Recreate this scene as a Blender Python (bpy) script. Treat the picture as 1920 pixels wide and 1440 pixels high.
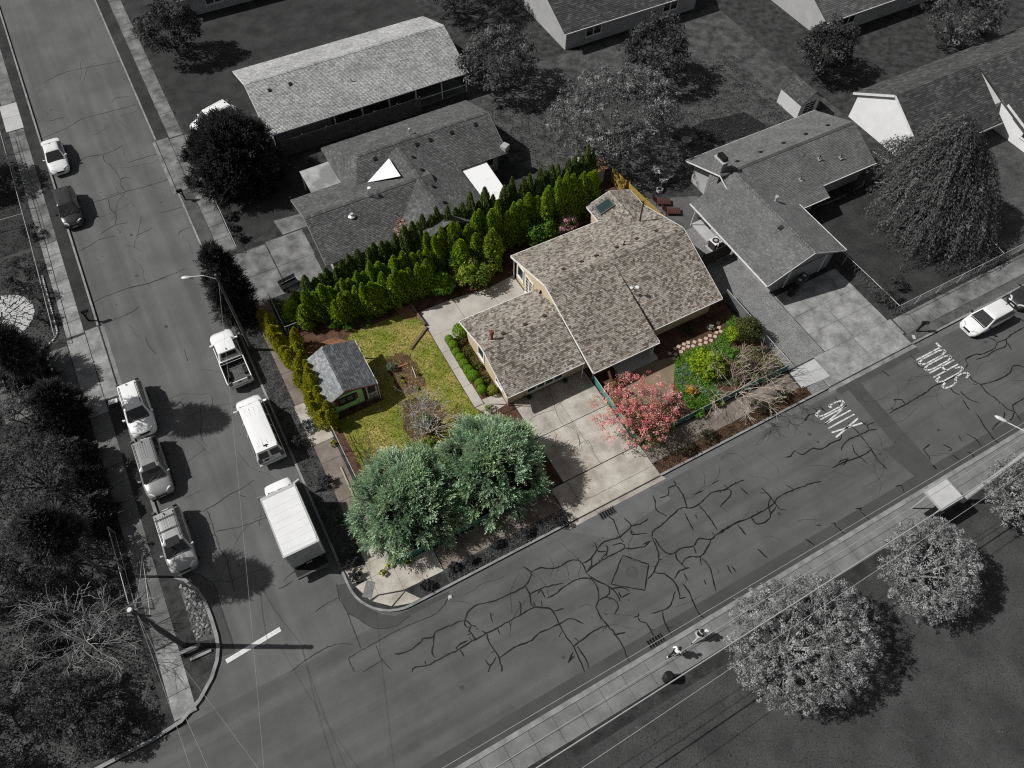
# Suburban corner lot seen from a drone. Units are metres; x runs along the cross street, y along the side street.
import bpy, bmesh, math, random
import numpy as np
from mathutils import Vector, Matrix

for o in list(bpy.data.objects): bpy.data.objects.remove(o)
SC = bpy.context.scene
COL = SC.collection
R_ = math.radians

# ---------------------------------------------------------------- camera, sky, sun, exposure
cam = bpy.data.cameras.new('camera'); cam.sensor_width = 36; cam.lens = 26.05
cam.clip_start = .5; cam.clip_end = 3000
CAM = bpy.data.objects.new('camera', cam); COL.objects.link(CAM)
def cam_axes(p, r, y):
    fw = Vector((math.sin(y)*math.cos(p), math.cos(y)*math.cos(p), -math.sin(p)))
    rt = Vector((math.cos(y), -math.sin(y), 0)); up = rt.cross(fw)
    return rt*math.cos(r)+up*math.sin(r), up*math.cos(r)-rt*math.sin(r), fw
rt, up, fw = cam_axes(R_(57.728), R_(1.9145), R_(30.267))
CAM.matrix_world = Matrix(((rt.x, up.x, -fw.x, 0), (rt.y, up.y, -fw.y, 0), (rt.z, up.z, -fw.z, 48), (0, 0, 0, 1)))
SC.camera = CAM
SUN_EL, SUN_AZ = 46.0, 151.0          # degrees; azimuth counter-clockwise from +x
sv = Vector((math.cos(R_(SUN_AZ))*math.cos(R_(SUN_EL)), math.sin(R_(SUN_AZ))*math.cos(R_(SUN_EL)), math.sin(R_(SUN_EL))))
W = bpy.data.worlds.new('World'); SC.world = W; W.use_nodes = True
nt = W.node_tree; bg = nt.nodes['Background']
sky = nt.nodes.new('ShaderNodeTexSky'); sky.sky_type = 'NISHITA'; sky.sun_disc = False
sky.sun_elevation = R_(SUN_EL); sky.sun_rotation = math.atan2(sv.x, sv.y); sky.air_density = 1.0; sky.dust_density = 2.0
hs = nt.nodes.new('ShaderNodeHueSaturation'); hs.inputs['Saturation'].default_value = .2; nt.links.new(sky.outputs[0], hs.inputs['Color']); nt.links.new(hs.outputs[0], bg.inputs[0]); bg.inputs[1].default_value = .05
sl = bpy.data.lights.new('sun', 'SUN'); sl.energy = 4.6; sl.angle = R_(.5); sl.color = (1, .99, .965)
SUN = bpy.data.objects.new('sun', sl); COL.objects.link(SUN); SUN.rotation_euler = sv.to_track_quat('Z', 'Y').to_euler()
SC.view_settings.view_transform = 'Standard'; SC.view_settings.look = 'None'
SC.view_settings.exposure = 0.0; SC.view_settings.gamma = 1; SC.view_settings.use_curve_mapping = False
SC.cycles.max_bounces = 6; SC.cycles.diffuse_bounces = 2; SC.cycles.glossy_bounces = 2
SC.cycles.transmission_bounces = 3; SC.cycles.transparent_max_bounces = 6
SC.cycles.use_denoising = False; SC.cycles.filter_width = 1.15

# ---------------------------------------------------------------- materials
MATS = {}
def mat(name, col, rough=.85, col2=None, scale=1.2, bump=0., bscale=30., spec=.25, metal=0., tint=False, transl=0., detail=6, mid=(.35, .65), fine=.0, fscale=60., coat=0., streak=None):
    if name in MATS: return MATS[name]
    m = bpy.data.materials.new(name); m.use_nodes = True; t = m.node_tree; L = t.links
    b = t.nodes['Principled BSDF']; b.inputs['Roughness'].default_value = rough
    b.inputs['Specular IOR Level'].default_value = spec; b.inputs['Metallic'].default_value = metal
    if coat: b.inputs['Coat Weight'].default_value = coat; b.inputs['Coat Roughness'].default_value = .04
    if len(col) == 3: col = (*col, 1)
    pos = t.nodes.new('ShaderNodeNewGeometry').outputs['Position']
    def noise(sc, det=6, rg=.6):
        n = t.nodes.new('ShaderNodeTexNoise'); n.inputs['Scale'].default_value = sc; n.inputs['Detail'].default_value = det
        n.inputs['Roughness'].default_value = rg; L.new(pos, n.inputs['Vector']); return n.outputs['Fac']
    out = None
    if tint:
        a = t.nodes.new('ShaderNodeAttribute'); a.attribute_name = 'tint'; out = a.outputs['Color']
    elif col2 is not None:
        mr = t.nodes.new('ShaderNodeMapRange'); mr.inputs[1].default_value = mid[0]; mr.inputs[2].default_value = mid[1]
        L.new(noise(scale, detail), mr.inputs[0])
        mx = t.nodes.new('ShaderNodeMix'); mx.data_type = 'RGBA'; L.new(mr.outputs[0], mx.inputs[0])
        mx.inputs[6].default_value = col; mx.inputs[7].default_value = (*col2[:3], 1); out = mx.outputs[2]
    if fine:
        mr = t.nodes.new('ShaderNodeMapRange'); mr.inputs[1].default_value = .25; mr.inputs[2].default_value = .75
        mr.inputs[3].default_value = 1-fine; mr.inputs[4].default_value = 1+fine; L.new(noise(fscale, 3, .7), mr.inputs[0])
        mx = t.nodes.new('ShaderNodeMix'); mx.data_type = 'RGBA'; mx.blend_type = 'MULTIPLY'; mx.inputs[0].default_value = 1
        if out is None: mx.inputs[6].default_value = col
        else: L.new(out, mx.inputs[6])
        cc = t.nodes.new('ShaderNodeCombineColor')
        for k in range(3): L.new(mr.outputs[0], cc.inputs[k])
        L.new(cc.outputs[0], mx.inputs[7]); out = mx.outputs[2]
    if streak:      # long worn streaks, stretched along one axis
        vm = t.nodes.new('ShaderNodeVectorMath'); vm.operation = 'MULTIPLY'; L.new(pos, vm.inputs[0]); vm.inputs[1].default_value = streak
        n = t.nodes.new('ShaderNodeTexNoise'); n.inputs['Scale'].default_value = 1.; n.inputs['Detail'].default_value = 3; L.new(vm.outputs[0], n.inputs['Vector'])
        mr = t.nodes.new('ShaderNodeMapRange'); mr.inputs[1].default_value = .3; mr.inputs[2].default_value = .7; mr.inputs[3].default_value = .84; mr.inputs[4].default_value = 1.16; L.new(n.outputs['Fac'], mr.inputs[0])
        mx = t.nodes.new('ShaderNodeMix'); mx.data_type = 'RGBA'; mx.blend_type = 'MULTIPLY'; mx.inputs[0].default_value = 1; L.new(out, mx.inputs[6])
        cc = t.nodes.new('ShaderNodeCombineColor')
        for k in range(3): L.new(mr.outputs[0], cc.inputs[k])
        L.new(cc.outputs[0], mx.inputs[7]); out = mx.outputs[2]
    if out is None: b.inputs['Base Color'].default_value = col
    else: L.new(out, b.inputs['Base Color'])
    if bump:
        bn = t.nodes.new('ShaderNodeBump'); bn.inputs['Strength'].default_value = bump; bn.inputs['Distance'].default_value = .03
        L.new(noise(bscale, 4, .65), bn.inputs['Height']); L.new(bn.outputs[0], b.inputs['Normal'])
    if transl:
        tr = t.nodes.new('ShaderNodeBsdfTranslucent'); ms = t.nodes.new('ShaderNodeMixShader'); ms.inputs[0].default_value = transl
        if out is None: tr.inputs[0].default_value = col
        else: L.new(out, tr.inputs[0])
        L.new(b.outputs[0], ms.inputs[1]); L.new(tr.outputs[0], ms.inputs[2]); L.new(ms.outputs[0], t.nodes['Material Output'].inputs[0])
    MATS[name] = m
    return m
def gv(v): return (v, v, v)
def glassmat(name, col, rough=.06):
    m = mat(name, col, rough, spec=.7, coat=.5); return m

# ---------------------------------------------------------------- object helpers
def link(o, parent=None):
    COL.objects.link(o)
    if parent is not None: o.parent = parent
    return o
def tag(o, label=None, cat=None, group=None, kind=None):
    if label: o['label'] = label
    if cat: o['category'] = cat
    if group: o['group'] = group
    if kind: o['kind'] = kind
    return o
def empty(name, loc=(0, 0, 0), rz=0., label=None, cat=None, group=None):
    o = bpy.data.objects.new(name, None); o.empty_display_size = .3; COL.objects.link(o)
    o.location = loc; o.rotation_euler = (0, 0, rz)
    return tag(o, label, cat, group)
def mesh_obj(name, V, F, m, parent=None, smooth=False, tint=None, loc=None):
    me = bpy.data.meshes.new(name); me.from_pydata([tuple(v) for v in V], [], [tuple(f) for f in F])
    if tint is not None: set_tint(me, tint)
    me.materials.append(m)
    if smooth: me.polygons.foreach_set('use_smooth', [True]*len(me.polygons))
    me.update(); o = bpy.data.objects.new(name, me); link(o, parent)
    if loc is not None: o.location = loc
    return o
def set_tint(me, tint):
    tint = np.asarray(tint, dtype=np.float32)
    if tint.shape[1] == 3: tint = np.concatenate([tint, np.ones((len(tint), 1), np.float32)], 1)
    a = me.attributes.new('tint', 'FLOAT_COLOR', 'POINT'); a.data.foreach_set('color', tint.ravel())
def quads_mesh(name, V, tint=None):
    """V: (n,4,3) independent quads -> mesh datablock"""
    V = np.asarray(V, np.float32); n = len(V); me = bpy.data.meshes.new(name)
    me.vertices.add(4*n); me.vertices.foreach_set('co', V.reshape(-1))
    me.loops.add(4*n); me.loops.foreach_set('vertex_index', np.arange(4*n, dtype=np.int32))
    me.polygons.add(n); me.polygons.foreach_set('loop_start', np.arange(0, 4*n, 4, dtype=np.int32))
    if tint is not None: set_tint(me, np.repeat(np.asarray(tint, np.float32), 4, 0))
    me.update(calc_edges=True); return me
def mobj(name, me, m, parent=None):
    if m is not None and not me.materials: me.materials.append(m)
    return link(bpy.data.objects.new(name, me), parent)

class MB:
    """collects boxes, tubes, prisms and polygons; build() links them as one mesh object"""
    def __init__(s): s.V = []; s.F = []
    def add(s, V, F):
        k = len(s.V); s.V += [tuple(v) for v in V]; s.F += [tuple(i+k for i in f) for f in F]; return s
    def box(s, x0, x1, y0, y1, z0, z1, rz=0., c=None, ty=0.):
        V = [(x, y, z) for z in (z0, z1) for y in (y0, y1) for x in (x0, x1)]
        if rz:
            cx, cy = c or ((x0+x1)/2, (y0+y1)/2); ca, sa = math.cos(rz), math.sin(rz)
            V = [(cx+(x-cx)*ca-(y-cy)*sa, cy+(x-cx)*sa+(y-cy)*ca, z) for x, y, z in V]
        return s.add(V, [(0, 2, 3, 1), (4, 5, 7, 6), (0, 1, 5, 4), (2, 6, 7, 3), (0, 4, 6, 2), (1, 3, 7, 5)])
    def bar(s, p, q, w, h, upv=(0, 0, 1)):
        p, q = Vector(p), Vector(q); d = (q-p).normalized(); u = Vector(upv)
        if abs(d.dot(u)) > .99: u = Vector((0, 1, 0))
        a = d.cross(u).normalized()*w/2; b = a.cross(d).normalized()*h/2
        V = [p-a-b, p+a-b, p+a+b, p-a+b, q-a-b, q+a-b, q+a+b, q-a+b]
        return s.add(V, [(0, 3, 2, 1), (4, 5, 6, 7), (0, 1, 5, 4), (1, 2, 6, 5), (2, 3, 7, 6), (3, 0, 4, 7)])
    def tube(s, pts, r, n=6, cap=True):
        pts = [Vector(p) for p in pts]; rs = r if isinstance(r, (list, tuple)) else [r]*len(pts); k0 = len(s.V)
        for i, p in enumerate(pts):
            d = (pts[min(i+1, len(pts)-1)]-pts[max(i-1, 0)]).normalized()
            a = d.cross(Vector((0, 0, 1)) if abs(d.z) < .9 else Vector((1, 0, 0))).normalized(); b = d.cross(a)
            for j in range(n):
                t = 2*math.pi*j/n; s.V.append(tuple(p+(a*math.cos(t)+b*math.sin(t))*rs[i]))
        for i in range(len(pts)-1):
            for j in range(n):
                a0 = k0+i*n+j; a1 = k0+i*n+(j+1) % n; s.F.append((a0, a1, a1+n, a0+n))
        if cap: s.F.append(tuple(k0+j for j in range(n))[::-1]); s.F.append(tuple(k0+(len(pts)-1)*n+j for j in range(n)))
        return s
    def lathe(s, c, prof, n=16):
        k0 = len(s.V)
        for r, z in prof:
            for j in range(n): t = 2*math.pi*j/n; s.V.append((c[0]+r*math.cos(t), c[1]+r*math.sin(t), c[2]+z))
        for i in range(len(prof)-1):
            for j in range(n): a0 = k0+i*n+j; a1 = k0+i*n+(j+1) % n; s.F.append((a0, a1, a1+n, a0+n))
        s.F.append(tuple(k0+j for j in range(n))[::-1]); s.F.append(tuple(k0+(len(prof)-1)*n+j for j in range(n)))
        return s
    def prism(s, pts, z0, z1):
        if sum(p[0]*q[1]-q[0]*p[1] for p, q in zip(pts, pts[1:]+pts[:1])) < 0: pts = pts[::-1]
        n = len(pts); V = [(x, y, z0) for x, y in pts]+[(x, y, z1) for x, y in pts]
        return s.add(V, [tuple(range(n))[::-1], tuple(range(n, 2*n))]+[(i, (i+1) % n, (i+1) % n+n, i+n) for i in range(n)])
    def poly(s, V): return s.add(V, [tuple(range(len(V)))])
    def slabpoly(s, V, th):
        """planar polygon thickened downwards along its normal"""
        V = [Vector(v) for v in V]; n = (V[1]-V[0]).cross(V[2]-V[0]).normalized()
        if n.z < 0: V = V[::-1]; n = -n
        k = len(V); B = [v-n*th for v in V]
        return s.add(B+V, [tuple(range(k))[::-1], tuple(range(k, 2*k))]+[(i, (i+1) % k, (i+1) % k+k, i+k) for i in range(k)])
    def build(s, name, m, parent=None, smooth=False, bevel=0.):
        o = mesh_obj(name, s.V, s.F, m, parent, smooth)
        if bevel:
            md = o.modifiers.new('bevel', 'BEVEL'); md.width = bevel; md.segments = 2; md.limit_method = 'ANGLE'; md.angle_limit = R_(40)
        return o
def sheet(name, pts, z, m, kind='structure', parent=None, thick=0.):
    b = MB()
    if thick: b.prism(list(pts), z-thick, z)
    else:
        if sum(p[0]*q[1]-q[0]*p[1] for p, q in zip(pts, pts[1:]+pts[:1])) < 0: pts = pts[::-1]
        b.poly([(x, y, z) for x, y in pts])
    o = b.build(name, m, parent)
    if kind and parent is None: o['kind'] = kind
    return o
def rect(x0, x1, y0, y1): return [(x0, y0), (x1, y0), (x1, y1), (x0, y1)]
GZ = .12      # level of everything inside the kerbs

# ---------------------------------------------------------------- the setting: ground, streets, kerbs, pavements
rng = random.Random(7)
asphalt = mat('asphalt', gv(.085), .9, gv(.115), .25, .25, 90, fine=.16, fscale=28, streak=(1.1, .03, 1))
asphalt2 = mat('asphalt_old', gv(.074), .92, gv(.102), .3, .3, 90, fine=.2, fscale=26, streak=(.03, 1.2, 1))
patchm = mat('asphalt_patch', gv(.052), .92, gv(.066), .5, .2, 90, fine=.1, fscale=50)
palem = mat('asphalt_pale', gv(.10), .92, gv(.128), .7, .2, 90, fine=.1, fscale=50)
seal = mat('crack_seal', gv(.006), .6, gv(.012), 3.)
thinseal = mat('thin_crack', gv(.022), .8, gv(.04), 3.)
concg = mat('concrete_grey', gv(.075), .9, gv(.21), .75, .3, 40, fine=.2, fscale=8)
concl = mat('concrete_light', gv(.36), .88, gv(.44), .8, .2, 40, fine=.06, fscale=16)
concd = mat('concrete_dark', gv(.085), .9, gv(.15), .8, .3, 40, fine=.18, fscale=12)
concdrive = mat('concrete_drive', gv(.15), .9, gv(.31), .9, .3, 40, fine=.22, fscale=6)
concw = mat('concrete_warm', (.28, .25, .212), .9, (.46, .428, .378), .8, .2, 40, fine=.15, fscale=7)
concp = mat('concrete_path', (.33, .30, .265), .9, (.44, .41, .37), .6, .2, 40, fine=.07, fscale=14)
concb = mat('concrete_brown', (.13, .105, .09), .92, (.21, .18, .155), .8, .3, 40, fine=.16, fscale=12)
kerbm = mat('kerb_concrete', gv(.16), .9, gv(.27), 1.5, .3, 30, fine=.15, fscale=20)
soilg = mat('soil_grey', gv(.016), .95, gv(.05), 1.4, .8, 12, fine=.35, fscale=9)
soilb = mat('bark_mulch', (.045, .022, .014), .95, (.115, .062, .038), 1.6, .8, 14, fine=.45, fscale=9)
soilr = mat('bark_mulch_red', (.16, .075, .035), .95, (.27, .15, .08), 1.5, .8, 14, fine=.4, fscale=8)
soilp = mat('bare_soil', (.16, .125, .085), .95, (.23, .185, .13), .9, .5, 20, fine=.2, fscale=14)
lawng = mat('lawn_grey', gv(.034), .95, gv(.062), .35, .7, 14, fine=.3, fscale=9)
lawnd = mat('lawn_dark', gv(.02), .95, gv(.04), .5, .7, 14, fine=.35, fscale=9)
lawnc = mat('lawn_green', (.15, .175, .02), .95, (.31, .25, .08), .55, .8, 12, fine=.4, fscale=6, mid=(.4, .62))
gravm = mat('gravel_grey', gv(.15), .95, gv(.21), .6, 1., 22, fine=.75, fscale=13)
gravd = mat('gravel_dark', gv(.05), .95, gv(.11), .8, 1., 20, fine=.55, fscale=11)
paint = mat('road_paint', gv(.56), .7, gv(.13), 2.6, .1, 40, mid=(.47, .68), detail=8)
paintw = mat('road_paint_fresh', gv(.62), .7, gv(.50), 3.)

sheet('ground', rect(-400, 500, -300, 700), -.06, soilg)
road1 = sheet('side_street', rect(-13, 3, 14.35, 220), 0, asphalt)
road2 = sheet('cross_street', rect(-120, 220, 4.6, 14.35), 0, asphalt2)
def arc(cx, cy, r, a0, a1, n=8): return [(cx+r*math.cos(R_(a0+(a1-a0)*i/n)), cy+r*math.sin(R_(a0+(a1-a0)*i/n))) for i in range(n+1)]
cornerA = arc(1.55, 17.55, 3.2, 180, 270, 10)
bulge = [(-11.1, 23.3)]+[(-10.69, 22.99), (-10.21, 22.04), (-9.91, 20.99), (-9.86, 19.63), (-9.88, 18.51), (-9.98, 17.74), (-10.3, 16.95), (-10.9, 16.1), (-11.9, 15.2), (-13.2, 14.55), (-15, 14.35)]
blockA = [(-1.65, 220)]+cornerA+[(220, 14.35), (220, 220)]
blockB = [(-11.1, 220)]+bulge+[(-120, 14.35), (-120, 220)]
blockC = [(-120, 4.75), (220, 4.75), (220, -150), (-120, -150)]
sheet('land', blockA, GZ, soilg, thick=.15)
sheet('land', blockB, GZ, soilg, thick=.15)
sheet('land', blockC, GZ, lawng, thick=.15)
def strip(path, w, side=1):
    """quads of a band of width w on one side (+1 = left of travel) of a path"""
    out = []; P2 = [Vector((p[0], p[1])) for p in path]; off = []
    for i, p in enumerate(P2):
        d = (P2[min(i+1, len(P2)-1)]-P2[max(i-1, 0)]).normalized(); off.append(p+Vector((-d.y, d.x))*w*side)
    for i in range(len(P2)-1): out.append([tuple(P2[i]), tuple(P2[i+1]), tuple(off[i+1]), tuple(off[i])])
    return out
def kerb(path, side, w=.16):
    b = MB()
    for q in strip(path, w, side): b.prism(q, -.05, GZ+.018)
    o = b.build('kerb', kerbm); o['kind'] = 'structure'; return o
kerb([(-1.65, 220), (-1.65, 66.1)], 1); kerb([(-1.65, 58.2), (-1.65, 48.9)], 1); kerb([(-1.65, 43.2), (-1.65, 17.55)]+cornerA[1:]+[(13.3, 14.35)], 1)
kerb([(20.9, 14.35), (36.6, 14.35)], 1); kerb([(45.4, 14.35), (220, 14.35)], 1)
kerb([(-11.1, 220), (-11.1, 46.4)], -1); kerb([(-11.1, 39.0), (-11.1, 23.3)]+bulge[1:]+[(-120, 14.35)], -1, .22)
kerb([(-120, 4.75), (220, 4.75)], -1, .3)

def slabs(name, quads, m, z=GZ+.012, gap=.02, label=None, mats=None):
    """a pavement: each slab is its own mesh, joints left open"""
    root = empty(name); root['kind'] = 'structure'
    if label: root['label'] = label
    for i, q in enumerate(quads):
        c = Vector((sum(p[0] for p in q)/4, sum(p[1] for p in q)/4))
        pts = []
        for p in q:
            v = Vector(p)-c; l = v.length; pts.append(tuple(c+v*(1-gap*1.2/max(l, .1))))
        dz = rng.uniform(-.004, .004)
        mm = m if mats is None else mats[i % len(mats)]
        b = MB().prism(pts, -.02, z+dz); b.build('slab', mm, root)
    return root
def run_y(x0, x1, y0, y1, step):
    n = max(1, round((y1-y0)/step)); return [rect(x0, x1, y0+(y1-y0)*i/n, y0+(y1-y0)*(i+1)/n) for i in range(n)]
def run_x(x0, x1, y0, y1, step):
    n = max(1, round((x1-x0)/step)); return [rect(x0+(x1-x0)*i/n, x0+(x1-x0)*(i+1)/n, y0, y1) for i in range(n)]
# side-street pavement, house side
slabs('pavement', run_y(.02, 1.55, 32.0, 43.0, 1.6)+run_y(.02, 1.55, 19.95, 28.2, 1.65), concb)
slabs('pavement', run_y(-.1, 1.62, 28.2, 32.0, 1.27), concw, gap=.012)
slabs('pavement', run_y(-.42, .95, 49.2, 58.0, 1.8)+run_y(-.35, .95, 65.8, 110, 1.9), concg)
# corner ramp
slabs('pavement', [[(-.1, 17.3), (1.5, 17.3), (1.55, 18.3), (-.02, 18.3)], [(-.02, 18.3), (1.55, 18.3), (1.55, 19.95), (0, 19.95)], [(-1.3, 17.5), (-.1, 17.3), (-.02, 18.3), (-1.42, 18.6)],
    [(1.5, 15.55), (2.9, 15.5), (2.9, 17.25), (1.5, 17.3)], [(2.9, 15.5), (4.3, 15.45), (4.3, 17.25), (2.9, 17.25)], [(-.1, 17.3), (-.1, 16.05), (1.5, 15.55), (1.5, 17.3)],
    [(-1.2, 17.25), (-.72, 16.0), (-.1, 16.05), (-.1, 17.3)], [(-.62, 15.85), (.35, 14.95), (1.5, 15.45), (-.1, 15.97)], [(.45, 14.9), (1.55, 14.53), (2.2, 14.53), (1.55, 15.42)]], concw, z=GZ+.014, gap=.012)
tp = MB(); tp.box(-.98, .12, 16.42, 17.0, GZ+.016, GZ+.028, rz=R_(52), c=(-.42, 16.6))
tac = tp.build('tactile_panel', mat('tactile', gv(.14), .8, gv(.18), 5.)); tag(tac, 'grey rectangular tactile warning panel set into the pale corner ramp', 'paving panel')
for i in range(6):
    for j in range(3): MB().lathe((-.42+(i-2.5)*.17*math.cos(R_(52))-(j-1)*.17*math.sin(R_(52)), 16.6+(i-2.5)*.17*math.sin(R_(52))+(j-1)*.17*math.cos(R_(52)), GZ+.028), [(.04, 0), (.025, .012)], 8).build('dome', MATS['tactile'], tac)
# utility lid set into the pavement
ul = empty('vault_cover', (0, 0, 0), 0, 'square concrete utility vault lid in the pale pavement beside the van', 'utility lid')
b = MB(); b.box(.25, 1.3, 29.35, 30.6, GZ+.016, GZ+.03); b.build('frame', concl, ul); MB().box(.36, 1.19, 29.47, 30.48, GZ+.03, GZ+.036).build('lid', mat('lid_concrete', (.26, .25, .24), .9, (.32, .31, .3), 2.), ul)
# cross-street pavement, house side
slabs('pavement', run_x(4.35, 13.4, 15.5, 17.15, 1.75), concb)
slabs('pavement', run_x(20.9, 34.6, 15.45, 17.1, 1.75), concb)
slabs('pavement', run_x(50.5, 90, 15.3, 17.0, 1.9), concg)
slabs('pavement', [[(34.7, 15.3), (36.1, 15.2), (36.2, 17), (34.8, 17)], [(36.1, 15.2), (37.4, 15.15), (37.4, 17), (36.2, 17)]], concl, gap=.015)
slabs('pavement', run_x(45.7, 50.5, 15.3, 17.0, 1.9), concg)
# far pavement of the side street
slabs('pavement', run_y(-13.6, -12.25, 14.8, 19.3, 1.55), concdrive)
slabs('pavement', run_y(-13.55, -12.2, 19.4, 38.0, 1.6), concd)  # darker concrete on this stretch paints in the shade lying there
slabs('pavement', run_y(-13.6, -12.25, 46.2, 57.2, 1.6), concdrive)
slabs('pavement', run_y(-13.62, -12.92, 57.2, 73.6, 1.6)+run_y(-12.9, -12.25, 57.2, 73.6, 1.6), concg)
slabs('pavement', run_y(-13.8, -12.2, 73.7, 78, 2.1), concl)
slabs('pavement', run_y(-13.6, -12.2, 78, 120, 1.9), concg)
slabs('pavement', [[(-13.68, 40.15), (-12.2, 39.4), (-12.2, 38.0), (-13.6, 38.0)]], concdrive)
# cross-street pavement, park side
slabs('pavement', run_x(-30, 80, 3.62, 4.42, 1.65)+run_x(-30, 80, 2.75, 3.6, 1.65), mat('concrete_park', gv(.13), .9, gv(.19), .9, .3, 40, fine=.16, fscale=14), gap=.012)
# driveways
DR = []; DRV = slabs('driveway', run_x(14.5, 20.75, 21.12, 24.62, 3.1)+run_x(14.5, 20.75, 17.2, 21.1, 3.1), concw, gap=.018)
slabs('driveway', [rect(13.45, 14.75, 15.3, 17.15), rect(14.75, 20.9, 15.3, 17.15)], concw, gap=.015)
def apron(name, x0, x1, y0, y1, m, axis='y'):
    """driveway mouth: a short lip rising from the gutter over the kerb line, then level"""
    s = 1 if (y1 > y0 if axis == 'y' else x1 > x0) else -1; V = []
    for d, z in ((-.30, .006), (.12, GZ+.012), (None, GZ+.012)):
        if axis == 'y': yy = y1 if d is None else y0+.05+d*s; V += [(x0-(.25 if d == -.30 else 0), yy, z), (x1+(.25 if d == -.30 else 0), yy, z)]
        else: xx = x1 if d is None else x0+.05*s+d*s; V += [(xx, y0, z), (xx, y1, z)]
    F = [(0, 1, 3, 2), (2, 3, 5, 4)]
    if axis != 'y' and s > 0 or axis == 'y' and s < 0: F = [f[::-1] for f in F]
    o = MB().add(V+[(x, y, -.04) for x, y, z in V], F+[(0, 2, 8, 6), (2, 4, 10, 8), (3, 1, 7, 9), (5, 3, 9, 11)]).build(name, m); o['kind'] = 'structure'; return o
apron('driveway_apron', 13.35, 20.9, 14.3, 15.28, concw); apron('driveway_apron', 36.65, 45.35, 14.3, 15.5, concdrive)
apron('driveway_apron', -1.7, -.45, 43.3, 48.8, concg, 'x'); apron('driveway_apron', -1.7, -.45, 58.3, 66.0, concg, 'x')
apron('driveway_apron', -11.05, -12.2, 39.1, 46.3, concdrive, 'x')
N3DRIVE = [rect(38.6, 41.7, 20.9, 23.4), rect(41.7, 45.3, 20.9, 23.4), rect(38.6, 41.7, 19.0, 20.9), rect(41.7, 45.3, 19.0, 20.9), rect(38.6, 41.7, 17.1, 19.0), rect(41.7, 45.3, 17.1, 19.0), rect(37.4, 41.5, 15.5, 17.1), rect(41.5, 45.6, 15.5, 17.1)]
slabs('driveway', N3DRIVE, concdrive, gap=.02)
slabs('driveway', [rect(-.4, 3.3, 42.6, 45.6), rect(3.35, 6.6, 42.6, 45.6), rect(-.4, 3.3, 45.6, 48.6), rect(3.35, 6.7, 45.6, 48.8), [(4.8, 50.9), (7.3, 50.6), (7.3, 48.9), (5.0, 48.9)]], concg, gap=.025)
slabs('driveway', [rect(-.4, .95, 58.3, 65.7), rect(1, 7, 61.6, 65.6)], concg, gap=.02)
slabs('driveway', [[(-13.65, 46.0), (-12.25, 46.0), (-12.25, 39.3), (-13.65, 40.2)]], concdrive)
slabs('driveway', [[(-13.7, 45.5), (-13.7, 40.3), (-15.0, 40.3), (-15.0, 45.5)], rect(-19, -15, 40.3, 45.5)], concd)
for p in ([(17.47,24.47),(17.29,23.35),(16.93,22.23),(16.89,21.09),(17.35,20.72),(17.21,19.53),(16.97,19.04)], [(17.24,22.85),(18.01,22.97)], [(14.7,22.64),(15.51,22.86),(16.97,22.6)], [(17.44,21.05),(17.47,20.15),(17.18,19.3),(17.01,18.65)], [(17.18,19.3),(17.81,19.21),(17.69,18.29)], [(17.18,19.3),(16.1,19.02)], [(15.96,21.08),(15.97,20.7),(15.66,20.36)]):
    DR.append(p)
# garden paths, patio
slabs('garden_path', [rect(11.78, 12.52, 25.6, 27.6), rect(11.78, 12.45, 27.6, 29.4), rect(11.78, 12.45, 29.4, 31.2), rect(11.78, 12.5, 31.2, 33.0), [(11.78, 25.55), (12.55, 25.55), (13.9, 24.7), (12.4, 24.55)], [(12.55, 25.95), (14.05, 25.85), (14.05, 24.75), (12.6, 25.5)]], concp, gap=.012)
slabs('patio', [[(11.78, 33.0), (14.9, 33.0), (14.9, 35.7), (11.9, 35.7)], [(12.5, 31.9), (14.9, 32.25), (14.9, 33.0), (12.5, 33.0)], [(14.9, 32.3), (18, 32.3), (18, 35.3), (14.9, 35.7)], [(18, 32.3), (20.5, 32.3), (20.5, 35.6), (18, 35.3)]], concp, gap=.015)
# lot surfaces
SOIL_LOT = [(1.75, 17.35), (13.3, 17.35), (14.45, 17.35), (14.45, 24.6), (34.8, 24.6), (34.8, 41.6), (1.75, 41.6)]
sheet('garden_soil', SOIL_LOT, GZ+.004, soilb)
sheet('garden_soil', [(20.9, 17.3), (34.6, 17.3), (34.6, 24.6), (20.9, 24.6)], GZ+.004, soilb)
sheet('garden_soil', [(23.5,25.19),(25.82,22.81),(27.88,22.29),(25.45,19.41),(24.69,19.02),(22.9,19.97),(22.04,21.23)], GZ+.008, soilp)
LAWN = [(2.6, 18.2), (9.5, 18.2), (12.3, 24.2), (11.72, 25.6), (11.72, 35.2), (10.4, 36.2), (6.2, 36.4), (5.2, 35.2), (6.2, 34.4), (6.1, 29.4), (2.3, 29.3)]
sheet('lawn', LAWN, GZ+.012, lawnc)
sheet('lawn', [(1.7, 42), (4.2, 42), (4.2, 38.6), (1.7, 38.6)], GZ+.012, mat('lawn_deep_green', (.05, .085, .012), .95, (.09, .10, .02), .8, .8, 12, fine=.35, fscale=6))  # deeper green grass for this corner
sheet('garden_soil', [(2.2, 34.3), (6, 34.3), (6.0, 35.3), (5.0, 36.5), (2.6, 36.7)], GZ+.017, soilr)
sheet('garden_soil', [(10.3, 36.9), (11.8, 36.7), (11.8, 35.2), (10.6, 35.4)], GZ+.017, soilr)
def ragged(pts, amp=.16, n=4):
    out = []
    for p, q in zip(pts, pts[1:]+pts[:1]):
        for k in range(n): out.append((p[0]+(q[0]-p[0])*k/n+rng.uniform(-amp, amp), p[1]+(q[1]-p[1])*k/n+rng.uniform(-amp, amp)))
    return out
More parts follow.
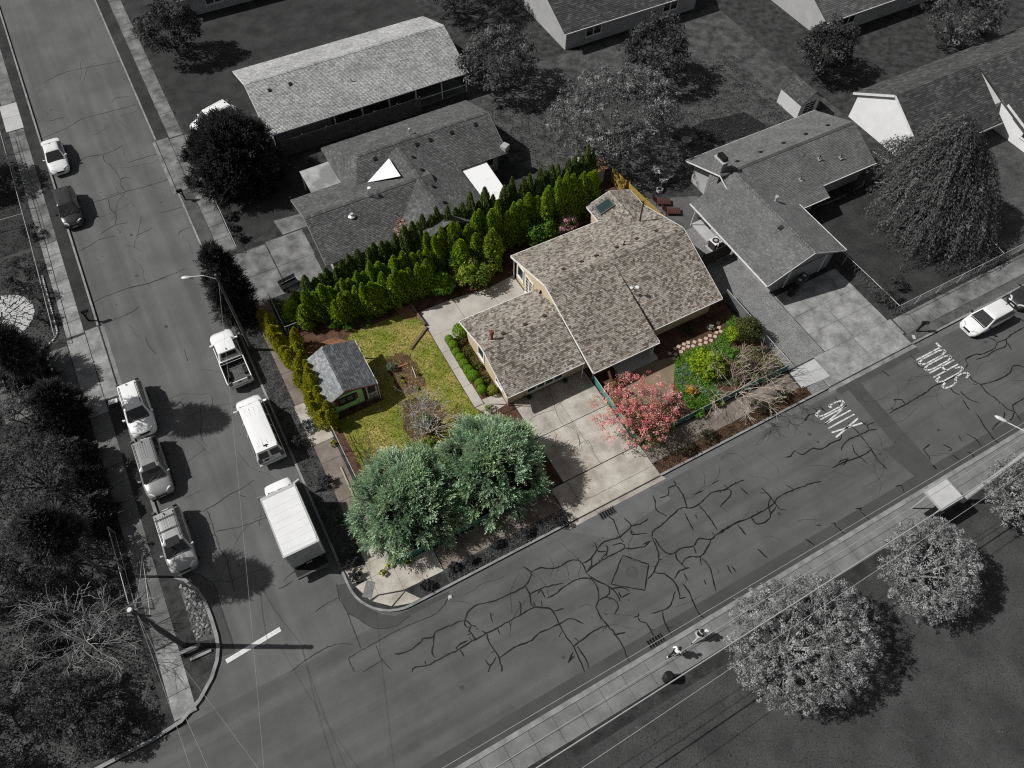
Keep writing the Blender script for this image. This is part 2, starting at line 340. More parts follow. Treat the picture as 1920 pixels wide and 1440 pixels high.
bed = [(7.72,32.62),(8.41,32.84),(9.11,32.63),(9.53,32.08),(9.65,31.18),(9.55,30.26),(9.45,29.19),(8.74,28.93),(7.78,28.82),(7.39,29.65),(7.47,30.72),(7.46,31.86)]
sheet('garden_soil', ragged(bed), GZ+.021, soilb)
sheet('garden_soil', ragged([(7.04,28.59),(8.57,28.56),(9.57,27.25),(9.39,25.82),(8.59,24.55),(6.89,24.94),(6.43,26.65)], .3), GZ+.018, soilb)
# strips along the kerbs
sheet('planting_strip', rect(-1.45, 0, 17.9, 43.2), GZ+.004, mat('strip_grey', gv(.03), .95, gv(.075), 1.3, .8, 12, fine=.4, fscale=9))
sheet('planting_strip', rect(4.3, 13.3, 14.52, 15.46), GZ+.004, MATS['strip_grey'])
sheet('planting_strip', rect(20.95, 35, 14.52, 15.42), GZ+.004, soilb)
sheet('gravel', rect(35.0, 36.6, 14.52, 15.2), GZ+.008, gravm)
sheet('gravel', rect(45.4, 100, 14.52, 15.28), GZ+.008, gravd)
sheet('planting_strip', rect(-1.45, -.45, 65.8, 120), GZ+.004, lawnd); sheet('planting_strip', rect(-1.45, -.45, 49, 58.2), GZ+.004, mat('verge', gv(.05), .95, gv(.09), .9, .6, 14, fine=.3, fscale=9))
sheet('planting_strip', rect(-12.2, -11.3, 23.4, 39), GZ+.004, lawnd); sheet('planting_strip', rect(-12.2, -11.3, 46.4, 130), GZ+.004, lawnd)
GB = [(-11.2, 22.7), (-10.45, 22.0), (-10.15, 21), (-10.1, 19.6), (-10.1, 18.3), (-11.2, 18.7)]
sheet('gravel', GB, GZ+.006, gravd); sheet('planting_strip', [(-11.2, 18.6), (-10.15, 18.2), (-10.4, 17.1), (-11.3, 16), (-12.2, 16.2), (-12.2, 18.7)], GZ+.005, soilg)
# neighbour yards
sheet('gravel', [(34.9, 17.1), (38.55, 17.1), (38.55, 24), (38.3, 33), (34.9, 33)], GZ+.008, gravm)
sheet('patio', [(34.9, 33), (40, 33), (40, 36), (35.2, 38)], GZ+.01, mat('patio_grey', gv(.07), .9, gv(.11), .7, .2, 30, fine=.12, fscale=14))
sheet('lawn', [(45.8, 17.3), (60, 17.3), (60, 30), (45.8, 30)], GZ+.008, lawnd)
sheet('lawn', [(60.2, 17.3), (95, 17.3), (95, 30.5), (60.2, 30.5)], GZ+.008, mat('lawn_rough', gv(.04), .95, gv(.085), .6, .7, 14, fine=.4, fscale=8))
sheet('gravel', [(35, 38.6), (60, 38.6), (60, 60), (27, 60), (27, 47), (34.85, 41.7)], GZ+.006, mat('yard_grey', gv(.03), .95, gv(.085), .9, .8, 10, fine=.45, fscale=6))
sheet('lawn', [(45.27,44.04),(46.93,44.31),(48.6,43.9),(51.26,43.45),(51.8,41.79),(51.86,40.41),(47.7,40.58),(45.72,40.95),(44.8,42.3)], GZ+.012, mat('lawn_black', gv(.010), .95, gv(.02), .8, .6, 14, fine=.3, fscale=9))
sheet('lawn', [(1.2, 49), (7.4, 51), (11, 50.2), (11, 57.4), (1.2, 57.4)], GZ+.008, lawnd)
sheet('lawn', [(1.2, 66), (30, 66), (30, 120), (1.2, 120)], GZ+.006, lawnd)
sheet('lawn', [(-14.2, 57.5), (-40, 57.5), (-40, 120), (-14.2, 120)], GZ+.006, lawnd); sheet('lawn', [(-14.2, 46.2), (-40, 46.2), (-40, 57.3), (-14.2, 57.3)], GZ+.006, mat('lawn_mid', gv(.03), .95, gv(.07), .8, .8, 12, fine=.4, fscale=8))
sheet('lawn', [(-14.1, 14.6), (-60, 14.6), (-60, 40), (-14.1, 40)], GZ+.006, lawnd)
sheet('garden_soil', [(-60, 14.7), (-14.2, 14.7), (-14.2, 39), (-60, 39)], GZ+.009, mat('yard_soil', gv(.035), .95, gv(.085), 1.1, .8, 12, fine=.45, fscale=8))
sheet('planting_strip', rect(-30, 90, 1.9, 2.74), GZ+.006, mat('verge_dark', gv(.018), .95, gv(.04), 1.2, .8, 12, fine=.4, fscale=9))

# ---------------------------------------------------------------- repairs, cracks and markings on the roads
def smooth_path(path, step=.22, wob=.03):
    """Catmull-Rom through the surveyed points with a little wander"""
    P2 = [Vector(p) for p in path]; Q = [P2[0]*2-P2[1]]+P2+[P2[-1]*2-P2[-2]]; out = []
    for i in range(1, len(Q)-2):
        p0, p1, p2, p3 = Q[i-1], Q[i], Q[i+1], Q[i+2]; n = max(2, int((p2-p1).length/step))
        for k in range(n):
            t = k/n; v = .5*((2*p1)+(p2-p0)*t+(2*p0-5*p1+4*p2-p3)*t*t+(3*p1-p0-3*p2+p3)*t**3)
            if k or i > 1: v = v+Vector((rng.gauss(0, wob), rng.gauss(0, wob)))
            out.append(v)
    out.append(P2[-1]); return out
def ribbon(name, path, w, z, m, parent, jit=.35, spurs=0.):
    V = []; F = []
    def lay(fine, ww0, zz):
        k0 = len(V)
        for i, p in enumerate(fine):
            d = (fine[min(i+1, len(fine)-1)]-fine[max(i-1, 0)]); d = d.normalized() if d.length else Vector((1, 0)); n = Vector((-d.y, d.x))
            ww = ww0/2*rng.uniform(1-jit, 1+jit)*(.55 if i in (0, len(fine)-1) else 1); V.extend([(*(p+n*ww), zz), (*(p-n*ww), zz)])
            if i: k = k0+2*i; F.append((k-2, k-1, k+1, k))
    fine = smooth_path(path, wob=.018); lay(fine, w, z)
    for i in range(2, len(fine)-2):
        if rng.random() < spurs:
            d = (fine[i+1]-fine[i-1]).normalized(); n = Vector((-d.y, d.x))*rng.choice((1, -1)); L = rng.uniform(.12, .5); b_ = rng.uniform(-.6, .6); lay([fine[i], fine[i]+n*L*.5+d*b_*L*.4, fine[i]+n*L*.8+d*b_*L*1.1], w*.75, z+.0002)
    return mesh_obj(name, V, F, m, parent)
crackc = mat('concrete_crack', (.07, .06, .05), .9)
for p in DR: ribbon('crack', p, .025, GZ+.0185, crackc, DRV)
sheet('asphalt_patch', [(37.89,13.6),(39.14,13.63),(38.92,5.35),(37.54,6.09)], .004, patchm, parent=road2)
sheet('asphalt_patch', [(37.0, 14.3), (45.5, 14.3), (45.5, 13.55), (37.0, 13.55)], .006, patchm, parent=road2)
sheet('asphalt_patch', [(36.55, 8.5), (38.9, 8.0), (38.8, 4.8), (37.2, 4.8)], .007, patchm, parent=road2)
sheet('asphalt_patch', rect(20, 37, 13.85, 14.33), .004, palem, parent=road2)
sheet('asphalt_patch', rect(45.6, 90, 13.8, 14.33), .004, palem, parent=road2)
sheet('asphalt_patch', [(12.6, 14.2), (19.6, 14.2), (20.6, 12.6), (15.2, 12.2)], .005, palem, parent=road2)
sheet('asphalt_patch', rect(-40, 90, 4.8, 5.75), .004, patchm, parent=road2)
sheet('asphalt_patch', [(15.32,10.78),(16.52,9.45),(15.28,8.09),(13.59,9.5)], .008, mat('asphalt_new', gv(.07), .9, gv(.08), .9, .2, 90, fine=.08, fscale=50), parent=road2)
sheet('asphalt_patch', [(-2.28,17.96),(-1.66,17.77),(-1.43,16.61),(-0.96,15.53),(-0.36,14.78),(0.35,14.3),(1,14.28),(4.06,14.14),(3.83,13.87),(1.1,13.89),(-0.14,13.8),(-1.21,14.29),(-2.15,15.74),(-2.37,16.34)], .006, patchm, parent=road1)
sheet('asphalt_patch', [(-10.97,23.09),(-10.63,23.06),(-10.11,22.08),(-9.78,21.12),(-9.78,19.67),(-9.83,18.11),(-10.21,17.14),(-9.32,17.01),(-9.19,17.95),(-9.21,19.56),(-9.21,21.3),(-9.79,22.91),(-10.53,23.41)], .006, patchm, parent=road1)
for i, (p, m_) in enumerate((([(12.5, 9.6), (15, 10.4), (15.6, 9.8), (13.4, 8.9)], palem), ([(24, 7.2), (27.5, 8.4), (28, 7.6), (24.6, 6.6)], palem), ([(30, 12.2), (33.4, 12.9), (33.6, 12.3), (30.4, 11.6)], palem))): pass
CR2 = [[(-0.67,12.2),(-0.22,12),(0.41,11.98),(1.11,12.1),(1.28,12.18),(1.87,11.97),(2.05,12.15),(2.99,12.16),(3.87,12.03),(4.13,11.97),(4.43,12.29),(5.05,12.48),(5.83,12.3),(6.24,12.16),(7.29,12.1),(8.56,12.06),(9.03,12.36),(9.33,12.71),(9.04,13.28)], [(2.05,12.15),(1.7,11.6),(1.42,11.2),(1.45,10.78)],
 [(-0.16,10.72),(0.09,10.89),(0.77,10.61),(1.31,10.59),(2.22,10.59),(2.95,10.56),(4.1,10.62),(4.94,10.59),(5.78,10.56),(6.76,10.59),(7.93,10.59),(8.41,10.57),(8.79,10.36),(9.31,9.89),(9.26,8.96),(9.26,7.97),(9.34,7.28),(9.24,6.16),(9.17,5.66)],
 [(9.33,12.71),(10.08,12.61),(10.84,12.15),(11.42,12.09),(11.87,12.16),(12.47,11.94),(12.64,11.54),(12.54,10.88)], [(8.56,12.06),(8.57,11.46),(8.29,10.88),(8.37,10.59)], [(8.57,11.46),(9.39,11.41),(10.12,11.27),(10.8,11.05)], [(9.43,10.7),(10.18,10.69),(11.19,10.85),(11.97,10.78),(12.61,10.48)],
 [(4.94,10.59),(4.82,10),(4.92,9.13),(4.8,8.38),(4.69,8.09)], [(4.99,8.91),(5.58,8.95),(6.08,9),(7.24,8.84),(7.62,9),(8.28,8.97),(9.33,8.92),(10.08,8.85),(10.63,8.19)], [(4.13,11.97),(4.31,11.49),(4.05,11.26),(4.18,10.58)], [(4.13,11.97),(3.96,11.73),(4.09,11.42)],
 [(2.88,10.6),(2.97,10.78),(3.7,10.75)], [(3.01,10.48),(3.05,10.01)], [(4.72,10.9),(4.94,10.59)], [(5.7,10.6),(5.64,10.12)], [(5.74,11.67),(5.6,11.03)], [(7.36,10.61),(7.68,11.11),(7.69,11.39)], [(8.99,11.23),(9.31,11.36),(9.3,10.72)], [(9.36,9.81),(10.03,9.6)],
 [(8.51,10.91),(8.47,10.58)], [(9,10.74),(8.83,10.34)], [(12.66,11.58),(13.3,11.6),(14.22,12.05),(15,12.11),(15.85,11.92),(16.25,12.03),(16.8,12.12),(17.02,12.38),(16.86,12.96)], [(15.9,12),(16.03,12.69),(16.13,13.19),(15.74,13.95)], [(15.85,11.92),(15.87,11.54)],
 [(12.59,10.95),(13.3,11.08),(13.96,11.14),(14.38,11.13),(15.68,11.16),(15.7,11.52),(15.07,11.7)], [(15.68,11.16),(16.13,10.87),(16.92,10.6),(17.49,10.72)], [(12.54,10.88),(12.77,10.25),(13.22,9.65),(13.44,9.18),(13.54,8.53),(13.47,8.27)], [(12.61,10.48),(12.64,9.71),(12.3,9.01),(11.92,8.72),(11.84,7.8),(11.96,7.36),(12.1,6.16),(11.92,4.84)],
 [(9.34,7.28),(10.73,7.46),(11.99,7.39)], [(12.28,8.97),(12.77,8.95),(13.16,8.59),(13.21,8.03),(12.67,7.74)], [(13.35,9.53),(13.15,9.04),(12.6,8.99)], [(13.73,8.83),(13.69,8.45),(14.3,8.42)], [(9.56,7.16),(9.65,6.2),(9.48,5.76)], [(9.17,7.01),(8.55,6.62)], [(13.38,11.56),(13.1,11.19),(12.71,10.99)],
 [(16.81,12.06),(16.68,11.69),(17.61,11.3)], [(16.94,12.26),(17.81,12.07),(18.3,12.14)], [(4.12,9.2),(4.24,8.73),(4.77,9.03)], [(3.94,8.5),(4.3,8.83)],
 [(15.32,10.78),(16.52,9.45)], [(16.52,9.45),(15.28,8.09)], [(15.28,8.09),(13.59,9.5)], [(13.59,9.5),(15.32,10.78)], [(14.13,12.42),(14.02,11.74),(14.63,11.52)], [(14.69,11.96),(14.63,11.52),(13.87,11.24)], [(13.36,9.22),(14.05,9),(14.37,8.53)], [(11.95,6.71),(12.37,6.57),(12.71,6.48)],
 [(17.77,10.89),(17.94,11.12),(18.09,11.26),(18.83,11.3),(19.79,11.55),(20.9,11.69),(21.26,11.38),(22.01,11.32),(23.27,11.61),(24.26,11.37),(24.63,11.23),(24.46,10.86),(23.24,10.49)], [(19.57,13.43),(19.36,12.8),(19.18,12.44),(19.55,11.69)], [(19.87,13.04),(20.52,12.91),(20.89,13.35),(21.47,13.28),(21.51,13.66)], [(21.47,13.28),(21.47,12.47),(21.13,11.45)], [(24.29,11.41),(25.33,11.38),(26,11.32)],
 [(20.77,11.26),(20.55,9.94)], [(22.01,11.32),(22.06,10.45),(22.09,10.04),(22,9.16)], [(17.77,10.89),(17.61,10.02),(17.27,9.36),(16.56,8.81),(17.02,8.46),(17.29,7.86),(17.24,7.03),(16.97,6.58)], [(17.87,10.78),(17.88,9.93),(18.14,9.36),(18.61,9.26),(19.1,9.32),(19.9,9.05),(20.53,9.3),(21.22,8.87),(21.88,9),(22.6,9.05),(23.57,8.97),(24.64,8.84),(26.41,8.85),(27.33,9.09),(28.49,9.05),(30.01,8.81),(30.83,8.61)],
 [(21.86,8.9),(22.54,8.97),(23.6,9.01),(24.02,8.95)], [(18.61,9.26),(18.38,8.86),(18.49,8.39),(18.52,8.06),(18.78,7.97)], [(18.49,8.39),(18.9,8.59),(19.48,8.48),(19.85,8.23),(20.55,8.43),(21.19,8.84)], [(19.9,9.05),(19.75,8.55)], [(19.85,8.23),(19.57,7.7)], [(19.87,8.11),(19.97,7.49),(19.87,6.93),(19.57,6.38),(19.38,5.83)],
 [(18.76,7.94),(18.1,8.08),(17.47,7.81)], [(17.76,7.3),(17.78,6.74),(17.52,5.21),(17.67,4.84)], [(16.97,6.58),(17.41,6.45)], [(17.02,7.1),(16.28,6.57),(15.57,6.46),(14.83,6.67)], [(15.55,6.43),(15.26,5.86),(15.2,4.9)], [(13.67,7.01),(13.95,6.9),(14.11,7.06)], [(13.93,6.86),(13.88,6.56),(14.21,6.29),(14.17,5.78),(14.22,5.11),(14.2,4.93)],
 [(26.7,10.24),(26.83,9.36),(26.77,8.42)], [(26.83,9.36),(26.27,8.98),(25.99,8.34),(25.57,8.12),(24.73,8.24),(24.65,8.78)], [(26.77,8.42),(27.2,8.08)], [(25.99,8.34),(26.7,8.63)], [(25.39,11),(25.53,10.34)], [(23.79,12.15),(24.4,12.17)], [(22.09,12.13),(22.94,12.02)], [(28.38,9.63),(28.65,9.08)], [(23.51,8.89),(23.53,7.96)],
 [(21.11,6.88),(21.01,6.31)], [(21.31,6.71),(21.34,6.24)], [(23.61,6.84),(23.8,6)], [(26.96,5.84),(27.21,5.17)], [(18.23,7.81),(18.16,7.34)], [(19.13,6.82),(19.06,6.5)], [(21.32,10.85),(21.28,10.48)], [(16.92,10.76),(17.64,10.69)], [(15.92,8.65),(16.53,8.83),(17.08,9.25)], [(8.55,6.62),(9.05,6.8)],
 [(29.79,11.33),(30.21,11.23),(30.75,11.43),(30.97,10.94),(32.11,10.95),(32.56,10.59),(33.63,10.64),(34.47,10.56),(34.77,11.04),(34.67,11.22)], [(33.79,9.81),(34.18,10.1),(34.83,10.25),(35.94,10.16),(36.83,10.13),(37.4,9.89)], [(36.93,10.53),(37.67,10.46)], [(35.94,10.16),(35.84,9.08),(35.61,7.73),(35.66,7.1)], [(36.72,11.16),(36.93,10.53),(36.83,10.13)], [(35.85,11.36),(35.89,10.83),(35.94,10.16)],
 [(39.15,10.52),(39.9,10.52),(40.83,10.49),(42.13,10.53),(43.4,10.54),(43.86,10.71),(44.87,10.58)], [(40.83,10.49),(40.9,10.98),(40.4,11.25),(40.37,11)], [(32.22,9.06),(32.96,9.03),(33.87,8.9),(34.66,8.79),(35.74,8.83)], [(32.43,9.01),(33.35,9.18),(33.77,9.08),(33.05,8.85)], [(34.86,9.85),(34.58,9.26),(34.72,8.08)], [(44.78,10.49),(45.71,10.55),(47.16,10.27),(47.1,9.67),(47.37,8.98),(47.22,8.44),(47.43,7.44),(47.5,6.47),(47.76,6.06),(47.56,5.25)],
 [(47.28,9.16),(47.65,8.97),(48.87,8.74),(50.2,8.73),(51.14,9.09),(51.69,8.58)], [(47.31,10.69),(47.98,10.9),(48.09,11.28),(49.15,11.3),(49.77,11.04),(51.09,11),(51.7,11.27),(52.54,11.2),(53.6,11.32),(54.87,11.33)], [(48.99,10.87),(49.9,10.75),(50.88,10.82),(51.96,10.69),(52.58,11.1)], [(51.34,12.06),(51.67,11.66),(51.7,11.27)], [(52.48,11.15),(52.18,10.2)], [(45.15,10.09),(44.96,9.57),(45.24,9.15)], [(45.47,9.37),(45.51,8.6),(45.96,7.89)], [(45.05,8.71),(44.82,7.83)],
 [(45.05,7.37),(44.96,6.9),(44.78,6.47),(44.51,5.33),(44.6,4.65)], [(47.08,6.42),(46.67,6.12),(45.76,5.95),(45,5.77)], [(47.76,6.06),(48.14,6.52),(49.4,6.59)], [(47.76,6.06),(47.11,5.75),(46.84,5.76)], [(39.18,6.99),(39.98,7.12)], [(39.18,6.99),(39.12,6.46),(39,6.16)], [(40.82,6.67),(41.1,6.02),(40.79,6.06)], [(40.76,5.71),(40.91,5.14)], [(43.04,6.43),(43.32,5.84),(43.19,5.15)], [(42.43,6.63),(42.26,6.15)],
 [(33.04,12.99),(33.74,13.27),(34.35,13.08),(34.49,13.53)], [(34.96,13.55),(34.97,12.88)], [(36.48,13.54),(36.38,12.53)], [(41.46,13.65),(41.62,13.01)], [(44.54,13.67),(44.59,12.99)], [(44.4,12.95),(44.31,12.57),(44.64,12.32)], [(41.89,5.35),(42.15,5.09),(41.95,4.7)],
 [(35.23,5.79),(35.65,5.62),(35.44,5.15)], [(31.53,5.87),(31.93,5.71),(31.71,5.6),(31.86,4.57)], [(29.25,5.86),(29.57,5.75),(29.42,5.5),(29.58,4.81)], [(26.96,5.84),(27.21,5.17)], [(28.26,6.23),(28.58,6.06)]]
for i, p in enumerate(CR2): ribbon('crack_seal', p, .082, .0105+.0004*(i % 7), seal, road2, spurs=.035)
CR1 = [[(-11.06,71.48),(-8.65,71.96),(-7.28,72.57),(-6.01,72.59),(-1.94,72.42)], [(-8.6,66.65),(-7.71,66.9),(-6.43,66.65),(-5.71,66.59),(-4.5,67.01)], [(-6.45,66.56),(-6.49,65.55),(-6.05,64.51),(-5.77,62.57),(-5.87,61.64),(-5.73,60.69)], [(-4.62,64.38),(-1.79,64.35)], [(-9.14,60.58),(-5.75,60.61),(-4,60.47),(-1.94,60.47)], [(-7.31,60.47),(-7.4,59.02),(-7.14,58.14),(-7.54,56.89)],
 [(-8.85,56.33),(-8.26,56.73),(-7.32,56.87),(-6.49,56.71)], [(-10.91,55.24),(-9.87,55.47),(-9.14,55.78),(-7.77,55.63)], [(-6.21,54.77),(-4.71,55.05)], [(-3.74,56.55),(-1.83,56.38)], [(-2.95,53.15),(-2.75,53.49),(-1.88,53.66)], [(-3.93,73.91),(-3.44,74.36),(-2.23,73.97)], [(-10.21,73.86),(-9.55,73.75),(-8.43,73.73)], [(-5.72,62.54),(-5.2,62.46),(-4.91,62.16)], [(-7.43,56.39),(-7.38,56.09),(-7.26,55.86),(-7.47,55.7)],
 [(-8.05,49.19),(-6.84,49.03),(-5.65,48.97),(-3.48,49.14)], [(-11.02,49.02),(-10.14,49.18),(-7.99,49.23),(-6.74,48.98),(-5.3,49.03)], [(-11.1,46.47),(-10.01,46.49),(-8.4,46.63),(-7.89,46.97)], [(-8.19,43.59),(-8.14,42.55),(-7.86,41.61)], [(-5.83,41.04),(-5.92,39.8)],
 [(-8.42,27.03),(-7.45,27.18),(-6.62,27.41),(-5.76,27.46),(-4.54,27.67)], [(-8.04,25.2),(-7.18,25),(-6.33,24.76),(-4.7,24.6)], [(-8.15,27),(-8.08,25.97),(-8.16,23.88),(-7.99,22.96),(-8.18,20.65)], [(-5.14,19.85),(-4.41,20.11),(-3.48,20.12)], [(-5.62,19.51),(-5.18,19.47),(-4.66,19.54)], [(-4.07,16.97),(-3.25,17.11),(-2.34,17.1)], [(-5.86,27.12),(-5.44,26.67)],
 [(-2.24,18.04),(-2.4,16.94),(-2.31,16.02),(-2.38,13.44)], [(-9.69,22.65),(-9.21,21.59),(-9.26,19.68),(-9.29,17.09)], [(-9.27,80.09),(-6.92,80.84),(-1.71,80.17)]]
for i, p in enumerate(CR1): ribbon('crack_seal', p, .05, .0105+.0004*(i % 7), thinseal if i != 16 else seal, road1)
for p in ([(-6.68,14.25),(-6.12,14.39),(-5.21,14.52),(-3.97,14.53),(-3.19,14.29),(-2.72,13.9)], [(-3.31,13.31),(-2.39,13.4),(0.42,13.41),(2.67,13.24),(3.75,13.72)], [(-3.31,13.31),(-3.25,12.39)], [(-1.48,13.23),(-1.5,12.33),(-1.21,11.37)], [(-2.31,16.02),(-1.76,15.15),(-1.21,14.29),(-0.14,13.8),(1.17,13.85)], [(-2.82,12.16),(-1.46,12.22)]): ribbon('crack_seal', p, .05, .013, thinseal, road2)
oil = mat('oil_stain', gv(.035), .6, gv(.06), 2.)
for i in range(46):
    if i < 26: x, y, par = rng.uniform(2, 60), rng.choice((7.2, 8.0, 11.3, 12.1))+rng.gauss(0, .35), road2
    else: x, y, par = rng.choice((-9.4, -3.4, -7.0))+rng.gauss(0, .5), rng.uniform(17, 78), road1
    r = rng.uniform(.05, .17); sheet('oil_stain', [(x+r*rng.uniform(.6, 1.2)*math.cos(k*.7), y+r*rng.uniform(.6, 1.2)*math.sin(k*.7)) for k in range(9)], .0088, oil, parent=par)
# fine hairline crazing around the sealed cracks
for i in range(70):
    p = Vector((rng.uniform(3, 50), rng.uniform(5.2, 13.8))); a_ = rng.choice((0, math.pi/2))+rng.gauss(0, .35); path = [p]
    for k in range(rng.randint(2, 5)): a_ += rng.gauss(0, .35); path.append(path[-1]+Vector((math.cos(a_), math.sin(a_)))*rng.uniform(.4, .9))
    if all(5 < q.y < 14 for q in path): ribbon('hairline_crack', [tuple(q) for q in path], .022, .0092, thinseal, road2)
for i in range(45):
    p = Vector((rng.uniform(-10.6, -2.2), rng.uniform(16, 80))); a_ = rng.choice((0, math.pi/2))+rng.gauss(0, .3); path = [p]
    for k in range(rng.randint(2, 6)): a_ += rng.gauss(0, .3); path.append(path[-1]+Vector((math.cos(a_), math.sin(a_)))*rng.uniform(.4, .9))
    if all(-11 < q.x < -1.8 for q in path): ribbon('hairline_crack', [tuple(q) for q in path], .02, .0092, thinseal, road1)
# worn lettering on the carriageway: SCHOOL and XING, read by traffic heading along -x
def letter(ch):
    S = {'S': [[(1, .85), (.75, 1), (.25, 1), (0, .85), (0, .65), (.25, .53), (.75, .47), (1, .35), (1, .15), (.75, 0), (.25, 0), (0, .15)]],
         'C': [[(1, .82), (.75, 1), (.25, 1), (0, .82), (0, .18), (.25, 0), (.75, 0), (1, .18)]], 'H': [[(0, 0), (0, 1)], [(1, 0), (1, 1)], [(0, .5), (1, .5)]],
         'O': [[(.25, 0), (0, .18), (0, .82), (.25, 1), (.75, 1), (1, .82), (1, .18), (.75, 0), (.25, 0)]], 'L': [[(0, 1), (0, 0), (1, 0)]],
         'X': [[(0, 0), (1, 1)], [(0, 1), (1, 0)]], 'I': [[(.5, 0), (.5, 1)]], 'N': [[(0, 0), (0, 1), (1, 0), (1, 1)]],
         'G': [[(1, .82), (.75, 1), (.25, 1), (0, .82), (0, .18), (.25, 0), (.75, 0), (1, .18), (1, .45), (.6, .45)]]}
    return S[ch]
def word(txt, x_base, x_top, y0, y1):
    root = empty('road_lettering', (0, 0, 0), 0); root.parent = road2
    n = len(txt); cw = (y1-y0)/n
    for i, ch in enumerate(txt):
        b = MB()
        for st in letter(ch):
            P2 = [Vector((x_base+(x_top-x_base)*v, y0+cw*(i+.14+.72*u))) for u, v in st]
            for a, c in zip(P2, P2[1:]):
                d = (c-a).normalized(); n2 = Vector((-d.y, d.x)); w = .058+.045*abs(d.y); a2 = a-d*.03; c2 = c+d*.03
                b.poly([(*(a2+n2*w), .0145), (*(a2-n2*w), .0145), (*(c2-n2*w), .0145), (*(c2+n2*w), .0145)])
        o = b.build('letter', paint, root)
word('SCHOOL', 47.25, 44.6, 9.95, 13.65)
word('XING', 36.75, 34.2, 10.75, 13.25)
sheet('stop_line', [(-9.96, 16.85), (-9.92, 16.56), (-6.36, 16.86), (-6.39, 17.16)], .011, paintw, parent=road1)
# manhole, storm drains
mh = empty('manhole_cover', (0, 0, 0), 0, 'round iron manhole cover in the square asphalt patch of the cross street', 'manhole'); mx_, my_ = (15.23,9.51)
iron = mat('cast_iron', gv(.045), .6, gv(.07), 8., .2, 40)
b = MB(); b.lathe((mx_, my_, 0), [(.4, .005), (.4, .013), (.33, .014)], 28); b.build('frame', iron, mh); b = MB()
for r in (.10, .2, .29): b.lathe((mx_, my_, .013), [(r, .0), (r, .008), (r-.04, .008), (r-.04, 0)], 24)
b.build('lid', mat('iron_lid', gv(.075), .6, gv(.09), 8.), mh)
def drain(c, label):
    d = empty('storm_drain', (c[0], c[1], 0), 0, label, 'storm drain'); b = MB(); b.box(-.62, .62, -.32, -.26, 0, .03); b.box(-.62, .62, .26, .32, 0, .03); b.box(-.62, -.55, -.26, .26, 0, .03); b.box(.55, .62, -.26, .26, 0, .03); b.build('frame', iron, d)
    MB().box(-.55, .55, -.26, .26, .002, .006).build('pit', mat('pit_black', gv(.003), .9), d)
    for i in range(5): MB().box(-.42+i*.2, -.36+i*.2, -.26, .26, .007, .026).build('grate_bar', iron, d)
drain((16.05, 13.85), 'iron storm drain grate at the kerb below the concrete driveway')
drain((14.1, 5.1), 'iron storm drain grate at the kerb beside the two pedestrians')
b = MB(); b.add([(-.17, -.12, 0), (.15, -.16, 0), (.2, .1, 0), (-.05, .17, 0), (-.1, -.07, .09), (.09, -.09, .1), (.12, .06, .08), (-.03, .1, .1)], [(4, 5, 6, 7), (0, 1, 5, 4), (1, 2, 6, 5), (2, 3, 7, 6), (3, 0, 4, 7)])
o = b.build('marker_stone', concl, bevel=.02); o.location = (*(3.91,13.73), .012); tag(o, 'pale stone lump lying on the asphalt off the corner kerb', 'stone')

# ---------------------------------------------------------------- buildings
nrng = np.random.default_rng(11)
white = mat('white_trim', (.72, .71, .68), .6, (.62, .61, .58), 2.)
whiteg = mat('white_trim_grey', gv(.66), .6, gv(.54), 2.)
beige = mat('beige_siding', (.47, .385, .255), .8, (.53, .44, .30), .7, .15, 20, fine=.05, fscale=20)
deckm = mat('roof_deck', gv(.05), .9)
shing = mat('shingle', gv(.2), .92, tint=True, bump=.35, bscale=60, fine=.16, fscale=55, streak=(.55, .55, .55))
glassd = glassmat('window_glass', (.015, .035, .035)); glassg = glassmat('window_glass_grey', gv(.02))
PAL_BROWN = [(.245, .215, .182), (.185, .158, .132), (.135, .112, .093), (.335, .305, .27), (.225, .198, .168), (.105, .086, .072), (.275, .243, .205), (.30, .28, .252)]
PAL_GREY = [gv(.078), gv(.09), gv(.10), gv(.068), gv(.128), gv(.082)]
PAL_N3 = [gv(.115), gv(.125), gv(.135), gv(.105), gv(.15), gv(.12)]
PAL_LIGHT = [gv(.30), gv(.36), gv(.42), gv(.25), gv(.33)]
PAL_DARK = [gv(.045), gv(.055), gv(.065), gv(.09), gv(.05)]
PAL_SHED = [(.075, .078, .085), (.09, .093, .10), (.062, .065, .071), (.115, .117, .12)]
PAL_SHED_LIT = [(.20, .21, .215), (.24, .25, .255), (.27, .28, .28), (.17, .18, .185)]  # paler shingle tones for the sun-facing slope, sunlight put into the colour
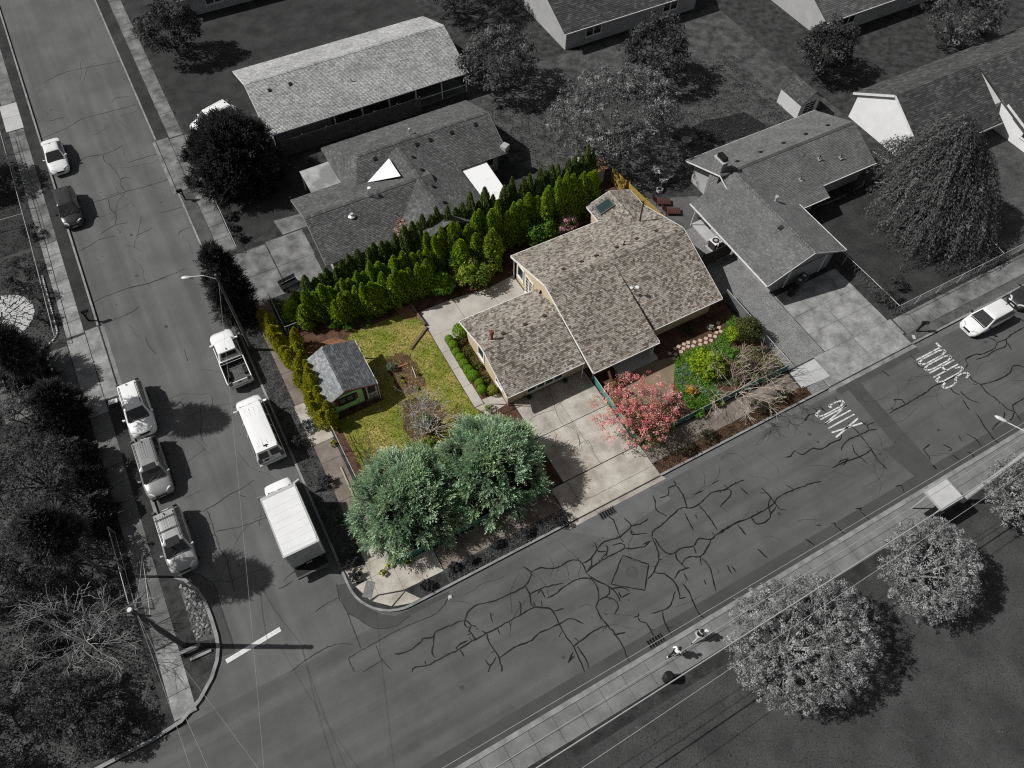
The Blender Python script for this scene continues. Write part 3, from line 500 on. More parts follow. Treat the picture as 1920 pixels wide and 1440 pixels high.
def tabs_of(poly, row=.135, wr=(.09, .30), lift=.022, seed=0):
    """shingle tabs covering a planar polygon whose first edge is the eave"""
    rg = np.random.default_rng(seed); P3 = [np.array(p, float) for p in poly]
    u = P3[1]-P3[0]; u /= np.linalg.norm(u)
    n = np.zeros(3)
    for a, b in zip(P3, P3[1:]+P3[:1]): n += np.cross(a-P3[0], b-P3[0])
    n /= np.linalg.norm(n)
    if n[2] < 0: n = -n
    v = np.cross(n, u)
    if v[2] < 0: v = -v
    Q = [((p-P3[0])@u, (p-P3[0])@v) for p in P3]; vmax = max(q[1] for q in Q); vmin = min(q[1] for q in Q); out = []
    k = 0; vv = vmin-.02
    while vv < vmax-.02:
        v0, v1 = vv, min(vv+row, vmax+.01); vm = min((v0+v1)/2, vmax-.01); xs = []
        vm = max(vm, vmin+.005)
        for (a, b), (c, d) in zip(Q, Q[1:]+Q[:1]):
            if (b-vm)*(d-vm) < 0: xs.append(a+(c-a)*(vm-b)/(d-b))
        xs.sort()
        for x0, x1 in zip(xs[::2], xs[1::2]):
            x = x0-rg.uniform(0, wr[0])
            while x < x1:
                w = rg.uniform(*wr); a, b = max(x, x0), min(x+w, x1); x += w
                if b-a < .03: continue
                l = lift*rg.uniform(.75, 1.4); B = lambda uu, vv2, h: P3[0]+u*uu+v*vv2+n*h
                g_ = .006
                out.append([B(a+g_, v0, .0), B(b-g_, v0, 0.), B(b-g_, v1, .001), B(a+g_, v1, .001), B(a+g_, v0-.012, l+.004), B(b-g_, v0-.012, l+.004), B(b-g_, v1, .006), B(a+g_, v1, .006)])
        vv += row; k += 1
    return out
TABF = [(4, 5, 6, 7), (0, 1, 5, 4), (1, 2, 6, 5), (3, 0, 4, 7)]
def roof_plane(root, poly, pal, row=.135, wr=(.09, .30), th=.13, seed=0, singles=0, deck=None):
    r = MB().slabpoly(poly, th).build('roof', deck or deckm, root)
    T = tabs_of(poly, row, wr, seed=seed); rg = np.random.default_rng(seed+5)
    cl = np.array(pal)[rg.integers(0, len(pal), len(T))]*rg.uniform(.9, 1.1, (len(T), 1))
    order = list(range(len(T)))
    if singles:
        order.sort(key=lambda i: T[i][0][1]-.3*0); pick = set(order[:singles])
        for i in order[:singles]: mesh_obj('shingle', T[i], TABF, shing, r, tint=np.repeat(cl[i][None], 8, 0))
        rest = [i for i in range(len(T)) if i not in pick]
    else: rest = order
    if rest:
        V = np.array([T[i] for i in rest]).reshape(-1, 3); F = [tuple(k*8+j for j in f) for k in range(len(rest)) for f in TABF]
        o = mesh_obj('shingles', V, F, shing, r, tint=np.repeat(cl[rest], 8, 0)); o['kind'] = 'stuff'
    return r
def ridge_caps(root, p, q, pal, step=.25, w=.3, seed=1, name='ridge_cap'):
    p, q = Vector(p), Vector(q); n = int((q-p).length/step); rg = np.random.default_rng(seed); d = (q-p).normalized(); s = d.cross(Vector((0, 0, 1))).normalized(); V = []; F = []; C = []
    for i in range(n):
        a = p+d*step*i; b = p+d*(step*(i+1)-.01); h = Vector((0, 0, .035+.012*(i % 2))); dn = Vector((0, 0, -w*.17+.02)); k = len(V)
        V += [a-s*w/2+dn+h*.6, a+h, a+s*w/2+dn+h*.6, b-s*w/2+dn+h*.5, b+h*.8, b+s*w/2+dn+h*.5]; F += [(k, k+1, k+4, k+3), (k+1, k+2, k+5, k+4), (k, k+3, k+4, k+5, k+2, k+1)[:3]]
        C += [pal[rg.integers(len(pal))]]*6
    o = mesh_obj(name, V, F, shing, root, tint=C); o['kind'] = 'stuff'; return o
def fascia(root, segs, m, w=.035, h=.17, dz=-.06):
    for p, q in segs: MB().bar(Vector(p)+Vector((0, 0, dz)), Vector(q)+Vector((0, 0, dz)), w, h).build('fascia', m, root)
def gutter(root, p, q, m, w=.12, h=.11):
    MB().bar(Vector(p), Vector(q), w, h).build('gutter', m, root)
def wallbox(root, x0, x1, y0, y1, z1, m, z0=GZ): return MB().box(x0, x1, y0, y1, z0, z1).build('wall', m, root)
def wall_gable_x(root, x0, x1, prof, m):
    """profile in (y,z) extruded along x"""
    n = len(prof); V = [(x0, y, z) for y, z in prof]+[(x1, y, z) for y, z in prof]
    return MB().add(V, [tuple(range(n)), tuple(range(n, 2*n))[::-1]]+[(i, i+n, (i+1) % n+n, (i+1) % n) for i in range(n)]).build('wall', m, root)
def wall_gable_y(root, y0, y1, prof, m):
    n = len(prof); V = [(x, y0, z) for x, z in prof]+[(x, y1, z) for x, z in prof]
    return MB().add(V, [tuple(range(n))[::-1], tuple(range(n, 2*n))]+[(i, (i+1) % n, (i+1) % n+n, i+n) for i in range(n)]).build('wall', m, root)
def window(root, axis, c, a0, a1, z0, z1, out, fm, gm, panes=1, bars=0, name='window'):
    """axis 'x': wall plane x=c, spans y a0..a1; out = outward sign"""
    t = .11
    def bx(b, u0, u1, w0, w1, d0, d1):
        lo, hi = sorted((c+out*d0, c+out*d1))
        if axis == 'x': b.box(lo, hi, u0, u1, w0, w1)
        else: b.box(u0, u1, lo, hi, w0, w1)
    b = MB(); bx(b, a0-t, a1+t, z0-t, z0, .0, .06); bx(b, a0-t, a1+t, z1, z1+t, 0, .06); bx(b, a0-t, a0, z0, z1, 0, .06); bx(b, a1, a1+t, z0, z1, 0, .06)
    for i in range(1, panes): u = a0+(a1-a0)*i/panes; bx(b, u-.07, u+.07, z0, z1, 0, .055)
    w = b.build(name, fm, root)
    for i in range(panes):
        u0 = a0+(a1-a0)*i/panes+(.07 if i else 0); u1 = a0+(a1-a0)*(i+1)/panes-(.07 if i < panes-1 else 0)
        g_ = MB(); bx(g_, u0, u1, z0, z1, .004, .02); g_.build('pane', gm, w)
        if bars:
            m_ = MB()
            for k in range(1, bars+1): zz = z0+(z1-z0)*k/(bars+1); bx(m_, u0, u1, zz-.02, zz+.02, .02, .032)
            m_.build('glazing_bars', fm, w)
    s = MB(); bx(s, a0-t-.04, a1+t+.04, z0-t-.05, z0-t, 0, .1); s.build('sill', fm, w)
    return w
ventm = mat('vent_brown', (.05, .035, .028), .6); pipem = mat('pipe_black', gv(.012), .5); galv = mat('galvanised', gv(.45), .4, metal=.3)
def roof_vent(root, x, y, z, m, slope, up, s=.16):
    """low box vent; slope rise per metre along unit vector up (x,y)"""
    b = MB(); V = []
    for h in (0, .1):
        k = 1 if h == 0 else .82
        for dx, dy in ((-1, -1), (1, -1), (1, 1), (-1, 1)):
            X, Y = dx*s*k, dy*s*k; V.append((x+X, y+Y, z+(X*up[0]+Y*up[1])*slope+h+.012))
    b.add(V, [(4, 5, 6, 7), (0, 1, 5, 4), (1, 2, 6, 5), (2, 3, 7, 6), (3, 0, 4, 7)]); return b.build('roof_vent', m, root)
def vent_pipe(root, x, y, z, h, r, m, cap=None, name='vent_pipe'):
    b = MB(); prof = [(r*2.2, -.03), (r*1.2, .05), (r, .07), (r, h)]
    if cap: prof += [(cap, h), (cap, h+cap*1.2), (cap*.8, h+cap*1.5)]
    b.lathe((x, y, z), prof, 12); return b.build(name, m, root, smooth=False)

# ----- the corner house
H = empty('corner_house', (0, 0, 0), 0, 'beige single-storey house with mottled brown shingle roof on the green lot', 'house')
wall_gable_x(H, 20.6, 26.05, [(24.7, GZ), (24.7, 2.72), (30.3, 4.36), (35.2, 2.5), (35.2, GZ)], beige)
wall_gable_x(H, 26.05, 32.75, [(24.7, GZ), (24.7, 2.28), (30.3, 4.36), (35.2, 2.5), (35.2, GZ)], beige)
wall_gable_x(H, 14.1, 20.597, [(24.66, GZ), (24.66, 2.3), (27.95, 3.36), (31.4, 2.25), (31.4, GZ)], beige)
wall_gable_y(H, 35.203, 37.25, [(29.1, GZ), (29.1, 2.5), (30.95, 3.16), (32.8, 2.5), (32.8, GZ)], beige)
S0, S1, S2 = (4.5-2.5)/5.35, (4.5-2.35)/7.35, (4.5-2.25)/6.1
roof_plane(H, [(33.15, 35.65, 2.5), (20.3, 35.65, 2.5), (20.3, 30.3, 4.5), (33.15, 30.3, 4.5)], PAL_BROWN, seed=1)
roof_plane(H, [(20.3, 22.95, 2.35), (26.22, 22.95, 2.35), (26.22, 30.3, 4.5), (20.3, 30.3, 4.5)], PAL_BROWN, seed=2, singles=150)
roof_plane(H, [(26.226, 24.2, 2.25), (33.15, 24.2, 2.25), (33.15, 30.3, 4.5), (26.226, 30.3, 4.5)], PAL_BROWN, seed=3)
roof_plane(H, [(28.75, 37.6, 2.5), (28.75, 35.65, 2.5), (30.95, 33.5, 3.31), (30.95, 37.6, 3.31)], PAL_BROWN, seed=4)
roof_plane(H, [(33.153, 35.65, 2.5), (33.153, 37.6, 2.5), (30.95, 37.6, 3.31), (30.95, 33.5, 3.31)], PAL_BROWN, seed=5)
roof_plane(H, [(13.7, 24.1, 2.3), (20.29, 24.1, 2.3), (20.29, 27.95, 3.5), (13.7, 27.95, 3.5)], PAL_BROWN, seed=6, singles=150)
roof_plane(H, [(20.59, 31.8, 2.3), (13.7, 31.8, 2.3), (13.7, 27.95, 3.5), (20.59, 27.95, 3.5)], PAL_BROWN, seed=7)
ridge_caps(H, (20.32, 30.3, 4.5), (33.13, 30.3, 4.5), PAL_BROWN); ridge_caps(H, (13.72, 27.95, 3.5), (20.55, 27.95, 3.5), PAL_BROWN); ridge_caps(H, (30.95, 37.58, 3.31), (30.95, 33.6, 3.31), PAL_BROWN)
fascia(H, [((20.28, 35.65, 2.5), (20.28, 30.3, 4.5)), ((20.28, 30.3, 4.5), (20.28, 22.95, 2.35)), ((33.17, 35.65, 2.5), (33.17, 30.3, 4.5)), ((33.17, 30.3, 4.5), (33.17, 24.2, 2.25)), ((26.24, 24.2, 2.6), (26.24, 22.95, 2.35)),
    ((13.68, 31.8, 2.3), (13.68, 27.95, 3.5)), ((13.68, 27.95, 3.5), (13.68, 24.1, 2.3)), ((28.73, 37.6, 2.5), (28.73, 35.65, 2.5)), ((28.75, 37.62, 2.5), (30.95, 37.62, 3.31)), ((30.95, 37.62, 3.31), (33.15, 37.62, 2.5))], white)
for p, q in (((20.3, 35.7, 2.44), (28.7, 35.7, 2.44)), ((20.3, 22.9, 2.29), (26.22, 22.9, 2.29)), ((26.25, 24.15, 2.19), (33.15, 24.15, 2.19)), ((13.7, 24.05, 2.24), (20.25, 24.05, 2.24)), ((20.2, 31.85, 2.24), (13.7, 31.85, 2.24)), ((33.2, 37.6, 2.44), (33.2, 35.7, 2.44))): gutter(H, p, q, white, .1, .1)
for a in (1, 2): pass
window(H, 'x', 20.6, 34.05, 34.85, .95, 2.1, -1, white, glassd)
window(H, 'x', 20.6, 32.55, 33.5, .25, 2.1, -1, white, glassd, 2, 4, name='french_door')
window(H, 'x', 14.1, 28.55, 29.35, .95, 2.0, -1, white, glassd)
window(H, 'x', 14.1, 25.55, 26.45, .95, 2.0, -1, white, glassd, 2)
window(H, 'y', 24.66, 15.75, 18.75, .62, 1.35, -1, white, glassd, 4)
window(H, 'y', 24.7, 22.0, 23.4, .9, 2.0, -1, white, glassd, 2)
MB().box(24.5, 25.4, 24.62, 24.69, .3, 2.25).build('door', mat('door_brown', (.08, .045, .03), .5), H)
for x, y in ((26.0, 23.2),): MB().box(x-.05, x+.05, y-.05, y+.05, GZ, 2.4).build('porch_post', white, H)
MB().box(22.9, 26.45, 22.75, 24.68, GZ, GZ+.16).build('porch_slab', mat('porch_grey', (.36, .36, .36), .85, (.42, .42, .42), 1.), H, bevel=.02)
for pts in ([(20.15, 24.03, 2.25), (20.15, 24.03, .2)], [(14.0, 24.08, 2.2), (14.02, 24.55, 2.0), (14.02, 24.58, .25)], [(20.42, 35.6, 2.4), (20.42, 35.3, 2.2), (20.42, 35.28, .2)], [(25.95, 22.95, 2.25), (25.95, 23.1, 2.1), (25.95, 23.12, .3)]): MB().tube(pts, .035, 6).build('downpipe', white, H)
for px, py in ((752,368), (866,317), (959,275), (1088,217), (1214,161), (1335,107)):
    X, Y = px, py
for x, y in [(22.55,31.08),(24.2,31.14),(25.56,31.18),(27.48,31.25),(29.39,31.3),(31.26,31.36)]: roof_vent(H, x, 31.3, 4.5-S0*1.0, ventm, -S0, (0, 1))
for x, y in [(15.77,28.87),(17.62,28.91),(19.32,28.94)]: roof_vent(H, x, 28.55, 3.5-.6*.312, ventm, -.312, (0, 1))
rust = mat('rusty_flue', (.12, .035, .022), .7, (.2, .06, .035), 6.)
vent_pipe(H, *(14.77,28.5), 3.32, .75, .1, rust, .17, 'flue')
mast = (31.26,33.41); MB().tube([(mast[0], mast[1], 3.2), (mast[0]-.05, mast[1], 5.6)], .07, 8).build('flue', mat('flue_dark', (.06, .04, .035), .5), H)
vent_pipe(H, *(28.09,31.23), 4.25, .35, .045, pipem); vent_pipe(H, *(20.51,31.21), 2.55, .25, .06, pipem)
at_ = (26.58,27.05); zz = 4.5-S2*(30.3-at_[1])
an = MB().tube([(at_[0], at_[1], zz), (at_[0], at_[1], zz+.75)], .03, 6).build('antenna_mast', galv, H)
MB().tube([(at_[0]-.35, at_[1]+.2, zz+.72), (at_[0]+.1, at_[1], zz+.75)], .025, 6).build('arm', galv, an); MB().lathe((at_[0], at_[1], zz+.75), [(.02, 0), (.13, .1), (.16, .2), (.15, .21)], 12).build('dish', whiteg, an)
MB().lathe((at_[0]-.38, at_[1]+.22, zz+.7), [(.02, 0), (.1, .08), (.12, .16), (.1, .17)], 12).build('dish', whiteg, an)
# skylight on the rear wing, tilted with the roof
k_ = (3.31-2.5)/2.2
def onl(x, y, h): return (x-h*k_*.9, y, 2.5+(x-28.75)*k_+h)
b = MB(); Q = [(29.15, 37.0), (30.55, 37.0), (30.55, 36.0), (29.15, 36.0)]
b.add([onl(x, y, 0) for x, y in Q]+[onl(x, y, .14) for x, y in Q], [(4, 7, 6, 5), (0, 4, 5, 1), (1, 5, 6, 2), (2, 6, 7, 3), (3, 7, 4, 0)]); sk = b.build('skylight', mat('skylight_frame', (.10, .095, .09), .5), H)
Q = [(29.25, 36.92), (30.45, 36.92), (30.45, 36.08), (29.25, 36.08)]; MB().poly([onl(x, y, .15) for x, y in Q]).build('pane', glassd, sk)

# ----- green shed
SH = empty('garden_shed', (0, 0, 0), 0, 'small green shed with maroon shutters and grey shingle roof on the lawn', 'shed')
green = mat('green_boards', (.34, .66, .26), .7, (.40, .72, .31), 1.5); maroon = mat('maroon_paint', (.115, .028, .035), .6)
wall_gable_y(SH, 29.98, 33.7, [(2.35, .25), (2.35, 2.05), (3.55, 2.74), (4.85, 2.33), (4.85, .25)], mat('shed_core', (.12, .26, .09), .8))
for i in range(8):       # lapped front boards
    z0 = .27+i*.225; z1 = z0+.215
    xr = 4.85; xl = 2.35
    if z0 > 2.02: xl, xr = 2.35+(z0-2.0)*1.6, 4.85-(z0-2.0)*1.1
    MB().box(xl-.003, xr+.003, 29.93, 29.977, z0, min(z1, 2.3)).build('board', green, SH, bevel=.01)
for i in range(16): MB().box(2.31, 2.348, 29.98+i*.233, 29.98+i*.233+.222, .27, 2.02).build('board', green, SH)
MB().box(2.28, 2.4, 29.9, 29.99, .2, 2.0).build('corner_trim', white, SH); MB().box(4.8, 4.93, 29.89, 29.995, .2, 2.3).build('corner_trim', maroon, SH)
roof_plane(SH, [(2.02, 34.15, 1.94), (2.02, 29.7, 1.94), (3.56, 29.7, 2.82), (3.56, 34.15, 2.82)], PAL_SHED_LIT, row=.16, wr=(.12, .3), th=.06, seed=21, singles=120)
roof_plane(SH, [(5.95, 29.7, 2.05), (5.95, 34.15, 2.05), (3.563, 34.15, 2.82), (3.563, 29.7, 2.82)], PAL_SHED, row=.17, wr=(.16, .3), th=.06, seed=22, singles=170)
ridge_caps(SH, (3.56, 29.72, 2.82), (3.56, 34.1, 2.82), PAL_SHED, w=.22)
fascia(SH, [((2.0, 29.7, 1.94), (2.0, 34.15, 1.94)), ((5.98, 29.7, 2.05), (5.98, 34.15, 2.05))], white, h=.1, dz=-.03)
fascia(SH, [((2.02, 29.68, 1.94), (3.56, 29.68, 2.82)), ((3.56, 29.68, 2.82), (5.95, 29.68, 2.05))], maroon, h=.1, dz=-.05)
window(SH, 'y', 29.93, 3.0, 4.0, 1.15, 1.75, -1, mat('black_frame', gv(.015), .5), glassmat('shed_glass', (.12, .15, .16)), 2)
for x in (2.66, 4.12):
    s_ = MB().box(x, x+.24, 29.87, 29.928, 1.08, 1.82).build('shutter', maroon, SH); MB().lathe((x+.12, 29.86, 1.4), [(.055, 0), (.055, .1)], 8).build('heart', mat('shutter_pink', (.5, .2, .2), .7), s_)
for x, y in ((5.8, 29.85), (5.8, 33.8), (5.1, 29.9)): MB().box(x-.045, x+.045, y-.045, y+.045, GZ, 2.1 if x > 5.5 else 2.3).build('post', white, SH)
MB().bar((5.1, 29.9, 1.75), (5.5, 29.9, 2.15), .06, .05).build('brace', white, SH); MB().bar((5.8, 29.85, 1.75), (5.45, 29.85, 2.15), .06, .05).build('brace', white, SH)
for i in range(6): MB().box(5.16+i*.11, 5.2+i*.11, 29.85, 29.89, .3, .85).build('baluster', whiteg, SH)
MB().box(5.1, 5.8, 29.83, 29.91, .85, .92).build('rail', whiteg, SH); MB().box(4.86, 5.9, 29.75, 33.8, GZ, .28).build('deck', mat('shed_deck', (.12, .10, .08), .9), SH); MB().box(2.25, 4.95, 29.88, 33.75, GZ, .26).build('base', concd, SH)
MB().tube([(5.95, 29.66, 2.0), (5.92, 29.6, 1.9), (5.92, 29.58, .3)], .04, 6).build('downpipe', white, SH)

# ----- grey L-shaped house across the hedge
N1 = empty('neighbour_house', (0, 0, 0), 0, 'grey house with rambling dark shingle roof and white valley patch behind the hedge', 'house')
wallg = mat('grey_siding', gv(.30), .8, gv(.36), .8); walll = mat('pale_siding', gv(.44), .8, gv(.5), .8)
wallbox(N1, 12.2, 25.4, 47.5, 54.4, 2.35, wallg); wallbox(N1, 7.4, 20.5, 42.6, 49.4, 2.35, wallg); wallbox(N1, 13.6, 20.5, 40.3, 47.4, 2.35, wallg)
ZE, ZR = 2.5, 4.2
roof_plane(N1, [(26, 55.0, ZE), (11.3, 55.0, ZE), (13.3, 50.6, ZR), (26, 50.6, ZR)], PAL_GREY, seed=31)
roof_plane(N1, [(11.3, 55.0, ZE), (11.3, 46.7, ZE), (13.3, 50.6, ZR)], PAL_GREY, seed=32)
roof_plane(N1, [(11.3, 46.7, ZE), (26, 46.7, ZE), (26, 50.6, ZR), (13.3, 50.6, ZR)], PAL_GREY, seed=33)
roof_plane(N1, [(6.7, 41.7, ZE), (18, 41.7, ZE), (18, 45.7, ZR), (6.7, 45.7, ZR)], PAL_GREY, seed=34)
roof_plane(N1, [(18, 50.0, ZE), (6.7, 50.0, ZE), (6.7, 45.7, ZR), (18, 45.7, ZR)], PAL_GREY, seed=35)
roof_plane(N1, [(21.2, 39.7, ZE), (21.2, 50, ZE), (16.9, 50, ZR+.06), (16.9, 39.7, ZR+.06)], PAL_GREY, seed=36)
roof_plane(N1, [(12.7, 50, ZE), (12.7, 39.7, ZE), (16.9, 39.7, ZR+.06), (16.9, 50, ZR+.06)], PAL_GREY, seed=37)
wall_gable_y(N1, 40.2, 40.35, [(13.6, GZ), (13.6, 2.7), (16.9, 4.0), (20.5, 2.6), (20.5, GZ)], wallg)
for s_ in (((13.3, 50.6, ZR), (25.95, 50.6, ZR)), ((6.75, 45.7, ZR), (16.5, 45.7, ZR)), ((16.9, 39.75, ZR+.06), (16.9, 50, ZR+.06))): ridge_caps(N1, *s_, PAL_GREY)
fascia(N1, [((6.68, 41.7, ZE), (6.68, 45.7, ZR)), ((6.68, 45.7, ZR), (6.68, 50, ZE)), ((26.02, 46.7, ZE), (26.02, 50.6, ZR))], gv and mat('grey_trim', gv(.22), .7), h=.14)
membrane = mat('white_membrane', gv(.78), .6, gv(.72), .6)
MB().slabpoly([(*(15.62,49.14), 4.12), (*(15.62,46.67), 4.12), (*(13.07,48.08), 3.35)], .03).build('valley_patch', membrane, N1)
b = MB().slabpoly([(8.6, 50.25, 2.25), (11.3, 50.25, 2.3), (11.3, 53.3, 2.3), (8.6, 53.3, 2.25)], .05); b.build('porch_cover', mat('porch_metal', gv(.20), .5, gv(.36), .5, mid=(.45, .6)), N1)
for x, y in ((8.7, 50.4), (8.7, 53.2)): MB().box(x-.05, x+.05, y-.05, y+.05, GZ, 2.2).build('porch_post', whiteg, N1)
b = MB().slabpoly([(21.4, 42.2, 2.2), (23.7, 42.2, 2.2), (23.8, 46.9, 2.35), (21.4, 46.9, 2.35)], .05); pc = b.build('patio_cover', mat('white_panels', gv(.74), .6, gv(.5), .9, mid=(.55, .75)), N1)
for x, y in ((23.6, 42.4), (21.5, 42.4), (23.6, 46.7)): MB().box(x-.05, x+.05, y-.05, y+.05, GZ, 2.2).build('patio_post', whiteg, N1)
window(N1, 'x', 25.4, 48.2, 49.3, 1.1, 2.0, 1, whiteg, glassg); window(N1, 'y', 47.5, 24.0, 24.9, 1.0, 2.0, -1, whiteg, glassg)
sl1 = (ZR-ZE)/3.9
for x in (24.4, 22.0, 19.9, 18.6, 14.6): roof_vent(N1, x, 49.85, ZR-sl1*.75, pipem, sl1, (0, 1), .17)
for y in (48.4, 46.6, 44.3, 42.2): roof_vent(N1, 17.6, y, ZR-.7*.4+.06, pipem, -.4, (1, 0), .17)
vent_pipe(N1, 18.6, 51.4, 3.9, .45, .05, galv, .13); vent_pipe(N1, 10.3, 44.6, 3.8, .2, .15, galv); vent_pipe(N1, 15.0, 47.6, 3.5, .3, .05, galv, .07)
MB().tube([(12.3, 45.55, 4.15), (12.3, 45.55, 4.9)], .04, 6).build('antenna_mast', galv, N1); MB().lathe((12.45, 45.7, 4.85), [(.1, 0), (.16, .05), (.16, .12)], 10).build('dish', whiteg, N1)
MB().tube([(13.9, 43.3, 3.0), (13.7, 43.4, 3.6)], .035, 6).build('vent_pipe', pipem, N1)
MB().box(25.6, 26.3, 46.9, 47.5, 2.5, 3.0, rz=.5).build('roof_cowl', galv, N1)
# leaf litter lodged in the roof valley
rg = np.random.default_rng(3); n_ = 500; c_ = np.stack([rg.uniform(12.9, 14.0, n_), rg.uniform(40.3, 43.2, n_), np.full(n_, 3.22)], 1); c_[:, 2] = 2.72+np.abs(c_[:, 0]-12.7)*.41
keep = rg.random(n_) < .8; c_ = c_[keep]; d_ = rg.normal(size=(len(c_), 2, 3))*.06; Vq = np.stack([c_-d_[:, 0], c_-d_[:, 1], c_+d_[:, 0], c_+d_[:, 1]], 1)
Vq[:, :, 2] = c_[:, None, 2]+rg.uniform(0, .05, (len(c_), 4))
o = mobj('fallen_leaves', quads_mesh('fallen_leaves', Vq, np.array([(.2, .09, .06), (.3, .17, .12), (.14, .07, .05), (.33, .24, .2)])[rg.integers(0, 4, len(c_))]), shing); tag(o, 'reddish brown leaf litter lodged in the valley of the grey roof', 'leaves', kind='stuff')

# ----- pale-roofed house at the top
N2 = empty('neighbour_house', (0, 0, 0), 0, 'pale house with light speckled shingle roof and covered patio beyond the wooden fence', 'house')
wallbox(N2, 8.3, 14.0, 60.1, 68.4, 2.4, wallg); wallbox(N2, 14.0, 27.5, 62.6, 68.4, 2.4, wallg)
roof_plane(N2, [(7.7, 58.9, 2.45), (28.2, 58.9, 2.45), (28.2, 64.2, 4.4), (7.7, 64.2, 4.4)], PAL_LIGHT, seed=41)
roof_plane(N2, [(28.2, 69.5, 2.45), (7.7, 69.5, 2.45), (7.7, 64.2, 4.4), (28.2, 64.2, 4.4)], PAL_LIGHT, seed=42)
ridge_caps(N2, (7.75, 64.2, 4.4), (28.1, 64.2, 4.4), PAL_LIGHT)
wall_gable_x(N2, 8.28, 8.45, [(60.1, GZ), (60.1, 2.75), (64.2, 4.2), (68.3, 2.75), (68.3, GZ)], wallg)
gutter(N2, (7.7, 58.85, 2.38), (28.2, 58.85, 2.38), whiteg, .1, .1); fascia(N2, [((7.68, 58.9, 2.45), (7.68, 64.2, 4.4)), ((7.68, 64.2, 4.4), (7.68, 69.5, 2.45))], whiteg)
for x in (14.1, 16.9, 19.7, 22.5, 25.3, 28): MB().box(x-.06, x+.06, 59.05, 59.17, GZ, 2.35).build('patio_post', whiteg, N2)
MB().box(14.06, 28, 59.0, 62.6, GZ, GZ+.06).build('patio_floor', concd, N2); MB().box(14.06, 28, 59.03, 59.1, .95, 1.03).build('patio_rail', whiteg, N2)
for x, y in ((9.6, 62.9), (11.6, 62.9)): roof_vent(N2, x, y, 4.4-.368*(64.2-y), pipem, .368, (0, 1), .16)
vent_pipe(N2, 17.0, 61.5, 3.4, .4, .05, galv)

# ----- grey house with attached garage on the right
N3 = empty('neighbour_house', (0, 0, 0), 0, 'mid grey house with brick chimney and attached garage facing the pale driveway', 'house')
wall_gable_x(N3, 40.6, 54.6, [(30.8, GZ), (30.8, 2.5), (34.0, 4.02), (37.9, 2.4), (37.9, GZ)], wallg)
wall_gable_y(N3, 23.9, 32, [(38.45, GZ), (38.45, 2.75), (41.1, 4.02), (44.7, 2.55), (44.7, GZ)], mat('grey_block', gv(.20), .9, gv(.26), 2., .3, 12))
wallbox(N3, 44.7, 48.2, 29.9, 31, 2.4, wallg)
roof_plane(N3, [(55, 38.35, 2.5), (39.8, 38.35, 2.5), (39.8, 34.0, 4.2), (55, 34.0, 4.2)], PAL_N3, seed=51)
roof_plane(N3, [(48.6, 30.15, 2.5), (55, 30.15, 2.5), (55, 34.0, 4.2), (48.6, 34, 4.2)], PAL_N3, seed=52)
roof_plane(N3, [(42, 29.0, 2.2), (48.594, 29.0, 2.2), (48.594, 34.0, 4.203), (42, 34, 4.203)], PAL_N3, seed=53)
roof_plane(N3, [(37.0, 33.8, 2.45), (37.0, 23.35, 2.45), (41.1, 23.35, 4.25), (41.1, 33.8, 4.25)], PAL_N3, seed=54)
roof_plane(N3, [(45.25, 23.35, 2.45), (45.25, 33.8, 2.45), (41.1, 33.8, 4.25), (41.1, 23.35, 4.25)], PAL_N3, seed=55)
ridge_caps(N3, (39.85, 34, 4.2), (54.95, 34, 4.2), [gv(.07), gv(.08)]); ridge_caps(N3, (41.1, 23.4, 4.25), (41.1, 33.7, 4.25), [gv(.15), gv(.17), gv(.12)])
gutter(N3, (36.95, 33.8, 2.4), (36.95, 23.35, 2.4), whiteg); gutter(N3, (45.3, 23.35, 2.4), (45.3, 29.3, 2.4), whiteg, .14, .12); gutter(N3, (48.6, 30.1, 2.44), (55, 30.1, 2.44), whiteg); gutter(N3, (45.3, 28.95, 2.14), (48.6, 28.95, 2.14), whiteg); gutter(N3, (39.8, 38.4, 2.44), (55, 38.4, 2.44), whiteg, .09, .09)
fascia(N3, [((39.78, 38.35, 2.5), (39.78, 34, 4.2)), ((39.78, 34, 4.2), (39.78, 32.6, 3.6)), ((37, 23.33, 2.45), (41.1, 23.33, 4.25)), ((41.1, 23.33, 4.25), (45.25, 23.33, 2.45))], whiteg, h=.12)
gd = MB().box(40.0, 43.6, 23.84, 23.895, .2, 2.2).build('garage_door', mat('garage_door_grey', gv(.24), .7, gv(.28), 2.), N3)
for i in range(5): MB().box(40.02, 43.58, 23.81, 23.838, .22+i*.4, .58+i*.4).build('panel', MATS['garage_door_grey'], gd)
for x in (39.9, 43.7): MB().box(x-.08, x+.08, 23.8, 23.898, GZ, 2.3).build('door_jamb', whiteg, N3)
brick = mat('chimney_brick', gv(.17), .9, gv(.24), 4., .4, 20)
ch = MB().box(40.02, 40.6, 34.3, 35.4, GZ, 5.1).build('chimney', brick, N3); MB().box(39.95, 40.67, 34.22, 35.48, 5.1, 5.22).build('cap', concl, ch); MB().box(40.08, 40.54, 34.4, 35.3, 5.22, 5.55).build('flue', pipem, ch)
for i in range(16):
    for j in range(3): MB().box(39.99, 40.017, 34.33+j*.36+(i % 2)*.08, 34.62+j*.36+(i % 2)*.08, 1.2+i*.24, 1.4+i*.24).build('brick', mat('brick_face', gv(.15), .9, gv(.21), 5.), ch)
s3 = 1.7/4.35
for x in (42.6, 45.2, 47.8, 50.4, 53.0): roof_vent(N3, x, 35.1, 4.2-s3*1.1, pipem, -s3, (0, 1), .16)
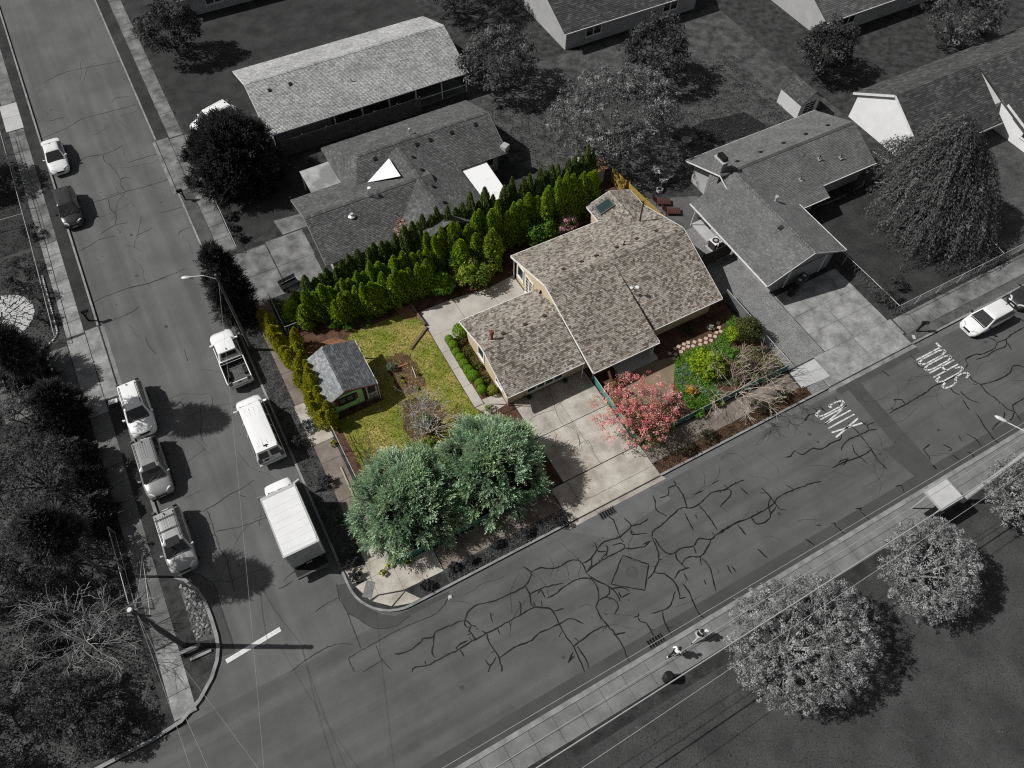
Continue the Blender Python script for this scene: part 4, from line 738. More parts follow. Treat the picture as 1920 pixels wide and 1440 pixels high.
for x, y, h in ((49.6, 32.2, .3), (51.7, 31.6, .3), (46.8, 31.2, .25)):
    vent_pipe(N3, x, y, 4.2-.4*(34-y)-.05, h+.15, .05, pipem); MB().slabpoly([(x-.16, y-.16, 4.235-.4*(34.16-y)), (x+.16, y-.16, 4.235-.4*(34.16-y)), (x+.16, y+.16, 4.235-.4*(33.84-y)), (x-.16, y+.16, 4.235-.4*(33.84-y))], .02).build('flashing', galv, N3)
roof_vent(N3, 48.3, 33.1, 3.8, concg, .42, (0, 1), .22); vent_pipe(N3, 42.6, 29.8, 3.6, .35, .09, galv, .16); roof_vent(N3, 40.6, 26.9, 4.02, pipem, .43, (1, 0), .2)
for x, y in ((37.25, 33.3), (37.3, 29.7)): MB().tube([(x+.1, y, 2.3), (x, y, GZ)], .05, 6).build('post', whiteg, N3)
MB().tube([(47.4, 29.0, 2.1), (47.2, 29.5, 1.9), (47.2, 29.6, .3)], .05, 6).build('downpipe', whiteg, N3)

# ----- dark-roofed house with white gable, far right
N4 = empty('neighbour_house', (0, 0, 0), 0, 'dark-roofed house with a tall white gable wall behind the weeping tree', 'house')
whitew = mat('white_siding', gv(.72), .7, gv(.66), 1.)
wall_gable_x(N4, 60.2, 71.8, [(30.8, GZ), (30.8, 2.75), (34.4, 4.85), (38.1, 2.7), (38.1, GZ)], whitew)
wall_gable_x(N4, 71.8, 84, [(25.5, GZ), (25.5, 2.45), (34.4, 4.85), (38.1, 2.7), (38.1, GZ)], whitew)
roof_plane(N4, [(85, 38.6, 2.6), (60.0, 38.6, 2.6), (60.0, 34.4, 5.05), (85, 34.4, 5.05)], PAL_DARK, seed=61, row=.2, wr=(.3, .6))
roof_plane(N4, [(60.0, 29.0, 2.0), (70.6, 29.0, 2.0), (70.6, 34.4, 5.05), (60.0, 34.4, 5.05)], PAL_DARK, seed=62, row=.2, wr=(.3, .6))
roof_plane(N4, [(70.606, 24.9, 2.3), (85, 24.9, 2.3), (85, 34.4, 5.06), (70.606, 34.4, 5.06)], PAL_DARK, seed=63, row=.2, wr=(.3, .6))
fascia(N4, [((59.98, 38.6, 2.6), (59.98, 34.4, 5.05)), ((59.98, 34.4, 5.05), (59.98, 29.0, 2.0)), ((70.58, 29.6, 3.66), (70.58, 24.9, 2.3)), ((64, 28.97, 2.0), (70.5, 28.97, 2.0)), ((70.6, 24.87, 2.3), (85, 24.87, 2.3))], whiteg, h=.22)
window(N4, 'x', 71.8, 26.2, 27.2, 1.2, 2.0, -1, whiteg, glassg, 2)
# ----- small gambrel shed
S2_ = empty('backyard_shed', (0, 0, 0), 0, 'small pale shed with dark roof and barred double doors at the yard edge', 'shed')
wall_gable_y(S2_, 40.2, 43.2, [(55.2, GZ), (55.2, 2.0), (56.4, 2.9), (57.6, 2.0), (57.6, GZ)], walll)
roof_plane(S2_, [(55.0, 43.4, 1.9), (55.0, 40.0, 1.9), (56.4, 40.0, 2.98), (56.4, 43.4, 2.98)], PAL_DARK, seed=71, th=.06); roof_plane(S2_, [(57.8, 40.0, 1.9), (57.8, 43.4, 1.9), (56.403, 43.4, 2.98), (56.403, 40.0, 2.98)], PAL_DARK, seed=72, th=.06)
for x in (55.7, 56.45): window(S2_, 'y', 40.2, x, x+.62, .6, 1.8, -1, whiteg, glassg, 1, 3, name='door')
# ----- houses and roofs farther up the streets
for i, (x0, x1, y0, y1, pal, lab) in enumerate(((-33, -17.5, 76, 88, PAL_N3, 'grey gabled house on the far side of the side street, beside the pale driveway'), (40, 58, 60, 70, PAL_DARK, 'dark-roofed house deep behind the big leafy tree'), (66, 84, 49, 59, PAL_GREY, 'charcoal-roofed house beyond the white gable'), (6, 22, 84, 95, PAL_GREY, 'charcoal gabled house next beyond the light-roofed one'))):
    h = empty('distant_house', (0, 0, 0), 0, lab, 'house'); ym = (y0+y1)/2
    wall_gable_x(h, x0+.5, x1-.5, [(y0+.5, GZ), (y0+.5, 2.5), (ym, 4.5), (y1-.5, 2.5), (y1-.5, GZ)], wallg)
    roof_plane(h, [(x0, y0, 2.4), (x1, y0, 2.4), (x1, ym, 4.7), (x0, ym, 4.7)], pal, seed=80+i, row=.2, wr=(.3, .6)); roof_plane(h, [(x1, y1, 2.4), (x0, y1, 2.4), (x0, ym, 4.7), (x1, ym, 4.7)], pal, seed=90+i, row=.2, wr=(.3, .6))
    gutter(h, (x0, y0-.05, 2.34), (x1, y0-.05, 2.34), whiteg); ridge_caps(h, (x0, ym, 4.7), (x1, ym, 4.7), pal)
    window(h, 'y', y0+.5, x0+3, x0+4.8, 1.0, 2.0, -1, whiteg, glassg, 2); window(h, 'y', y0+.5, x1-5, x1-3.2, 1.0, 2.0, -1, whiteg, glassg, 2)

# ---------------------------------------------------------------- vegetation
leafm = mat('leaves', gv(.1), .7, tint=True, transl=.38, spec=.15)
barkm = mat('bark', (.07, .055, .045), .9, (.12, .10, .085), 6., .4, 20); barkg = mat('bark_grey', gv(.06), .9, gv(.11), 6., .4, 20)
barkpale = mat('bark_pale', (.38, .35, .32), .85, (.50, .47, .44), 5.); barkbeige = mat('bark_beige', (.42, .34, .27), .85, (.52, .44, .36), 5.); barkpg = mat('bark_pale_grey', gv(.34), .85, gv(.26), 5.)
def unit(a): return a/np.maximum(np.linalg.norm(a, axis=-1, keepdims=True), 1e-9)
def leaf_quads(c, axis, nrm, ln, wd):
    """leaf quads: centre c, long axis, face normal, length, width (arrays)"""
    a = unit(axis); b = unit(np.cross(nrm, a)); ln = np.asarray(ln).reshape(-1, 1)/2; wd = np.asarray(wd).reshape(-1, 1)/2
    return np.stack([c-a*ln, c+b*wd-a*ln*.1, c+a*ln, c-b*wd-a*ln*.1], 1)
def sph(rg, n): return unit(rg.normal(size=(n, 3)))
def tints(rg, n, pal, var=.25):
    pal = np.array(pal, float); w = rg.random((n, 1)); i = rg.integers(0, len(pal), n); j = rg.integers(0, len(pal), n)
    return (pal[i]*w+pal[j]*(1-w))*rg.uniform(1-var, 1+var, (n, 1))
def crown_clumps(rg, centers, rc, per, size, pal, flat=.8, cvar=.3):
    """round leafy clumps: leaves face outward from each clump's centre"""
    n = len(centers); rc = np.broadcast_to(rc, (n,)); C = np.repeat(centers, per, 0); R = np.repeat(rc, per)[:, None]
    d = sph(rg, n*per); d[:, 2] = np.where(d[:, 2] < -.3, -d[:, 2], d[:, 2]); p = C+d*R*rg.uniform(.55, 1.05, (n*per, 1))*np.array([1, 1, flat])
    nr = unit(d+rg.normal(size=d.shape)*.45); ax = np.cross(nr, sph(rg, n*per)); s = size*rg.uniform(.7, 1.35, n*per)
    ct = np.repeat(tints(rg, n, pal, cvar), per, 0)*rg.uniform(.8, 1.2, (n*per, 1))
    return leaf_quads(p, ax, nr, s, s*.62), ct
def ell_shell(rg, n, rad, cz, inner=.55, low=-.5):
    d = sph(rg, n*2); d = d[d[:, 2] > low][:n]; k = rg.uniform(inner, 1., (len(d), 1))**.6; return d*k*np.array(rad)+np.array([0, 0, cz])
def lumpy(rg, P3, amp, k=5):
    """uneven outline: push points in and out by smooth random lobes"""
    dirs = sph(rg, k*2); u = unit(P3-P3.mean(0)); f = 1+amp*np.sin((u@dirs.T)*3.1+rg.uniform(0, 6, k*2)).mean(1, keepdims=True)*2
    m = P3.mean(0); return m+(P3-m)*f
def branches(mb, rg, p, d, ln, r, depth, spread=.5, up=.1, kids=(2, 3), tips=None, seg=3, sag=0.):
    pts = [Vector(p)]; dd = Vector(d).normalized(); rs = [r]
    for i in range(seg):
        dd = (dd+Vector(rg.normal(size=3))*.12+Vector((0, 0, up-sag))*.35).normalized(); pts.append(pts[-1]+dd*ln/seg); rs.append(max(.011, r*(1-.35*(i+1)/seg)))
    mb.tube(pts, rs, 5 if r > .04 else 3, cap=False)
    if depth <= 0:
        if tips is not None: tips.append(np.array(pts[-1]))
        return
    for k in range(rg.integers(kids[0], kids[1]+1)):
        t = rg.uniform(.45, 1.); q = pts[0].lerp(pts[-1], t) if k else pts[-1]; i = min(int(t*seg), seg-1); q = pts[i].lerp(pts[i+1], t*seg-i) if k else pts[-1]
        nd = (dd+Vector(rg.normal(size=3))*spread).normalized(); branches(mb, rg, q, nd, ln*rg.uniform(.6, .85), max(.011, rs[-1]*.8), depth-1, spread, up, kids, tips, seg, sag)
def plant(name, loc, label, cat, group=None, rz=0., scale=1.): 
    e = empty(name, loc, rz, label, cat, group); e.scale = (scale,)*3 if not isinstance(scale, tuple) else scale; return e
G_ARB = [(.254, .405, .020), (.371, .540, .027), (.524, .641, .040), (.152, .254, .020)]
G_ARBY = [(.389, .419, .021), (.538, .523, .033), (.254, .314, .021), (.538, .448, .045)]
G_ARBD = [(.154, .194, .082), (.224, .286, .091), (.112, .143, .072), (.306, .408, .072)]
def arb_mesh(name, h, R, seed, pal, n=3600, size=.15):
    rg = np.random.default_rng(seed); t = rg.random(n)**.85; th = rg.uniform(0, 6.283, n)
    prof = np.minimum(1, ((1-t)/.55))**.70*(.84+.16*np.minimum(1, t/.2)); lob = 1+.17*np.sin(th*3+seed+t*7)+.13*np.sin(th*7+t*19+seed)+.08*np.sin(th*11-t*31)
    r = R*prof*lob*rg.uniform(.72, 1.05, n); p = np.stack([r*np.cos(th), r*np.sin(th), t*h+.05], 1)
    out = np.stack([np.cos(th), np.sin(th), np.full(n, .35)], 1); nr = unit(out+rg.normal(size=(n, 3))*.45); ax = np.array([0, 0, 1.])+out*.55+rg.normal(size=(n, 3))*.3
    s = size*rg.uniform(.7, 1.4, n); c = tints(rg, n, pal, .25)
    tip = (t > .8)[:, None]; return quads_mesh(name, leaf_quads(p, ax, nr, s*1.25, s*.7), c)
ARB = [arb_mesh('arborvitae_crown', 4.6, .62, 100+i, G_ARB if i < 4 else G_ARB+[(.24, .21, .05)], 4200) for i in range(6)]
ARBD = [arb_mesh('arborvitae_crown', 4.6, .55, 110+i, G_ARBD) for i in range(3)]
ARBY = [arb_mesh('arborvitae_crown', 2.6, .52, 120+i, G_ARBY, 2400, .13) for i in range(4)]
trunkb = MB().tube([(0, 0, 0), (0, 0, 1.2)], [.07, .05], 6); TR = mesh_obj('trunk', trunkb.V, trunkb.F, barkm); TRM = TR.data; bpy.data.objects.remove(TR)
def arb(meshes, x, y, h, label, group, base=4.6, w=1.):
    e = plant('arborvitae', (x, y, GZ), label, 'shrub', group, rng.uniform(0, 6.28), (w*rng.uniform(.85, 1.18), w*rng.uniform(.85, 1.18), h/base))
    e.rotation_euler = (rng.uniform(-.05, .05), rng.uniform(-.05, .05), rng.uniform(0, 6.28)); mobj('crown', meshes[rng.randrange(len(meshes))], leafm, e); mobj('trunk', TRM, None, e)
# tall hedge between the corner lot and the grey house: far row, then the row facing the camera
NTH = ['first', 'second', 'third', 'fourth', 'fifth', 'sixth', 'seventh', 'eighth', 'ninth', 'tenth', 'eleventh', 'twelfth', 'thirteenth', 'fourteenth', 'fifteenth', 'sixteenth', 'seventeenth', 'eighteenth', 'nineteenth', 'twentieth', '21st', '22nd', '23rd', '24th', '25th', '26th', '27th', '28th', '29th', '30th', '31st', '32nd']
for i in range(27):
    x = 12.9+i*.7; arb(ARBD, x+rng.uniform(-.1, .1), 40.6+rng.uniform(-.25, .25)-(.5 if x < 15 else 0), 5.1+rng.uniform(-.6, .5)+(.3 if x > 24 else 0), f'dark grey-green arborvitae, {NTH[i]} from the street end in the back row of the tall hedge', 'back row of the tall hedge', w=1.02)
for i in range(23):
    x = 14.4+i*.72; arb(ARB, x, 39.1+rng.uniform(-.4, .35), 4.7+rng.uniform(-.8, .5)+(.5 if x > 25 else 0), f'tall bright green arborvitae column, {NTH[i]} from the patio end of the hedge behind the house', 'front row of the tall hedge', w=1.1)
for i, (x, y, h) in enumerate(((16.7, 37.7, 4.2), (19.3, 37.2, 4.6), (18.1, 38.1, 3.8))): arb(ARB, x, y, h, ['broad green arborvitae forward of the tall hedge, nearest the lawn', 'broadest green arborvitae forward of the hedge, nearest the house wall', 'shorter green arborvitae between the two broad forward ones'][i], 'arborvitae forward of the hedge', w=1.3)
for i in range(15):
    x = 4.4+i*.66; arb(ARBD, x, 39.9+rng.uniform(-.2, .2)+.03*i, 3.7+.07*i+rng.uniform(-.4, .3), f'dull olive arborvitae, {NTH[i]} from the street in the back of the lower hedge', 'back of the lower hedge', w=1.05)
for i in range(18):
    x = 4.2+i*.58; arb(ARB, x, 38.8-.03*i+rng.uniform(-.3, .3), 3.4+.06*i+rng.uniform(-.5, .4), f'mid-height green arborvitae, {NTH[i]} from the street in the middle of the lower hedge', 'middle of the lower hedge', w=1.0)
for i in range(14):
    x = 5.9+i*.57; arb(ARB, x, 37.7-.04*i+rng.uniform(-.25, .25), 3.3+.06*i+rng.uniform(-.5, .4), f'pointed green arborvitae, {NTH[i]} from the street along the lawn edge of the hedge', 'hedge front at the lawn', w=.98)
for i, (x, y, h) in enumerate(((2.9, 39.6, 2.3), (3.5, 38.7, 2.5), (3.6, 40.1, 2.6))): arb(ARB, x, y, h, ['loose arborvitae at the street end of the hedge, by the dark grass corner', 'loose arborvitae just above the cross rail', 'loose arborvitae by the black bench'][i], 'loose street end of the hedge', w=1.15)
# low hedge along the side street
for i in range(12): arb(ARBY, .75+.10*i+rng.uniform(-.15, .15) if i < 6 else 1.35+rng.uniform(-.2, .2), 40.3-i*.98, 1.9+rng.uniform(-.3, .4), f'yellow-green arborvitae, {NTH[i]} from the top along the side-street pavement', 'outer row beside the pavement', 2.6, 1.05)
for i in range(12): arb(ARBY, 1.95+rng.uniform(-.1, .2), 37.0-i*.72, 2.4+rng.uniform(-.4, .5), f'slim green arborvitae, {NTH[i]} from the top between the pavement row and the shed', 'inner row beside the shed', 2.6, .92)

def bush(name, loc, rad, label, cat, pal, seed, size=.12, clumps=60, per=36, group=None, rc=None, stem=barkm, low=-.25, cvar=.3):
    rg = np.random.default_rng(seed); e = plant(name, (loc[0], loc[1], GZ), label, cat, group)
    c = lumpy(rg, ell_shell(rg, clumps, (rad[0]*.8, rad[1]*.8, rad[2]*.8), rad[2]*.75, .3, low), .12)
    q, t = crown_clumps(rg, c, (rc or min(rad)*.32)*rg.uniform(.7, 1.2, len(c)), per, size, pal, cvar=cvar); q[:, :, 2] = np.maximum(q[:, :, 2], .01)
    mobj('foliage', quads_mesh('foliage', q, t), leafm, e)
    b = MB()
    for k in range(4): a = k*1.57+.4; b.tube([(0, 0, 0), (rad[0]*.3*math.cos(a), rad[1]*.3*math.sin(a), rad[2]*.8)], [.03, .015], 4)
    b.build('stem', stem, e); return e
G_BOX = [(.11, .24, .012), (.16, .31, .018), (.22, .36, .025)]; G_RHO = [(.17, .26, .025), (.26, .34, .035), (.36, .41, .07), (.10, .16, .018)]
def ballmesh(seed, pal, n=1500):
    rg = np.random.default_rng(seed); d = sph(rg, n); d[:, 2] = np.where(d[:, 2] < -.5, -d[:, 2], d[:, 2]); p = d*rg.uniform(.86, 1.04, (n, 1))*.4+np.array([0, 0, .4]); nr = unit(d+rg.normal(size=d.shape)*.4)
    return quads_mesh('foliage', leaf_quads(p, np.cross(nr, sph(rg, n)), nr, .075*rg.uniform(.7, 1.3, n), .05*rg.uniform(.7, 1.3, n)), tints(rg, n, pal, .3))
BALL = ballmesh(1, G_BOX); BALLY = ballmesh(2, [(.24, .26, .03), (.30, .30, .05), (.2, .22, .03)])
stemb = MB().tube([(0, 0, 0), (0, 0, .4)], [.03, .02], 5); ST_ = mesh_obj('stem', stemb.V, stemb.F, barkm); STM = ST_.data; bpy.data.objects.remove(ST_)
ORD = ['first', 'second', 'third', 'fourth', 'fifth', 'sixth', 'seventh', 'eighth', 'ninth', 'tenth', 'eleventh', 'twelfth']
for i, (x, y, s) in enumerate(((12.85, 26.55, .95), (12.95, 27.15, .9), (12.8, 27.9, 1.18), (12.75, 28.6, 1.0), (12.72, 29.25, .98), (12.72, 29.9, .95), (12.7, 30.55, .85), (12.78, 31.25, .95), (12.75, 31.9, .9))):
    e = plant('boxwood_ball', (x, y, GZ), f'clipped round boxwood, {ORD[i]} from the driveway end of the garden path', 'shrub', 'boxwood row along the path', i*.7, s); mobj('foliage', BALL, leafm, e); mobj('stem', STM, None, e)
e = plant('boxwood_ball', (13.8, 32.05, GZ), 'largest clipped boxwood globe on a short trunk at the garage corner', 'shrub', None, .4, 1.55); mobj('foliage', BALL, leafm, e); mobj('stem', STM, None, e)
e = plant('boxwood_ball', (13.55, 26.1, GZ), 'yellowish clipped round shrub at the front corner of the garage', 'shrub', None, 0, 1.05); mobj('foliage', BALLY, leafm, e); mobj('stem', STM, None, e)
for i, (x, y, r, lab) in enumerate(((13.45, 30.2, .5, 'loose rose bush below the garage side window'), (13.5, 28.6, .55, 'sprawling green perennial between boxwoods and garage wall'), (13.35, 27.3, .5, 'leafy low plant beside the third boxwood'), (13.6, 31.2, .4, 'reddish twiggy shrub behind the large boxwood globe'))):
    bush('shrub', (x, y), (r, r, r*.6), lab, 'shrub', [(.08, .13, .015), (.15, .20, .03), (.11, .07, .035)] if i != 3 else [(.10, .05, .03), (.14, .09, .05)], 200+i, .09, 26, 20)
for i, (px, py, r, h, lab, pal) in enumerate(((888,522,1.75,1.6,'large rounded rhododendron with light leaf tips over the patio',G_RHO), (828,537,1.3,1.2,'bright green rhododendron left of the large one by the patio',[(.17,.33,.018),(.27,.44,.025),(.10,.18,.015)]), (1010,444,1.9,1.5,'dark green rhododendron under the house eave below the hedge',[(.10,.20,.02),(.15,.28,.028),(.07,.13,.015)]))):
    x, y = (17.1,36.14) if i == 0 else ((14.46,36.76) if i == 1 else (24.2,37.75)); bush('rhododendron', (x, y), (r, r*.8, h), lab, 'shrub', pal, 220+i, .17, 90, 44)
e = bush('flowering_rhododendron', (26.83,37.25), (1.2, .9, 1.4), 'pink-flowered rhododendron beside the rear eave of the house', 'shrub', [(.05, .10, .012), (.08, .14, .015), (.65, .30, .38), (.7, .5, .55)], 225, .15, 60, 30)
for i, (px, py) in enumerate(((655,615), (690,605), (625,612))): bush('ground_shrub', [(6.28,36.72), (7.79,36.52), (5.22,37.46)][i], (.6, .5, .4), f'small glossy green ground shrub, {ORD[i]} along the hedge foot above the shed', 'shrub', [(.05, .11, .012), (.09, .17, .015)], 230+i, .1, 26, 22)

# ----- the pair of blue-green conifers
G_SPR = [(.27, .42, .26), (.37, .52, .34), (.18, .30, .17), (.53, .67, .46), (.34, .47, .24)]
def spruce(name, loc, R, h, label, pal, seed, tips=420, ln=.42, bark=barkm, per=7, wd=.06, cat='tree', group=None, fan=13, bl=.42, z0=.25):
    """conifer crown: branch tips over a dome, each a fan of feathery sprays"""
    rg = np.random.default_rng(seed); e = plant(name, (loc[0], loc[1], GZ), label, cat, group)
    n = tips; t = rg.random(n)**.8; t[:n//8] = rg.uniform(.86, 1, n//8); th = rg.uniform(0, 6.283, n); prof = np.sqrt(np.maximum(0.02, 1-(t*.98)**2.0)); lob = 1+.10*np.sin(th*5+seed)*(1-t)+.07*np.sin(th*9+t*9)
    r = R*prof*lob*rg.uniform(.80, 1.04, n)*np.where(t > .86, np.sqrt(rg.random(n)), 1); p = np.stack([r*np.cos(th), r*np.sin(th), z0+t*(h-z0-.05)], 1)
    out = unit(np.stack([np.cos(th)*prof, np.sin(th)*prof, .12+t*.9], 1)); tc = tints(rg, n, pal, .22)
    P_ = np.repeat(p, fan, 0); O_ = np.repeat(out, fan, 0); m = n*fan; dr = unit(O_+rg.normal(size=(m, 3))*.44); base = np.repeat(tc, fan, 0)*rg.uniform(.8, 1.2, (m, 1)); st = P_-O_*bl*.6+rg.normal(size=(m, 3))*.06
    side = unit(np.cross(dr, rg.normal(size=(m, 3)))); nrm = np.cross(side, dr); L = ln*rg.uniform(.7, 1.3, (m, 1)); qs = []; cs = []
    for k in range(per):
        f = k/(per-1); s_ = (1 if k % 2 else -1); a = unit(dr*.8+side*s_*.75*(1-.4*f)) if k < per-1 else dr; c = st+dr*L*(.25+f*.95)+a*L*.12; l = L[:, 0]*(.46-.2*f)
        qs.append(leaf_quads(c, a, unit(nrm+O_*.6+rg.normal(size=nrm.shape)*.3), l, np.full(m, wd))); cs.append(base*(.30+.95*f)*rg.uniform(.85, 1.15, (m, 1)))  # spray feet painted darker than tips, standing in for shade between tufts
    k_ = n*5; dd = sph(rg, k_); dd[:, 2] = np.abs(dd[:, 2]); pc = dd*np.array([R*.78, R*.78, (h-z0)*.8])*rg.uniform(.8, 1, (k_, 1))+np.array([0, 0, z0]); qs.append(leaf_quads(pc, np.cross(dd, sph(rg, k_)), dd, np.full(k_, .42), np.full(k_, .3))); cs.append(tints(rg, k_, [np.array(pal[2])*.22], .3))  # inner leaves coloured near-black to imitate shade inside the crown
    q = np.concatenate(qs); q[:, :, 2] = np.maximum(q[:, :, 2], .04)
    mobj('crown', quads_mesh('crown', q, np.concatenate(cs)), leafm, e)
    b = MB(); b.tube([(0, 0, 0), (0, 0, h*.5), (0, 0, h*.86)], [R*.06+.03, R*.04+.02, .02], 7)
    for k in range(0, n, 6):
        b.tube([(0, 0, z0*.8+(p[k][2]-z0)*.75), tuple(p[k]*np.array([.55, .55, .96])), tuple(p[k]-out[k]*.2)], [.05, .03, .012], 4, False)
    b.build('trunk', bark, e); return e
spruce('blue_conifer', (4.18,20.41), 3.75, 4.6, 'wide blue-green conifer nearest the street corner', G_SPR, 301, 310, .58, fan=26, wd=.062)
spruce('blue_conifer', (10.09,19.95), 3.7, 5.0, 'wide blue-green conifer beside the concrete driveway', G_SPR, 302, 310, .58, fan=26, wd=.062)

# ----- pink dogwood
def leafy_tree(name, loc, rad, cz, label, pal, seed, clumps, rc, per, size, bark, cat='tree', group=None, trunk_r=.14, low=-.35, inner=.45, arms=7, lob=.16, cvar=.3, twigs=True, tipsy=.0, thin=1.):
    rg = np.random.default_rng(seed); e = plant(name, (loc[0], loc[1], GZ), label, cat, group)
    c = lumpy(rg, ell_shell(rg, clumps, rad, cz, inner, low), lob)
    q, t = crown_clumps(rg, c, rc*rg.uniform(.65, 1.25, len(c)), per, size, pal, cvar=cvar); q[:, :, 2] = np.maximum(q[:, :, 2], .05)
    mobj('crown', quads_mesh('crown', q, t), leafm, e)
    b = MB(); z0 = max(.5, cz-rad[2]*.9); b.tube([(0, 0, 0), (.03, .02, z0*.5), (0, 0, z0)], [trunk_r*1.3, trunk_r, trunk_r*.85], 8)
    pk = rg.permutation(len(c))[:arms*6]
    for k in range(arms):
        a = 6.283*k/arms+rg.uniform(-.3, .3); m = np.array([rad[0]*.45*math.cos(a), rad[1]*.45*math.sin(a), cz-rad[2]*.05]); b.tube([(0, 0, z0*.95), tuple(m*.5+np.array([0, 0, z0*.5+.1])), tuple(m)], [trunk_r*.6, trunk_r*.42, trunk_r*.3], 5, False)
        if twigs:
            dd = np.linalg.norm(c-m, axis=1)
            for j in np.argsort(dd)[1:60:max(1, int(60/7))]: b.tube([tuple(m), tuple((m+c[j])/2+rg.normal(size=3)*.1), tuple(c[j])], [trunk_r*.24, trunk_r*.16, .012], 4, False)
    b.build('trunk', bark, e); return e
leafy_tree('pink_dogwood', (21.36,18.73), (3.5, 2.95, 1.5), 2.2, 'pink-flowering tree beside the concrete driveway fence', [(.80, .27, .28), (.85, .38, .37), (.74, .20, .23), (.85, .55, .50), (.80, .30, .28), (.30, .26, .10)], 311, 300, .30, 30, .10, barkm, inner=.12, lob=.22, arms=10, trunk_r=.08)
rg = np.random.default_rng(312)
bush('understorey_shrub', (21.91,17.6), (2.7, 2.1, 1.35), 'dull green twiggy shrubs growing under the pink tree', 'shrub', [(.11, .13, .025), (.17, .18, .04), (.07, .08, .018), (.19, .16, .07)], 313, .12, 130, 22, rc=.36)
bush('understorey_shrub', (21.58,21.73), (.9, .8, .9), 'dark green shrub by the porch corner and green fence', 'shrub', [(.05, .08, .012), (.09, .12, .02)], 314, .1, 40, 26)

# ----- bare trees
def bare(name, loc, label, mat_, seed, arms, ln, r, depth=3, up=.15, spread=.45, lean=None, cat='tree', tilt=(.5, 1.), kids=(2, 3)):
    rg = np.random.default_rng(seed); e = plant(name, (loc[0], loc[1], GZ), label, cat); b = MB(); b.tube([(0, 0, 0), (0, 0, .35)], [r*1.7, r*1.4], 7)
    for k in range(arms):
        a = 6.283*k/arms+rg.uniform(-.35, .35); t = rg.uniform(*tilt); d = Vector((math.cos(a)*t, math.sin(a)*t, 1))
        if lean: d += Vector(lean)
        branches(b, rg, (0, 0, .3), d, ln*rg.uniform(.8, 1.15), r, depth, spread, up, kids)
    b.build('branches', mat_, e, smooth=True); return e
bare('bare_tree', (7.65,25.26), 'leafless silvery small tree in the lawn bed behind the conifers', barkpale, 321, 13, 1.5, .045, 4, .22, .38, tilt=(.2, .9), kids=(2, 3))
bare('bare_shrub', (2.98,25.16), 'leafless dark twiggy shrub on the lawn below the shed', mat('bark_dark', (.07, .055, .05), .9), 322, 9, 1.1, .022, 3, .25, .4, tilt=(.2, .6), cat='shrub')
bare('bare_tree', (29.92,17.41), 'leafless pale beige tree spreading over the green fence', barkbeige, 323, 10, 1.75, .032, 4, .0, .42, tilt=(.9, 2.3))
bare('bare_tree', (-17.03,21.82), 'leafless grey tree beside the utility pole at the lower corner', barkpg, 324, 14, 1.8, .04, 4, .1, .45, tilt=(.4, 1.5))
bare('twiggy_shrub', (32.88,17.09), 'fine grey twiggy shrub at the gravel corner', mat('twig_grey', gv(.12), .9), 325, 10, .5, .018, 3, .1, .5, cat='shrub')

# ----- front garden
YG = [(.24, .34, .016), (.32, .42, .025), (.17, .26, .015)]
bush('spirea', (29,20.18), (1.55, 1.6, 1.05), 'bright lime-green shrub in the flower bed', 'shrub', YG, 331, .15, 110, 32)
bush('spirea', (26.77,18.97), (.5, .5, .6), 'golden orange shrub among the bluebells', 'shrub', [(.42, .25, .015), (.52, .34, .02), (.34, .20, .02)], 332, .15, 26, 26)
bush('round_shrub', (33.74,21.09), (1.35, 1.25, 1.5), 'large round olive-green shrub at the gravel edge', 'shrub', [(.07, .08, .025), (.11, .12, .035), (.05, .055, .02)], 333, .13, 110, 34)
bush('spirea', (32.84,21.6), (.8, .8, .8), 'lime-green shrub leaning on the round olive shrub', 'shrub', YG, 334, .13, 40, 26)
bush('purple_shrub', (32.11,18.61), (.9, .8, .6), 'purple-leaved shrub under the bare beige tree', 'shrub', [(.09, .05, .07), (.14, .09, .11), (.08, .10, .03)], 335, .11, 45, 22)
bush('white_flower_clump', (31.86,23.2), (.42, .35, .3), 'white-flowering clump beside the stepping stones', 'flowers', [(.7, .7, .68), (.55, .6, .5), (.06, .11, .02)], 336, .1, 22, 20)
bush('shrub', (30.07,23.83), (.6, .5, .45), 'small dark shrub in the shade of the front wall', 'shrub', [(.03, .06, .012), (.06, .09, .02)], 337, .1, 26, 20)
bush('shrub', (34.29,25.17), (.5, .4, .5), 'small green shrub by the grey side fence', 'shrub', [(.06, .11, .015), (.2, .26, .02)], 338, .1, 22, 20)
